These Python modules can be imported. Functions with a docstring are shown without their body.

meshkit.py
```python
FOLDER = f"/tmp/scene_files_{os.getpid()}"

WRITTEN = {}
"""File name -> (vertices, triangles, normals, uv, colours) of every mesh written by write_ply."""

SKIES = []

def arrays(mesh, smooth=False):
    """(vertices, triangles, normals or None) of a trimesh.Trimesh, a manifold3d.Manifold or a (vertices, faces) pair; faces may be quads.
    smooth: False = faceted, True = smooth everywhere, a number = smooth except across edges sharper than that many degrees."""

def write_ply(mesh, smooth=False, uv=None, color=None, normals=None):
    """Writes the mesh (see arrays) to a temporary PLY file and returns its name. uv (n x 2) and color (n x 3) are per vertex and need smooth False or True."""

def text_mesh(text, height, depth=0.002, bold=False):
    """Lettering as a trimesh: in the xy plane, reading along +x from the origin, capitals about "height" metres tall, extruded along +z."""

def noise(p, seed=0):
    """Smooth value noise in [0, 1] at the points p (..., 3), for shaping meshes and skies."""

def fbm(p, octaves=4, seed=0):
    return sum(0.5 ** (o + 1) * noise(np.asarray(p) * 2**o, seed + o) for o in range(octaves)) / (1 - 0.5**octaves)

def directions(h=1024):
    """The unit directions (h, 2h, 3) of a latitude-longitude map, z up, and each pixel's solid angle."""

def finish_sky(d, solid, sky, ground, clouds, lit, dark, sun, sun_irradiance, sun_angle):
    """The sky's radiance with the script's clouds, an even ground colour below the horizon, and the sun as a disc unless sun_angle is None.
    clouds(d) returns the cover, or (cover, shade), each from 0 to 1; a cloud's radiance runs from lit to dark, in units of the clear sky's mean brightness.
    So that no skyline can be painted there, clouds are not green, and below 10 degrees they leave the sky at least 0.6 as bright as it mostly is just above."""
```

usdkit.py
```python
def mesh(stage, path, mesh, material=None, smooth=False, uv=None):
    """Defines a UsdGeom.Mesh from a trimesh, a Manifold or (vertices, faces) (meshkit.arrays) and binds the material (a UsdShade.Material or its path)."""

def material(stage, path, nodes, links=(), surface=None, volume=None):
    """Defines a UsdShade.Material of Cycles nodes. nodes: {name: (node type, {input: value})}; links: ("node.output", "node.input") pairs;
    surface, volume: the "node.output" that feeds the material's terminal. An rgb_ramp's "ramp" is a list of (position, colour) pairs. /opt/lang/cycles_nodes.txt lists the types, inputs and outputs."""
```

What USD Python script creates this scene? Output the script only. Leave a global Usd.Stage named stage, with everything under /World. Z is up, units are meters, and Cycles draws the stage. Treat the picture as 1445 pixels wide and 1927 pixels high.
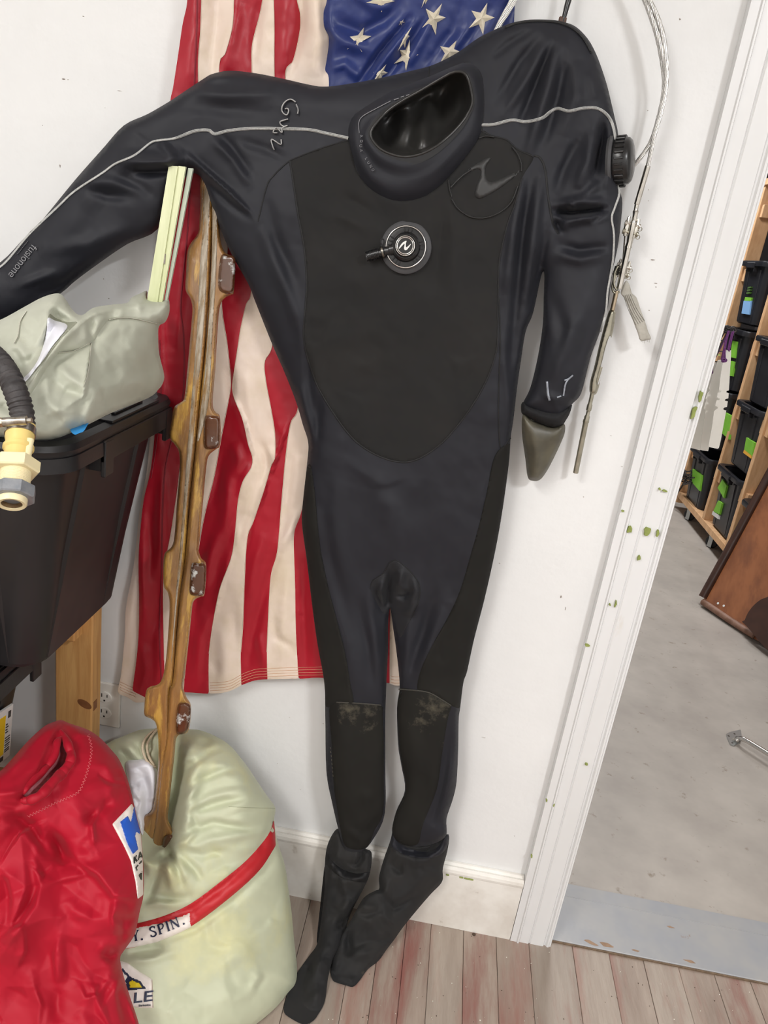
import math, numpy as np, trimesh, shapely, usdkit, meshkit
from shapely.geometry import Polygon, LineString, Point
from scipy.spatial import Delaunay
from scipy.interpolate import RBFInterpolator, LinearNDInterpolator
from pxr import Usd, UsdGeom, UsdLux, Gf, Sdf

stage = Usd.Stage.CreateInMemory()
UsdGeom.SetStageUpAxis(stage, UsdGeom.Tokens.z)
UsdGeom.SetStageMetersPerUnit(stage, 1.0)
UsdGeom.Xform.Define(stage, '/World')
UsdGeom.Scope.Define(stage, '/World/Looks')

# ---------------------------------------------------------------- camera, light, exposure
W, H, FPX = 1445.0, 1927.0, 1441.1
RC = np.array([[0.98422509, 0.1112598, 0.13755806], [0.16637471, -0.31762449, -0.93350637], [-0.06016992, 0.94166658, -0.33112481]])
EYE = np.array([0.0, -1.4332, 1.5])
cam = UsdGeom.Camera.Define(stage, '/World/camera')
cam.CreateHorizontalApertureAttr(36.0)
cam.CreateVerticalApertureAttr(36.0 * H / W)
cam.CreateFocalLengthAttr(36.0 * FPX / W)
cam.CreateClippingRangeAttr(Gf.Vec2f(0.05, 60))
cam.CreateExposureAttr(EXPOSURE := 0.02)
_m = np.eye(4)
_m[0, :3], _m[1, :3], _m[2, :3], _m[3, :3] = RC[0], -RC[1], -RC[2], EYE
cam.AddTransformOp().Set(Gf.Matrix4d(*_m.ravel().tolist()))


def lamp(name, loc, sx, sy, power, color=(1, 1, 1)):
    l = UsdLux.RectLight.Define(stage, '/World/' + name)
    l.CreateWidthAttr(sx); l.CreateHeightAttr(sy); l.CreateIntensityAttr(power); l.CreateColorAttr(Gf.Vec3f(*color))
    l.AddTranslateOp().Set(Gf.Vec3d(*loc))


lamp('ceiling_lamp', (1.35, -2.2, 2.66), 0.2, 0.6, 152, (0.985, 0.99, 1.0))
lamp('ceiling_lamp_001', (-1.1, -2.3, 2.66), 0.5, 1.3, 28, (1.0, 0.98, 0.955))
lamp('ceiling_lamp_002', (0.75, 2.2, 2.9), 0.4, 1.2, 29, (0.98, 0.985, 1.0))
lamp('ceiling_lamp_003', (0.9, 4.6, 2.9), 0.4, 1.2, 38, (0.98, 0.985, 1.0))
dome = UsdLux.DomeLight.Define(stage, '/World/sky')
dome.CreateIntensityAttr(0.2); dome.CreateColorAttr(Gf.Vec3f(0.95, 0.97, 1.0))

# ---------------------------------------------------------------- materials
MATS = {}


def mat(name, c1, c2=None, scale=8, rough=0.6, r2=None, bump=0.0, bscale=200, metal=0.0, sheen=0.0, coat=0.0, spec=0.5,
        stretch=(1, 1, 1), detail=4, lo=0.35, hi=0.65, dirt=None, dscale=14, dlo=0.6, dhi=0.72, distortion=0.0, bdist=0.002, trans=0.0, translucent=0.0, warp=None):
    """A principled material: colour from c1 to c2 through noise, optional dirt patches, fine bump."""
    if name in MATS:
        return MATS[name]
    c2 = c2 or c1
    n = {'tc': ('geometry', {}), 'mp': ('mapping', {'scale': stretch}),
         'n': ('noise_texture', {'scale': scale, 'detail': detail, 'roughness': 0.6, 'distortion': distortion}),
         'r': ('rgb_ramp', {'ramp': [(lo, c1), (hi, c2)]}),
         'p': ('principled_bsdf', {'roughness': rough, 'metallic': metal, 'specular_ior_level': spec, 'sheen_weight': sheen, 'sheen_roughness': 0.4, 'coat_weight': coat, 'coat_roughness': 0.08, 'transmission_weight': trans})}
    L = [('tc.position', 'mp.vector'), ('mp.vector', 'n.vector'), ('n.fac', 'r.fac')]
    col = 'r.color'
    if dirt is not None:
        n['dn'] = ('noise_texture', {'scale': dscale, 'detail': 6, 'roughness': 0.65})
        n['dr'] = ('rgb_ramp', {'ramp': [(dlo, (0, 0, 0)), (dhi, (1, 1, 1))]})
        n['dm'] = ('mix_color', {'b': dirt})
        L += [('mp.vector', 'dn.vector'), ('dn.fac', 'dr.fac'), ('dr.color', 'dm.fac'), (col, 'dm.a')]
        col = 'dm.result'
    if r2 is not None:
        n['rr'] = ('map_range', {'from_min': lo, 'from_max': hi, 'to_min': rough, 'to_max': r2, 'clamp': True})
        L += [('n.fac', 'rr.value'), ('rr.result', 'p.roughness')]
    if bump:
        n['bn'] = ('noise_texture', {'scale': bscale, 'detail': 3})
        n['b'] = ('bump', {'strength': bump, 'distance': bdist})
        L += [('mp.vector', 'bn.vector'), ('bn.fac', 'b.height'), ('b.normal', 'p.normal')]
    L.append((col, 'p.base_color'))
    surf = 'p.BSDF'
    if translucent:
        n['t'] = ('translucent_bsdf', {}); n['mx'] = ('mix_closure', {'fac': translucent})
        L += [(col, 't.color'), ('p.BSDF', 'mx.closure1'), ('t.BSDF', 'mx.closure2')]
        surf = 'mx.closure'
    MATS[name] = usdkit.material(stage, '/World/Looks/' + name, n, L, surface=surf)
    return MATS[name]


def srgb(r, g, b):
    f = lambda c: c / 12.92 if c <= 0.04045 else ((c + 0.055) / 1.055) ** 2.4
    return tuple(f(x / 255.0) for x in (r, g, b))


def dusty(name, c1, c2, dust, spots, rough=0.85, scale=9, dscale=60, amount=0.8):
    """Cloth with dried mud in patches: round spots (centre, radius) broken up by noise."""
    n = {'g': ('geometry', {}), 'n': ('noise_texture', {'scale': scale, 'detail': 4}), 'r': ('rgb_ramp', {'ramp': [(.35, c1), (.65, c2)]}), 'd': ('noise_texture', {'scale': dscale, 'detail': 7, 'roughness': .7}),
         'p': ('principled_bsdf', {'roughness': rough, 'specular_ior_level': .2}), 'mx': ('mix_color', {'b': dust})}
    L = [('g.position', 'n.vector'), ('g.position', 'd.vector'), ('n.fac', 'r.fac'), ('r.color', 'mx.a')]
    last = None
    for k, (c, rad) in enumerate(spots):
        n[f'v{k}'] = ('vector_math', {'math_type': 'distance', 'vector2': tuple(c)})
        n[f'm{k}'] = ('map_range', {'from_min': 0.0, 'from_max': rad, 'to_min': .36, 'to_max': 0.0, 'clamp': True})
        L += [('g.position', f'v{k}.vector1'), (f'v{k}.value', f'm{k}.value')]
        if last:
            n[f'x{k}'] = ('math', {'math_type': 'maximum'})
            L += [(last, f'x{k}.value1'), (f'm{k}.result', f'x{k}.value2')]
            last = f'x{k}.value'
        else:
            last = f'm{k}.result'
    n['s'] = ('math', {'math_type': 'add'}); n['f'] = ('map_range', {'from_min': .68, 'from_max': 1.0, 'to_min': 0.0, 'to_max': amount, 'clamp': True})
    L += [(last, 's.value1'), ('d.fac', 's.value2'), ('s.value', 'f.value'), ('f.result', 'mx.fac'), ('mx.result', 'p.base_color')]
    return usdkit.material(stage, '/World/Looks/' + name, n, L, surface='p.BSDF')


# ---------------------------------------------------------------- things, parts
USED = {}


def numbered(parent, name):
    k = USED.get((parent, name), -1) + 1
    USED[(parent, name)] = k
    return name if k == 0 else f'{name}_{k:03d}'


def arr(mesh):
    if isinstance(mesh, (tuple, list)):
        v, f = np.asarray(mesh[0], float), np.asarray(mesh[1], int)
        if f.shape[1] == 4:
            f = np.vstack([f[:, [0, 1, 2]], f[:, [0, 2, 3]]])
        return v, f
    v, f, _ = meshkit.arrays(mesh)
    return np.asarray(v, float), np.asarray(f, int)


def join(*ms):
    V, F, o = [], [], 0
    for m in ms:
        v, f = arr(m)
        V.append(v); F.append(f + o); o += len(v)
    return np.vstack(V), np.vstack(F)


class Thing:
    def __init__(self, name, label=None, cat=None, group=None, kind=None):
        self.name, self.data, self.parts = name, dict(label=label, category=cat, group=group, kind=kind), []

    def part(self, name, mesh, material, smooth=30, parent=None, label=None, kind=None):
        self.parts.append([name, arr(mesh), material, smooth, parent, label, kind])
        return len(self.parts) - 1

    def done(self, base=None):
        path = '/World/' + numbered('', self.name)
        allv = np.vstack([p[1][0] for p in self.parts])
        lo, hi = allv.min(0), allv.max(0)
        if base is None:
            base = np.array([(lo[0] + hi[0]) / 2, (lo[1] + hi[1]) / 2, lo[2]])
        base = np.asarray(base, float)
        x = UsdGeom.Xform.Define(stage, path)
        x.AddTranslateOp().Set(Gf.Vec3d(*base.tolist()))
        for k, v in self.data.items():
            if v:
                x.GetPrim().SetCustomDataByKey(k, v)
        paths = []
        for name, (v, f), m, sm, parent, label, kind in self.parts:
            up = path if parent is None else paths[parent]
            p = up + '/' + numbered(up, name)
            g = usdkit.mesh(stage, p, (v - base, f), m, smooth=sm)
            g.CreateDoubleSidedAttr(True)
            if label: g.GetPrim().SetCustomDataByKey('label', label)
            if kind: g.GetPrim().SetCustomDataByKey('kind', kind)
            paths.append(p)
        self.path, self.base = path, base
        return self


def single(name, mesh, material, label=None, cat=None, group=None, kind=None, smooth=30):
    p = '/World/' + numbered('', name)
    v, f = arr(mesh)
    base = np.array([(v[:, 0].min() + v[:, 0].max()) / 2, (v[:, 1].min() + v[:, 1].max()) / 2, v[:, 2].min()])
    g = usdkit.mesh(stage, p, (v - base, f), material, smooth=smooth)
    g.AddTranslateOp().Set(Gf.Vec3d(*base.tolist()))
    for k, x in dict(label=label, category=cat, group=group, kind=kind).items():
        if x: g.GetPrim().SetCustomDataByKey(k, x)
    return p


def dup(thing, offset, rotz=0.0, label=None, group=None):
    path = '/World/' + numbered('', thing.name)
    x = UsdGeom.Xform.Define(stage, path)
    x.GetPrim().GetReferences().AddInternalReference(thing.path)
    x.GetPrim().SetInstanceable(True)
    x.ClearXformOpOrder()
    for a in ('xformOp:translate', 'xformOp:rotateZ'):
        pass
    x.AddTranslateOp().Set(Gf.Vec3d(*(np.asarray(thing.base) + np.asarray(offset)).tolist()))
    if rotz: x.AddRotateZOp().Set(rotz)
    d = x.GetPrim()
    d.SetCustomDataByKey('label', label or thing.data['label']); d.SetCustomDataByKey('category', thing.data['category'])
    if group or thing.data['group']: d.SetCustomDataByKey('group', group or thing.data['group'])
    return path


# ---------------------------------------------------------------- plain solids
def box(x0, x1, y0, y1, z0, z1, bev=0.0):
    if bev <= 0:
        b = trimesh.creation.box((x1 - x0, y1 - y0, z1 - z0)); b.apply_translation(((x0 + x1) / 2, (y0 + y1) / 2, (z0 + z1) / 2))
        return arr(b)
    pts = []
    for sx, X in ((1, x0), (-1, x1)):
        for sy, Y in ((1, y0), (-1, y1)):
            for sz, Z in ((1, z0), (-1, z1)):
                for k in range(3):
                    o = [sx * bev, sy * bev, sz * bev]; o[k] = 0
                    pts.append((X + o[0], Y + o[1], Z + o[2]))
    h = trimesh.convex.convex_hull(np.array(pts))
    return arr(h)


def xform(mesh, M):
    v, f = arr(mesh)
    M = np.asarray(M, float)
    return v @ M[:3, :3].T + M[:3, 3], f


def frame(origin, ax, up=(0, 0, 1)):
    """4x4: local z along ax."""
    z = np.asarray(ax, float); z = z / np.linalg.norm(z)
    u = np.asarray(up, float)
    if abs(u @ z) > 0.95: u = np.array([1.0, 0, 0])
    x = np.cross(u, z); x /= np.linalg.norm(x)
    y = np.cross(z, x)
    M = np.eye(4); M[:3, 0], M[:3, 1], M[:3, 2], M[:3, 3] = x, y, z, origin
    return M


def lathe(profile, n=24, origin=(0, 0, 0), axis=(0, 0, 1), up=(0, 0, 1)):
    """profile: (r, h) pairs; closed where r is 0."""
    P_ = np.asarray(profile, float)
    a = np.linspace(0, 2 * np.pi, n, endpoint=False)
    v = np.stack([P_[:, None, 0] * np.cos(a), P_[:, None, 0] * np.sin(a), np.repeat(P_[:, 1:2], n, 1)], -1).reshape(-1, 3)
    f = []
    m = len(P_)
    i = np.arange(n); j = (i + 1) % n
    for k in range(m - 1):
        f.append(np.stack([k * n + i, k * n + j, (k + 1) * n + j, (k + 1) * n + i], 1))
    return xform((v, np.vstack(f)), frame(origin, axis, up))


def smooth_path(pts, n=8, closed=False):
    """Catmull-Rom through the points."""
    p = np.asarray(pts, float)
    if closed:
        q = np.vstack([p[-1:], p, p[:2]])
    else:
        q = np.vstack([2 * p[0] - p[1], p, 2 * p[-1] - p[-2]])
    out = []
    t = np.linspace(0, 1, n, endpoint=False)[:, None]
    for i in range(1, len(q) - 2):
        a, b, c, d = q[i - 1], q[i], q[i + 1], q[i + 2]
        out.append(0.5 * (2 * b + (c - a) * t + (2 * a - 5 * b + 4 * c - d) * t**2 + (3 * b - a - 3 * c + d) * t**3))
    if not closed: out.append(p[-1:])
    return np.vstack(out)


def tube(pts, r, n=10, closed=False, caps=True):
    p = np.asarray(pts, float)
    r = np.broadcast_to(np.asarray(r, float), (len(p),))
    t = np.roll(p, -1, 0) - np.roll(p, 1, 0)
    if not closed:
        t[0], t[-1] = p[1] - p[0], p[-1] - p[-2]
    t /= np.maximum(np.linalg.norm(t, axis=1, keepdims=True), 1e-12)
    u = np.array([0, 0, 1.0]) if abs(t[0, 2]) < 0.9 else np.array([1.0, 0, 0])
    X = []
    x = np.cross(u, t[0])
    for k in range(len(p)):
        x = x - t[k] * (x @ t[k]); x = x / max(np.linalg.norm(x), 1e-12)
        X.append(x)
    X = np.array(X); Y = np.cross(t, X)
    a = np.linspace(0, 2 * np.pi, n, endpoint=False)
    v = (p[:, None] + r[:, None, None] * (X[:, None] * np.cos(a)[None, :, None] + Y[:, None] * np.sin(a)[None, :, None])).reshape(-1, 3)
    i = np.arange(n); j = (i + 1) % n
    f = []
    m = len(p)
    for k in range(m if closed else m - 1):
        l = (k + 1) % m
        f.append(np.stack([k * n + i, k * n + j, l * n + j, l * n + i], 1))
    f = np.vstack(f); f = np.vstack([f[:, [0, 1, 2]], f[:, [0, 2, 3]]])
    if caps and not closed:
        v = np.vstack([v, p[0], p[-1]])
        f = np.vstack([f, np.stack([np.full(n, m * n), j, i], 1), np.stack([np.full(n, m * n + 1), (m - 1) * n + i, (m - 1) * n + j], 1)])
    return v, f


def extrude(poly, h, M=None):
    """poly in xy, extruded along +z by h, then placed by M."""
    poly = poly if isinstance(poly, Polygon) else Polygon(poly)
    m = trimesh.creation.extrude_polygon(poly.buffer(0), h, engine='earcut')
    return arr(m) if M is None else xform(m, M)


# ---------------------------------------------------------------- the view's rays: where a traced point stands at its own distance
def ray(uv):
    uv = np.atleast_2d(np.asarray(uv, float))
    d = np.stack([uv[:, 0] - W / 2, uv[:, 1] - H / 2, np.full(len(uv), FPX)], 1) @ RC
    return d / np.linalg.norm(d, axis=1, keepdims=True)


def at(u, v, y):
    r = ray([(u, v)])[0]
    return EYE + r * ((y - EYE[1]) / r[1])


def on_floor(u, v, z=0.0):
    r = ray([(u, v)])[0]
    return EYE + r * ((z - EYE[2]) / r[2])


def at_x(u, v, x):
    r = ray([(u, v)])[0]
    return EYE + r * ((x - EYE[0]) / r[0])


def seg_dist(p, line):
    """distance of points p to a polyline, signed side, and place along it (0..1)."""
    line = np.asarray(line, float)
    a, b = line[:-1], line[1:]
    ab = b - a
    L = np.linalg.norm(ab, axis=1)
    cum = np.concatenate([[0], np.cumsum(L)])
    t = np.clip(((p[:, None] - a) * ab).sum(-1) / np.maximum(L**2, 1e-9), 0, 1)
    q = a + t[..., None] * ab
    d = np.linalg.norm(p[:, None] - q, axis=-1)
    k = d.argmin(1)
    i = np.arange(len(p))
    w = p - a[k]
    side = np.sign(ab[k, 0] * w[:, 1] - ab[k, 1] * w[:, 0])
    return d[i, k], side, (cum[k] + t[i, k] * L[k]) / cum[-1]


class Relief:
    """A soft solid (cloth, rubber, filled bag) with a traced outline: every point stands at its own distance, swollen from its rim, with folds."""

    def __init__(self, outline, ctrl, T=0.04, r=60, folds=(), back=0.5, noise=(), step=5, holes=(), ymax=-0.005, zmin=0.003, power=0.5, round_=True, facets=(), gain=1.0, wobble=0.9, t_func=None):
        self.wobble = wobble
        self.gain = gain
        self.facets, self._fac = facets, {}
        o = np.asarray(outline, float)
        self.outline = smooth_path(o, 4, True) if round_ else o
        self.poly = Polygon(self.outline).buffer(0)
        if self.poly.geom_type != 'Polygon':
            self.poly = max(self.poly.geoms, key=lambda g: g.area)
        self.ring = self.poly.exterior
        self.holes = [smooth_path(h, 4, True) for h in holes]
        self.T, self.r, self.back, self.step, self.power = T, r, back, step, power
        self.folds, self.noise = [(np.asarray(f[0], float),) + tuple(f[1:]) for f in folds], noise
        self.ymax, self.zmin = ymax, zmin
        if t_func is None:
            c = np.asarray(ctrl, float)
            rr = ray(c[:, :2])
            t = (c[:, 2] - EYE[1]) / rr[:, 1]
            if len(c) > 3:
                rb = RBFInterpolator(c[:, :2] / 100, t, kernel='linear', degree=1, smoothing=1e-3)
                t_func = lambda uv: rb(uv / 100)
            else:
                P3 = EYE + rr * t[:, None]
                nrm = np.cross(P3[1] - P3[0], P3[2] - P3[0]); dd = nrm @ (P3[0] - EYE)
                t_func = lambda uv: dd / (ray(uv) @ nrm)
        self.base = t_func

    def limit(self, uv, t):
        rr = ray(uv)
        t = np.minimum(t, np.where(rr[:, 1] > 1e-6, (self.ymax - EYE[1]) / np.maximum(rr[:, 1], 1e-6), 1e9))
        t = np.minimum(t, np.where(rr[:, 2] < -1e-6, (self.zmin - EYE[2]) / np.minimum(rr[:, 2], -1e-6), 1e9))
        return t

    def height(self, uv):
        d = shapely.distance(self.ring, shapely.points(uv))
        x = np.clip(d / self.r, 0, 1)
        prof = np.maximum(1 - (1 - x) ** 2, 0) ** self.power
        h = self.T * prof
        G = self.gain
        soft = np.clip(d / 10.0, 0, 1)
        for f in self.folds:
            line, amp, w = f[0], f[1], f[2]
            mode = f[3] if len(f) > 3 else 'g'
            lo, hi = line.min(0) - 4 * w, line.max(0) + 4 * w
            k = np.nonzero(((uv >= lo) & (uv <= hi)).all(1))[0]
            if not len(k): continue
            dd, side, s = seg_dist(uv[k], line)
            fade = np.clip(np.sin(np.pi * np.clip(s, 0.02, 0.98)), 0, 1) ** 0.6
            if mode == 'g':
                g = np.exp(-(dd / w) ** 2)
            else:  # sharp on one side, slow on the other
                g = np.where(side > 0, np.exp(-(dd / w) ** 1.3), np.exp(-(dd / (0.28 * w)) ** 2))
            h[k] += G * amp * g * fade * soft[k]
        for n in self.noise:
            amp, sc, seed = n[:3]
            st = n[3] if len(n) > 3 else (1, 1)
            p = np.stack([uv[:, 0] * st[0] / sc, uv[:, 1] * st[1] / sc, np.zeros(len(uv))], 1)
            h += amp * (meshkit.fbm(p, 3, seed) - 0.5) * 2 * soft
        for amp, sc, seed in self.facets:      # crumpled cloth: flat facets that meet in creases
            x0, y0, x1, y1 = self.poly.bounds
            if (amp, sc, seed) not in self._fac:
                r_ = np.random.default_rng(seed)
                n = int((x1 - x0 + 4 * sc) * (y1 - y0 + 4 * sc) / sc**2)
                q = np.stack([r_.uniform(x0 - 2 * sc, x1 + 2 * sc, n), r_.uniform(y0 - 2 * sc, y1 + 2 * sc, n)], 1)
                q = np.vstack([q, [(x0 - 9 * sc, y0 - 9 * sc), (x1 + 9 * sc, y0 - 9 * sc), (x0 - 9 * sc, y1 + 9 * sc), (x1 + 9 * sc, y1 + 9 * sc)]])
                self._fac[(amp, sc, seed)] = LinearNDInterpolator(q, r_.uniform(-1, 1, len(q)))
            wob = np.stack([meshkit.fbm(np.c_[uv / (sc * 1.2), np.zeros(len(uv))], 2, seed + 5), meshkit.fbm(np.c_[uv / (sc * 1.2), np.ones(len(uv)) * 7], 2, seed + 6)], 1) - 0.5
            h += amp * self._fac[(amp, sc, seed)](uv + wob * sc * self.wobble) * soft
        return h

    def surf(self, uv, lift=0.0):
        uv = np.atleast_2d(np.asarray(uv, float))
        t = self.limit(uv, self.base(uv) - self.height(uv)) - lift
        return EYE + ray(uv) * t[:, None]

    def tri(self, poly, step):
        rings = [np.asarray(poly.exterior.coords)[:-1]] + [np.asarray(i.coords)[:-1] for i in poly.interiors]
        b = []
        for R_ in rings:
            l = LineString(np.vstack([R_, R_[:1]]))
            n = max(8, int(l.length / step))
            b.append(np.array([l.interpolate(k / n, True).coords[0] for k in range(n)]))
        B = np.vstack(b)
        x0, y0, x1, y1 = poly.bounds
        gx, gy = np.meshgrid(np.arange(x0, x1, step), np.arange(y0, y1, step * 0.87))
        gx[::2] += step / 2
        g = np.stack([gx.ravel(), gy.ravel()], 1)
        g = g[shapely.contains_xy(poly.buffer(-0.55 * step), g[:, 0], g[:, 1])]
        p = np.vstack([B, g])
        tri = Delaunay(p).simplices
        c = p[tri].mean(1)
        tri = tri[shapely.contains_xy(poly.buffer(0.05), c[:, 0], c[:, 1])]
        a = p[tri]
        ar = (a[:, 1, 0] - a[:, 0, 0]) * (a[:, 2, 1] - a[:, 0, 1]) - (a[:, 1, 1] - a[:, 0, 1]) * (a[:, 2, 0] - a[:, 0, 0])
        tri = tri[np.abs(ar) > 1e-6]; ar = ar[np.abs(ar) > 1e-6]
        tri[ar > 0] = tri[ar > 0][:, ::-1]
        return p, tri

    def solid(self, poly, step, front, back):
        p, tri = self.tri(poly, step)
        n = len(p)
        e = np.vstack([tri[:, [0, 1]], tri[:, [1, 2]], tri[:, [2, 0]]])
        key = {}
        for a, b in e: key[(a, b)] = True
        rim = np.array([(a, b) for a, b in key if (b, a) not in key])
        rr = ray(p)
        tf, tb = front(p), back(p)
        tb = np.maximum(tb, tf + 1e-4)
        v = np.vstack([EYE + rr * tf[:, None], EYE + rr * tb[:, None]])
        side = np.vstack([np.stack([rim[:, 1], rim[:, 0], rim[:, 0] + n], 1), np.stack([rim[:, 1], rim[:, 0] + n, rim[:, 1] + n], 1)])
        return v, np.vstack([tri, tri[:, ::-1] + n, side])

    def body(self):
        poly = self.poly
        for h in self.holes: poly = poly.difference(Polygon(h).buffer(0))
        if poly.geom_type != 'Polygon': poly = max(poly.geoms, key=lambda g: g.area)

        def bk(p):
            d = shapely.distance(self.ring, shapely.points(p))
            x = np.clip(d / self.r, 0, 1)
            return self.limit(p, self.base(p) + self.back * self.T * np.maximum(1 - (1 - x) ** 2, 0) ** 0.5 + 0.0015)
        return self.solid(poly, self.step, lambda p: self.limit(p, self.base(p) - self.height(p)), bk)

    def panel(self, outline, lift=0.002, depth=0.003, step=None, round_=True, clip=True, bevel=3.0, clip_in=0.6):
        o = np.asarray(outline, float)
        poly = Polygon(smooth_path(o, 4, True) if round_ else o).buffer(0)
        if clip: poly = poly.intersection(self.poly.buffer(-clip_in))
        if poly.geom_type != 'Polygon': poly = max(poly.geoms, key=lambda g: g.area)
        ring = poly.exterior

        def fr(p):
            d = shapely.distance(ring, shapely.points(p))
            return self.limit(p, self.base(p) - self.height(p)) - lift * np.clip(0.25 + 0.75 * d / bevel, 0, 1)
        return self.solid(poly, step or self.step, fr, lambda p: self.limit(p, self.base(p) - self.height(p)) + depth)

    def ribbon(self, pts, width, lift=0.0015, smooth=True, step=4.0, depth=0.002):
        """A flat band that lies on the surface along a traced line; width in traced units."""
        p = smooth_path(pts, 6) if smooth and len(pts) > 2 else np.asarray(pts, float)
        l = LineString(p)
        n = max(2, int(l.length / step) + 1)
        q = np.array([l.interpolate(k / (n - 1), True).coords[0] for k in range(n)])
        t = np.gradient(q, axis=0); t /= np.maximum(np.linalg.norm(t, axis=1, keepdims=True), 1e-9)
        s = np.stack([-t[:, 1], t[:, 0]], 1) * (np.broadcast_to(np.asarray(width, float), (n,)) / 2)[:, None]
        rows = [self.surf(q - s, -0.0005), self.surf(q - s * 0.6, lift), self.surf(q + s * 0.6, lift), self.surf(q + s, -0.0005)]
        v = np.vstack(rows)
        f = []
        i = np.arange(n - 1)
        for k in range(3):
            f.append(np.stack([k * n + i, k * n + i + 1, (k + 1) * n + i + 1, (k + 1) * n + i], 1))
        return v, np.vstack([f[0][:, [0, 1, 2]], f[0][:, [0, 2, 3]], f[1][:, [0, 1, 2]], f[1][:, [0, 2, 3]], f[2][:, [0, 1, 2]], f[2][:, [0, 2, 3]]])

    def print_(self, mesh2d, origin, ex, ey, lift=0.0015):
        """Flat print (lettering, marks): a mesh in its own xy laid on the surface; ex, ey: traced units per metre-like unit."""
        v, f = arr(mesh2d)
        uv = np.asarray(origin, float) + v[:, :1] * np.asarray(ex, float) + v[:, 1:2] * np.asarray(ey, float)
        top = v[:, 2] > v[:, 2].mean()
        w = np.where(top[:, None], self.surf(uv, lift), self.surf(uv, 0.0002))
        return w, f[:, ::-1]

    def shape(self, pts, lift=0.0015, round_=False, step=4):
        """A flat traced patch on the surface (a printed mark)."""
        return self.panel(pts, lift=lift, depth=0.0005, step=step, round_=round_, bevel=0.01)


def text2d(s, height=1.0, bold=False):
    return arr(meshkit.text_mesh(s, height, depth=0.1, bold=bold))
# ---------------------------------------------------------------- the room
WX0, WX1, WY0 = -2.2, 2.5, -3.4
CEIL = 2.75
CX0, CX1 = 0.352, 0.449       # the door casing's two edges
m_wall = mat('wall_paint', srgb(231, 231, 230), srgb(225, 225, 224), scale=3, rough=0.38, r2=0.5, bump=0.12, bscale=60, dirt=srgb(196, 190, 182), dscale=9, dlo=0.70, dhi=0.80, bdist=0.004)
m_trim = mat('trim_paint', srgb(224, 224, 224), srgb(218, 218, 217), scale=5, rough=0.3, bump=0.1, bscale=40, dirt=srgb(214, 210, 202), dscale=14, dlo=0.68, dhi=0.8, bdist=0.003, stretch=(1, 1, 0.3))
m_base = mat('baseboard_paint', srgb(234, 231, 224), srgb(214, 208, 199), scale=9, rough=0.4, bump=0.15, bscale=50, dirt=srgb(170, 160, 146), dscale=18, dlo=0.63, dhi=0.75, bdist=0.003)
m_green = mat('old_green_paint', srgb(146, 156, 84), srgb(124, 136, 66), scale=60, rough=0.6)
m_scuff = mat('dark_scuff', srgb(136, 126, 118), srgb(172, 164, 156), scale=80, rough=0.8)
m_ceil = mat('ceiling_paint', srgb(236, 235, 232), rough=0.8)
m_gap = mat('dark_gap', srgb(60, 52, 44), rough=0.9)

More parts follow.
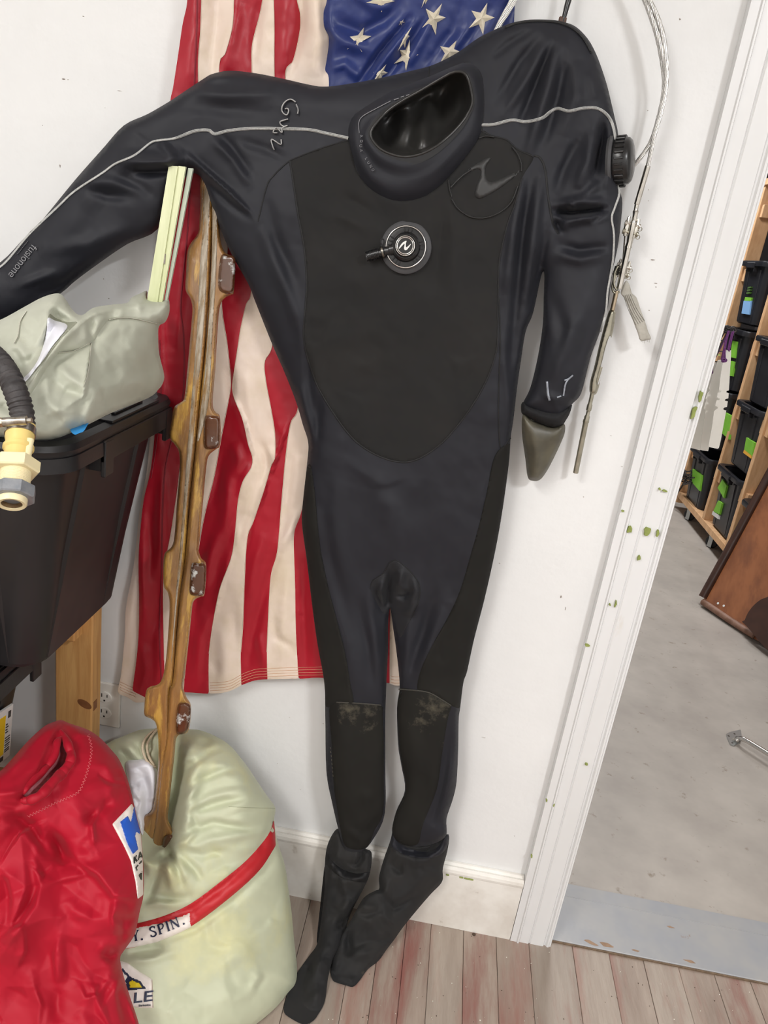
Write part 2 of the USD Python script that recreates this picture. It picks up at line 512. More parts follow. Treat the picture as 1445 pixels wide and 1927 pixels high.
wb_ = Thing('wall_back', 'white painted wall behind the hanging suit', kind='structure')
wb_.part('plaster', join(box(WX0, CX1 - 0.004, 0, 0.12, 0, CEIL), box(CX1 - 0.004, 1.45, 0, 0.12, 2.06, CEIL), box(1.45, WX1, 0, 0.12, 0, CEIL)), m_wall, False)
single('wall_left', box(WX0 - 0.1, WX0, WY0, 0.12, 0, CEIL), m_wall, kind='structure', smooth=False)
single('wall_right', box(WX1, WX1 + 0.1, WY0, 0.12, 0, CEIL), m_wall, kind='structure', smooth=False)
single('wall_front', box(WX0 - 0.1, WX1 + 0.1, WY0 - 0.1, WY0, 0, CEIL), m_wall, kind='structure', smooth=False)
single('ceiling', box(WX0 - 0.1, WX1 + 0.1, WY0 - 0.1, 0.12, CEIL, CEIL + 0.1), m_ceil, kind='structure', smooth=False)
# far room
FX0, FX1, FY1, FCEIL = -1.6, 2.75, 6.4, 3.1
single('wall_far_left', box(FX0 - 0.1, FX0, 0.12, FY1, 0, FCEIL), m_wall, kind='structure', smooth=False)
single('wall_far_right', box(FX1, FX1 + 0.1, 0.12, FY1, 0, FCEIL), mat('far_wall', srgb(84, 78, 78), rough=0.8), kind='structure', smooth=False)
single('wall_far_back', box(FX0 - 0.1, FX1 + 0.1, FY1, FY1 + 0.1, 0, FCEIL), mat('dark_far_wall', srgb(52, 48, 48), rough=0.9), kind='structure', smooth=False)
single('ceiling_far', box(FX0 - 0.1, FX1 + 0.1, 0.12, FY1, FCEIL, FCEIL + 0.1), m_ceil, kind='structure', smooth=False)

# planks: each one its own board
rng = np.random.default_rng(5)
tones = [((164, 149, 136), (138, 121, 109), (142, 96, 86)), ((172, 159, 146), (146, 131, 119), (148, 106, 94)), ((166, 150, 137), (138, 120, 108), (138, 90, 82)), ((160, 148, 136), (138, 124, 112), (140, 101, 91))]
m_planks = [mat(f'worn_plank_{"abcd"[k]}', srgb(*a), srgb(*b), scale=16, rough=0.55, bump=0.35, bscale=90, stretch=(1.6, 0.22, 1), detail=7, lo=0.3, hi=0.7, dirt=srgb(*c), dscale=6 + k, dlo=0.50, dhi=0.70, bdist=0.003) for k, (a, b, c) in enumerate(tones)]
seams = [on_floor(u, v)[0] for u, v in ((812.1, 1729), (994, 1762.3), (1075.8, 1773.9), (1143.8, 1785.4), (1208.7, 1799.7), (1273.9, 1811.8), (1408.4, 1838.9))]
pw = 0.0585
xs = [seams[0], (2 * seams[0] + seams[1]) / 3, (seams[0] + 2 * seams[1]) / 3] + [seams[1], seams[2], seams[3], seams[4], seams[5], (seams[5] + seams[6]) / 2, seams[6]]
while xs[0] > WX0: xs.insert(0, xs[0] - pw)
while xs[-1] < WX1: xs.append(xs[-1] + pw)
xs[0], xs[-1] = WX0, WX1
fl = Thing('floor', 'worn red and grey painted plank floor in front of the wall', kind='structure')
fl.part('subfloor', box(WX0, WX1, WY0, 0.004, -0.06, -0.022), mat('floor_grime', srgb(96, 84, 74), rough=0.9), smooth=False)
for a, b in zip(xs[:-1], xs[1:]):
    dz = rng.uniform(-0.0012, 0.0006)
    fl.part('plank', box(a + 0.0004, b - 0.0004, WY0, 0.003, -0.022, dz, 0.0009), m_planks[rng.integers(4)], smooth=False)
# paint specks and grit on the boards
for m_, n_, seed in ((mat('white_speck', srgb(226, 222, 210), rough=.7), 70, 1), (mat('dark_grit', srgb(78, 62, 50), rough=.9), 60, 2)):
    r_ = np.random.default_rng(seed); ms = []
    for k in range(n_):
        c = on_floor(r_.uniform(560, 1440), 1700 + 225 * r_.uniform(0, 1) ** .8)
        if c[1] > -.012: continue
        a = np.sort(r_.uniform(0, 2 * np.pi, 7)); q = np.stack([c[0] + np.cos(a) * r_.uniform(.0004, .0015), c[1] + np.sin(a) * r_.uniform(.0004, .0015)], 1)
        h_ = extrude(Polygon(q).convex_hull, .0014); ms.append((h_[0] + np.array([0, 0, -.0004]), h_[1]))
    fl.part('speck', join(*ms), m_, smooth=False, kind='stuff')
pb_ = on_floor(892, 1757, .004)
fl.part('grit', xform(trimesh.creation.icosphere(1, .0045), np.diag([1, .8, .7, 1.0]) + np.array([[0, 0, 0, pb_[0]], [0, 0, 0, pb_[1]], [0, 0, 0, .002], [0, 0, 0, 0]])), mat('dark_grit', (0, 0, 0)), smooth=True)
fl.done((0, 0, 0))
m_far = mat('grey_floor_paint', srgb(178, 170, 161), srgb(162, 154, 146), scale=5, rough=0.5, bump=0.15, bscale=40, detail=8, dirt=srgb(134, 122, 108), dscale=22, dlo=0.62, dhi=0.72, bdist=0.003)
m_sill = mat('grey_sill_paint', srgb(150, 152, 157), srgb(164, 162, 160), scale=6, rough=0.42, bump=0.12, bscale=50, dirt=srgb(142, 124, 106), dscale=16, dlo=0.70, dhi=0.74, bdist=0.003)
ff = Thing('floor_far', 'grey painted floor of the room beyond the doorway', kind='structure')
ff.part('slab', box(FX0, FX1, 0.19, FY1, -0.06, 0.0), m_far, smooth=False)
ff.part('sill_board', box(CX1 - 0.01, 1.46, 0.001, 0.1418, -0.05, 0.007, 0.0015), m_sill, smooth=False)
ff.part('sill_joint', box(CX1 - 0.02, 1.5, 0.135, 0.2, -0.05, -0.002), m_gap, smooth=False)
ff.part('sill_edge', box(CX1 - 0.008, 1.46, -0.0022, 0.0015, -0.02, 0.0045, 0.0008), mat('grimy_edge', srgb(122, 102, 82), srgb(96, 80, 64), scale=60, rough=.9), smooth=False)
ff.part('sill_strip', box(CX1 - 0.02, 1.5, 0.1435, 0.19, -0.05, 0.004, 0.002), m_sill, smooth=False)
# chipped bare wood along the sill's front edge
m_bare = mat('bare_wood', srgb(160, 132, 108), srgb(140, 112, 88), scale=40, rough=0.7)
for u, v, w in ((1118, 1775, 0.03), (1142, 1778, 0.022), (1196, 1789, 0.012), (1262, 1745, 0.012), (1300, 1810, 0.02)):
    c = on_floor(u, v, 0.007)
    a = np.sort(rng.uniform(0, 2 * np.pi, 9)); rr = rng.uniform(0.5, 1, 9)
    pg = np.stack([c[0] + np.cos(a) * rr * w, max(c[1], 0.006) + np.sin(a) * rr * w * 0.35], 1); pg[:, 1] = np.maximum(pg[:, 1], 0.003)
    chip = extrude(Polygon(pg).convex_hull, 0.0006)
    ff.part('paint_chip', (chip[0] + np.array([0, 0, 0.0068]), chip[1]), m_bare, smooth=False)
ff.done((0, 0, 0))

# casing of the doorway: one moulded board, its profile swept up the wall
def profile_up(pts, z0, z1):
    return extrude(Polygon(pts), z1 - z0, np.array([[1, 0, 0, 0], [0, 1, 0, 0], [0, 0, 1, z0], [0, 0, 0, 1.0]]))
w_ = CX1 - CX0
prof = [(0, .021), (.15, .021), (.17, .0245), (.20, .0245), (.22, .020), (.44, .020), (.47, .0165), (.50, .019), (.80, .019), (.83, .0145), (.86, .0145), (.89, .019), (.93, .019), (.955, .016), (.985, .016), (1.0, .012)]
pts = [(CX0 + a * w_, -b) for a, b in prof] + [(CX1, 0.1), (CX1 - 0.015, 0.1), (CX1 - 0.015, -0.0005), (CX0, -0.0005)]
cs = Thing('trim_1', 'white moulded door casing beside the doorway', kind='structure')
cs.part('casing', profile_up(pts, 0.0, 2.1), m_trim, smooth=False)
for u, v, w, h in ((1184, 996, 5, 6), (1217, 999, 7, 8), (1171, 961, 3, 2), (1202, 1049, 4, 5), (1158, 1135, 2, 7), (1147, 1137, 2, 2), (1105, 1213, 5, 3), (1042, 1513, 2, 4), (1103, 1437, 3, 2), (1000, 1610, 2, 4), (1352, 668, 2, 2), (1317, 745, 4, 9), (1305, 775, 4, 12), (1237, 1003, 3, 6), (1250, 923, 5, 2), (1241, 920, 2, 2), (1028, 1505, 2, 3)):
    y = -0.0225
    c = at(u, v, -0.0205)
    a = np.linspace(0, 2 * np.pi, 9, endpoint=False); rr = rng.uniform(0.55, 1.1, 9)
    pg = np.stack([c[0] + np.cos(a) * rr * w * 0.0011, c[2] + np.sin(a) * rr * h * 0.0012], 1)
    cs.part('paint_chip', xform(extrude(Polygon(pg), 0.006), np.array([[1, 0, 0, 0], [0, 0, 1, -0.0247], [0, 1, 0, 0], [0, 0, 0, 1.0]])), m_green, smooth=False, label='flake showing old green paint')
cs.done()
# baseboard with a rounded cap
zt = at(984, 1648.5, -0.006)[2]; zc = at(984, 1672, -0.02)[2]
bp = [(-0.0005, 0), (-0.019, 0), (-0.019, zc - 0.002), (-0.0205, zc), (-0.0215, zc + 0.006), (-0.020, zc + 0.013), (-0.016, zc + 0.019), (-0.011, zt - 0.004), (-0.006, zt), (-0.0005, zt)]
bb = Thing('baseboard_back', 'white scuffed baseboard under the hanging suit', kind='structure')
Mb = np.array([[0, 0, 1, WX0], [1, 0, 0, 0], [0, 1, 0, 0], [0, 0, 0, 1.0]])
bb.part('board', extrude(Polygon(bp), CX0 - 0.001 - WX0, Mb), m_base, smooth=False)
for u, v, w in ((882, 1654, 12), (868, 1651, 5), (842, 1646, 4)):
    c = at(u, v, -0.0195)
    bb.part('paint_chip', box(c[0] - w * .0009, c[0] + w * .0009, -0.0212, -0.0185, c[2] - .002, c[2] + .0015, 0.0008), m_green, smooth=False, label='streak showing old green paint')
bb.done()
# small scuffs and nail marks on the wall
marks = []
for u, v, w, h in ((157, 31, 5, 2), (119, 149, 7, 2), (128, 150, 2, 1.5), (113, 313, 2.5, 5), (225, 171, 8, 1), (198, 203, 1.5, 1), (1279, 36, 3, 3), (1219, 208, 1.5, 1.5), (1220, 357, 1.5, 1.5), (1220, 378, 1.5, 1.5), (1228, 489, 10, 2), (1233, 533, 6, 1.5), (1234, 540, 3, 1.5), (1221, 584, 2, 2), (1150, 820, 4, 1), (1170, 878, 4, 1), (1055, 1123, 4, 7), (1064, 1145, 2, 8), (608, 1362, 3, 2), (545, 1350, 2, 1), (910, 1388, 10, 1), (968, 1573, 1.5, 2), (522, 1437, 2, 2), (565, 1486, 2, 1.5), (80, 236, 2, 1), (195, 525, 2, 2), (205, 562, 3, 2), (940, 1060, 3, 2), (1098, 935, 2, 2)):
    c = at(u, v, 0)
    a = np.linspace(0, 2 * np.pi, 8, endpoint=False); rr = rng.uniform(0.4, 1.1, 8)
    pg = np.stack([c[0] + np.cos(a) * rr * w * 0.0006, c[2] + np.sin(a) * rr * h * 0.0006], 1)
    marks.append(xform(extrude(Polygon(pg), 0.0008), np.array([[1, 0, 0, 0], [0, 0, 1, -0.0005], [0, 1, 0, 0], [0, 0, 0, 1.0]])))
wb_.part('scuff', join(*marks), m_scuff, smooth=False, kind='stuff', label='small dark scuffs and nail holes')
wb_.done()
# ---------------------------------------------------------------- the dry suit
m_navy = mat('navy_fabric', srgb(24, 25, 32), srgb(30, 31, 38), scale=7, rough=0.6, sheen=0.07, bump=0.12, bscale=900, spec=0.35, dirt=srgb(70, 69, 66), dscale=26, dlo=0.74, dhi=0.86, bdist=0.0006)
m_neo = mat('black_neoprene', srgb(31, 31, 31), srgb(36, 35, 34), scale=9, rough=0.8, sheen=0.03, bump=0.15, bscale=900, spec=0.25, dirt=srgb(78, 74, 66), dscale=22, dlo=0.74, dhi=0.88, bdist=0.0006)
m_neo2 = mat('black_leg_neoprene', srgb(28, 27, 25), srgb(33, 32, 29), scale=9, rough=0.85, sheen=0.03, bump=0.15, bscale=900, spec=0.2, dirt=srgb(84, 80, 68), dscale=16, dlo=0.70, dhi=0.85, bdist=0.0006)
m_knee = dusty('worn_knee_neoprene', srgb(29, 28, 26), srgb(34, 33, 30), srgb(92, 87, 74), [(at(655, 1340, -.09), .05), (at(700, 1340, -.09), .045), (at(698, 1376, -.09), .04), (at(815, 1332, -.09), .06), (at(790, 1362, -.09), .04), (at(846, 1400, -.07), .03)])
m_sock = mat('sock_neoprene', srgb(35, 35, 36), srgb(43, 42, 41), scale=12, rough=0.8, sheen=0.05, bump=0.15, bscale=900, spec=0.25, dirt=srgb(92, 84, 70), dscale=20, dlo=0.68, dhi=0.85, bdist=0.0006)
m_stitch = mat('black_stitch', srgb(17, 17, 19), rough=0.7)
m_pipe = mat('reflective_piping', srgb(196, 196, 192), srgb(160, 160, 158), scale=300, rough=0.35, bump=0.3, bscale=900)
m_pen = mat('silver_pen', srgb(214, 214, 212), srgb(150, 150, 150), scale=60, rough=0.45)
m_latex = mat('black_latex', srgb(38, 37, 36), srgb(50, 49, 47), scale=12, rough=0.34, spec=0.6)
m_wrist = mat('grey_latex', srgb(70, 67, 58), srgb(92, 88, 74), scale=18, rough=0.45, dirt=srgb(128, 118, 92), dscale=30, dlo=0.66, dhi=0.8)
m_emboss = mat('embossed_mark', srgb(50, 50, 50), srgb(44, 44, 44), scale=20, rough=0.5)
m_fade = mat('grey_print', srgb(132, 132, 136), rough=0.6)
m_blackplastic = mat('black_plastic', srgb(20, 20, 21), srgb(28, 28, 29), scale=20, rough=0.28, spec=0.5)
m_greyrubber = mat('grey_rubber', srgb(66, 66, 68), srgb(58, 58, 60), scale=30, rough=0.6)
m_chrome = mat('polished_chrome', srgb(214, 212, 208), rough=0.14, metal=1.0)
m_smear = mat('paint_smear', srgb(170, 176, 186), srgb(120, 124, 132), scale=120, rough=0.7)

OUT = [(-60, 520), (0, 494), (50, 443), (77, 417), (140, 340), (193, 280), (233, 236), (277, 215), (320, 190), (353, 168), (385, 147), (400, 139), (433, 133), (482, 138), (532, 148), (580, 159), (609, 163), (649, 159), (715, 147), (775, 133), (815, 122), (859, 100), (899, 72), (935, 54), (963, 43), (996, 37), (1030, 37), (1056, 40), (1083, 50), (1106, 73), (1120, 98), (1130, 123), (1142, 160), (1150, 193), (1158, 228), (1163, 253), (1164, 300), (1166, 353), (1171, 380), (1168, 420), (1163, 460), (1157, 490), (1153, 507), (1148, 547), (1143, 582), (1135, 605), (1128, 627), (1111, 673), (1097, 729), (1089, 748), (1076, 761), (1069, 777), (1055, 790), (1025, 785), (1000, 776), (982, 768), (985, 756), (998, 729), (1012, 671), (1021, 612), (1023, 560), (1024, 514),
       (1018, 520), (1003, 589), (989, 624), (980, 680), (973, 729), (966, 790), (961, 823), (957, 876), (945, 963), (932, 1036), (912, 1126), (892, 1203), (879, 1263), (872, 1284), (866, 1331), (863, 1354), (862, 1410), (859, 1471), (852, 1504), (840, 1541), (838, 1575), (800, 1592), (760, 1590), (738, 1570), (745, 1528), (762, 1487), (755, 1440), (749, 1401), (747, 1331), (752, 1290), (746, 1227), (739, 1177), (735, 1146), (732, 1150), (730, 1177), (730, 1227), (727, 1286), (725, 1350), (725, 1444), (724, 1531), (703, 1578), (680, 1602), (650, 1600), (637, 1562), (625, 1511), (614, 1451), (612, 1347), (610, 1284), (597, 1210), (587, 1137), (577, 1053), (568, 985), (570, 943), (578, 870), (580, 833), (570, 800), (557, 756), (535, 700), (513, 650), (480, 567), (467, 534), (430, 467), (400, 390), (385, 345), (366, 326), (340, 345), (298, 430), (240, 459), (180, 500), (140, 530), (117, 550), (60, 590), (0, 620), (-60, 650)]
CTL = [(790, 300, -.062), (600, 600, -.058), (950, 600, -.058), (770, 1000, -.052), (500, 420, -.062), (1056, 45, -.04), (900, 90, -.04), (433, 140, -.055), (600, 170, -.055), (1160, 300, -.058), (1090, 600, -.07), (1030, 770, -.062), (300, 250, -.08), (150, 430, -.1), (-40, 560, -.13), (230, 400, -.09), (340, 330, -.075), (590, 1000, -.05), (930, 1000, -.05), (660, 1330, -.056), (810, 1330, -.056), (660, 1500, -.062), (800, 1480, -.052), (670, 1590, -.07), (790, 1590, -.06), (735, 1150, -.035)]
OPEN = [(697, 253), (709, 230), (732, 207), (760, 188), (792, 170), (836, 144), (856, 136), (876, 141), (885, 172), (886, 200), (866, 233), (832, 267), (799, 286), (766, 294), (736, 289), (712, 276)]
cen = np.array([795.0, 215.0])
HOLE = cen + (np.array(OPEN) - cen) * 0.97
FOLDS = [
    # sleeve draped over the battens
    ([(225, 300), (270, 306), (320, 304), (352, 300)], .016, 14), ([(248, 322), (285, 322), (320, 320)], -.012, 9), ([(352, 290), (385, 320), (430, 360), (475, 405)], .012, 14, 's'), ([(362, 322), (400, 352), (440, 388), (470, 410)], -.008, 9),
    ([(300, 268), (330, 300)], .008, 8), ([(160, 355), (200, 368), (250, 372)], -.005, 9), ([(150, 340), (220, 345), (280, 360)], .005, 12), ([(215, 330), (260, 350), (290, 370)], -.005, 10), ([(90, 470), (160, 460), (250, 425)], .004, 14),
    ([(60, 560), (120, 535), (200, 480)], -.004, 10), ([(30, 540), (110, 510)], .004, 9), ([(410, 250), (430, 270), (470, 330)], -.006, 10), ([(400, 262), (440, 300), (470, 350)], .006, 9), ([(445, 262), (500, 280), (540, 300)], -.003, 9),
    ([(340, 165), (420, 180), (520, 175)], .004, 12), ([(330, 200), (420, 205), (520, 215)], -.003, 14), ([(365, 150), (400, 146), (440, 145)], .004, 8),
    # right shoulder: folds running down from the hanger
    ([(1040, 78), (1012, 150), (975, 240)], -.007, 7), ([(1028, 80), (990, 150), (950, 215)], .006, 9), ([(1015, 70), (975, 120), (935, 190)], -.005, 8), ([(1048, 80), (1035, 150), (1005, 250), (990, 300)], .008, 11), ([(1062, 110), (1050, 180), (1020, 280)], -.006, 9), ([(1085, 110), (1085, 180), (1060, 260)], .006, 14), ([(1000, 55), (960, 80), (925, 110)], -.004, 8), ([(1110, 130), (1120, 190)], .004, 12),
    ([(1135, 228), (1132, 270), (1118, 330)], -.014, 8), ([(1115, 240), (1108, 300), (1085, 360)], .009, 13), ([(1145, 250), (1148, 310), (1140, 360)], .007, 10), ([(1090, 260), (1060, 320), (1045, 370)], -.006, 10), ([(1128, 345), (1105, 365), (1090, 372)], .006, 8),
    # elbow folds under the arm
    ([(1044, 398), (1075, 401), (1105, 398), (1138, 394)], -.02, 7), ([(1048, 386), (1080, 380), (1135, 380)], .009, 9), ([(1068, 378), (1080, 392), (1082, 402)], .006, 5), ([(1055, 436), (1068, 418), (1090, 410), (1138, 406)], .010, 9), ([(1044, 414), (1052, 428), (1058, 436)], -.008, 6), ([(1112, 416), (1125, 410), (1136, 404)], -.006, 4),
    ([(1055, 462), (1090, 472), (1145, 464)], -.006, 9), ([(1045, 480), (1090, 488), (1140, 480)], .005, 11), ([(1040, 560), (1060, 620), (1050, 680)], -.004, 14), ([(1085, 590), (1060, 660), (1040, 720)], .005, 14), ([(1110, 600), (1080, 700)], -.003, 12), ([(1020, 740), (1045, 752), (1075, 750)], .004, 8),
    # torso
    ([(1000, 330), (985, 430), (972, 560), (960, 700)], -.007, 9), ([(1018, 330), (1005, 430), (992, 560)], .007, 11), ([(985, 330), (968, 420), (950, 560)], .006, 10), ([(1030, 430), (1018, 490), (1000, 580)], -.006, 8), ([(945, 640), (955, 740), (962, 820)], .003, 8),
    ([(485, 420), (520, 500), (560, 600), (578, 680)], .006, 13), ([(500, 370), (520, 450), (560, 540)], -.004, 11), ([(575, 640), (582, 720), (590, 790)], -.005, 8), ([(560, 720), (580, 790), (600, 860)], .005, 10), ([(600, 740), (598, 800), (592, 860)], -.005, 8),
    ([(640, 370), (675, 385), (700, 400)], -.003, 10), ([(630, 400), (680, 425), (700, 430)], .003, 12), ([(835, 400), (825, 470), (815, 560)], -.003, 12), ([(850, 380), (855, 450), (850, 560)], .003, 14), ([(770, 330), (775, 345), (800, 345), (815, 330)], .004, 8), ([(650, 680), (690, 690), (720, 660)], .002, 14), ([(760, 560), (720, 620), (740, 700)], .002, 16),
    ([(715, 345), (745, 352), (780, 345)], -.006, 6), ([(700, 320), (730, 335), (770, 335)], .007, 9),
    ([(700, 900), (735, 960), (745, 1040)], .003, 20), ([(800, 900), (780, 980), (765, 1050)], -.002, 20), ([(640, 880), (630, 1000), (660, 1120)], .004, 18), ([(610, 960), (625, 1060), (655, 1180)], -.004, 12),
    # gusset and crotch
    ([(738, 1066), (732, 1110), (728, 1150)], -.012, 7), ([(757, 1070), (752, 1100), (762, 1115)], .008, 7), ([(722, 1090), (715, 1115), (722, 1140)], .007, 6), ([(704, 1100), (712, 1130), (720, 1150)], -.008, 5), ([(778, 1085), (782, 1115), (768, 1150)], .007, 8), ([(745, 1120), (760, 1122), (775, 1112)], -.008, 5), ([(755, 1150), (775, 1150), (790, 1130)], .005, 7),
    ([(815, 1120), (795, 1190), (770, 1270)], -.007, 10), ([(838, 1140), (815, 1200), (790, 1270)], .006, 11), ([(770, 1160), (765, 1220), (760, 1290)], .004, 8), ([(690, 1110), (705, 1200), (715, 1290)], .005, 10), ([(672, 1130), (690, 1210), (700, 1290)], -.004, 9), ([(625, 1100), (650, 1200), (668, 1290)], .004, 14), ([(900, 1000), (870, 1120), (840, 1220)], .004, 14),
    # legs
    ([(640, 1340), (650, 1430), (660, 1530)], .004, 16), ([(690, 1345), (700, 1440)], -.003, 14), ([(770, 1345), (780, 1430), (770, 1520)], .004, 16), ([(845, 1370), (835, 1450), (810, 1560)], -.005, 8), ([(853, 1400), (845, 1470), (825, 1550)], .005, 7), ([(620, 1400), (622, 1470), (632, 1530)], -.005, 6), ([(690, 1570), (712, 1545), (724, 1530)], -.005, 8), ([(640, 1555), (680, 1580), (700, 1575)], .004, 9), ([(680, 1490), (700, 1510)], .003, 12), ([(780, 1450), (800, 1480)], -.003, 16),
]
S = Relief(OUT, CTL, T=0.036, r=58, folds=FOLDS, noise=[(.0045, 95, 3), (.0015, 34, 8)], facets=[(.0028, 80, 71)], step=4.5, holes=[HOLE], back=0.55, gain=1.75)
suit = Thing('dry_suit', 'black and navy diving dry suit hanging on the wall over the flag', 'dry suit')
suit.part('body', S.body(), m_navy, True, label='navy fabric shell')

CHEST = [(656, 264), (622, 273), (582, 287), (545, 302), (548, 320), (550, 333), (560, 400), (572, 467), (577, 534), (575, 567), (571, 620), (573, 650), (580, 680), (595, 723), (622, 770), (655, 816), (682, 841), (716, 860), (755, 870), (789, 863), (829, 836), (862, 800), (889, 763), (912, 723), (929, 680), (936, 643), (937, 567), (939, 500), (944, 467), (956, 417), (968, 386), (982, 335), (1004, 295), (974, 281), (953, 263), (924, 255), (906, 246), (882, 287), (849, 327), (822, 354), (792, 372), (759, 378), (729, 373), (695, 353), (672, 322), (664, 295)]
ch = suit.part('chest_panel', S.panel(CHEST, lift=.0012, step=6), m_neo, True, label='black chest panel with a rounded lower edge')


def seam(pts, w=3.4, name='seam', m=None, lift=.0012, parent=None, label=None):
    suit.part(name, S.ribbon(pts, w, lift), m or m_stitch, True, parent, label)


seam(CHEST[3:32], 3.6, parent=ch); seam(CHEST[32:37], 3.6, parent=ch); seam(CHEST[:4], 3.2, parent=ch)
seam([(1005, 293), (1016, 297), (1026, 320), (1031, 367), (1040, 417), (1051, 440)], 5.0)
seam([(545, 302), (532, 313), (515, 330), (502, 350), (485, 417)], 3)
seam([(939, 560), (941, 643), (938, 760), (940, 830), (945, 843), (961, 824)], 2.8)
seam([(907, 147), (910, 190), (908, 235), (906, 246)], 3.2); seam([(879, 117), (900, 132), (907, 147)], 3); seam([(808, 125), (807, 150)], 3)

LP = [(578, 880), (585, 876), (590, 910), (594, 943), (602, 1027), (615, 1093), (632, 1160), (649, 1227), (659, 1286), (665, 1324), (640, 1322), (612, 1330), (605, 1284), (592, 1210), (582, 1137), (572, 1053), (563, 985), (566, 943)]
RP = [(962, 835), (932, 856), (916, 926), (902, 986), (886, 1043), (866, 1110), (842, 1163), (816, 1210), (792, 1260), (785, 1299), (802, 1302), (830, 1316), (849, 1328), (872, 1330), (880, 1284), (900, 1203), (920, 1126), (940, 1036), (952, 963), (964, 876)]
suit.part('leg_panel', S.panel(LP, lift=.003, bevel=.01), m_neo2, True, label='black panel down the outside of the leg')
suit.part('leg_panel', S.panel(RP, lift=.003, bevel=.01), m_neo2, True, label='black panel down the outside of the leg')
LK = [(622, 1321), (666, 1323), (716, 1327), (720, 1345), (722, 1400), (722, 1450), (721, 1528), (705, 1562), (688, 1596), (652, 1594), (641, 1562), (634, 1520), (628, 1480), (624, 1400)]
RK = [(748, 1297), (775, 1297), (802, 1302), (830, 1316), (849, 1328), (843, 1350), (832, 1417), (822, 1484), (796, 1551), (784, 1590), (745, 1585), (738, 1565), (747, 1520), (764, 1487), (757, 1440), (751, 1401), (748, 1331)]
for K, line in ((LK, [(622, 1321), (666, 1323), (717, 1327)]), (RK, [(750, 1297), (802, 1302), (830, 1316), (849, 1328)])):
    k = suit.part('shin_panel', S.panel(K, lift=.0016), m_knee, True, label='black shin panel with pale scuffs at the knee')
    suit.part('seam', S.ribbon(line, 3, .0024), mat('pale_stitch', srgb(62, 60, 54), rough=0.8), True, k)
# gusset between the legs
GS = [(696, 1107), (701, 1093), (713, 1084), (722, 1078), (732, 1060), (745, 1055), (759, 1063), (776, 1080), (789, 1100), (789, 1127), (776, 1160), (765, 1180), (752, 1200), (741, 1165), (735, 1144), (724, 1156), (712, 1140)]
suit.part('gusset', S.panel(GS, lift=.0008, step=4), mat('gusset_fabric', srgb(21, 22, 27), rough=0.7, sheen=0.1), True)
seam(GS[:11], 2.2)

# reflective piping
pipe = [(-20, 515), (10, 494), (50, 446), (77, 419), (93, 404), (110, 388), (140, 360), (193, 325), (217, 308), (253, 292), (283, 269), (300, 264), (330, 260), (365, 247), (392, 245), (404, 252), (430, 246), (470, 242), (520, 242), (580, 244), (610, 250), (655, 260)]
suit.part('piping', S.ribbon(pipe, np.interp(np.linspace(0, 1, 0 or len(S.ribbon(pipe, 5)[0]) // 4), [0, .55, .6, 1], [4.2, 4.6, 6.5, 6.5]), .0026), m_pipe, True, label='reflective grey piping along the raised sleeve')
pipe2 = [(906, 235), (930, 234), (963, 226), (990, 229), (1020, 222), (1036, 210), (1050, 204), (1070, 209), (1095, 204), (1120, 203), (1138, 212), (1150, 228), (1157, 255), (1161, 300), (1163, 340), (1165, 365), (1157, 390), (1151, 410), (1155, 440), (1154, 480), (1150, 510), (1143, 550), (1140, 585), (1130, 625)]
suit.part('piping', S.ribbon(pipe2, np.interp(np.linspace(0, 1, len(S.ribbon(pipe2, 5)[0]) // 4), [0, .4, .5, 1], [6.5, 6.2, 4.5, 4.0]), .0026), m_pipe, True, label='reflective grey piping down the hanging sleeve')
for off in (-1.2, 1.2):
    for p in (pipe[12:], pipe2[:12]):
        suit.part('seam', S.ribbon([(x, y + off) for x, y in p], 0.6, .0032), mat('pipe_stitch', srgb(112, 112, 112), rough=0.7), True)

# zip along the shoulder edge
zp = [(950, 52), (970, 44), (996, 40), (1030, 40), (1056, 44), (1080, 55), (1099, 74), (1113, 100)]
suit.part('zip', S.ribbon(zp, 5, .002), m_stitch, True)
zt_ = smooth_path(zp, 12)
teeth = []
for k in range(2, len(zt_) - 2, 1):
    c = S.surf([zt_[k]], .003)[0]
    teeth.append(box(c[0] - .0014, c[0] + .0014, c[1] - .001, c[1] + .001, c[2] - .0008, c[2] + .0008))
suit.part('zip_teeth', join(*teeth), m_blackplastic, False, kind='stuff')

# collar and neck seal
COL = [(655, 245), (662, 222), (672, 212), (700, 193), (735, 173), (770, 158), (810, 143), (850, 126), (880, 117), (900, 130), (908, 150), (911, 190), (908, 236), (900, 262), (882, 288), (849, 328), (822, 354), (792, 372), (759, 379), (729, 374), (695, 354), (675, 326), (664, 296), (657, 268)]
RIM = [(697, 253), (709, 230), (732, 207), (760, 188), (792, 170), (836, 144), (856, 135), (876, 140), (887, 173), (887, 200), (866, 234), (832, 267), (799, 287), (766, 295), (736, 290), (712, 277)]


def loop_n(pts, n, start):
    q = smooth_path(pts, 10, True)
    l = LineString(np.vstack([q, q[:1]]))
    q = np.array([l.interpolate(k / n, True).coords[0] for k in range(n)])
    k = np.argmin(np.linalg.norm(q - np.asarray(start), axis=1))
    return np.roll(q, -k, 0)


NL = 96


def by_angle(pts, c):
    q = smooth_path(pts, 16, True)
    a = np.arctan2(q[:, 1] - c[1], q[:, 0] - c[0])
    o = np.argsort(a)
    th = np.linspace(-np.pi, np.pi, NL, endpoint=False)
    A = np.concatenate([a[o] - 2 * np.pi, a[o], a[o] + 2 * np.pi]); Q = np.vstack([q[o]] * 3)
    return np.stack([np.interp(th, A, Q[:, 0]), np.interp(th, A, Q[:, 1])], 1)


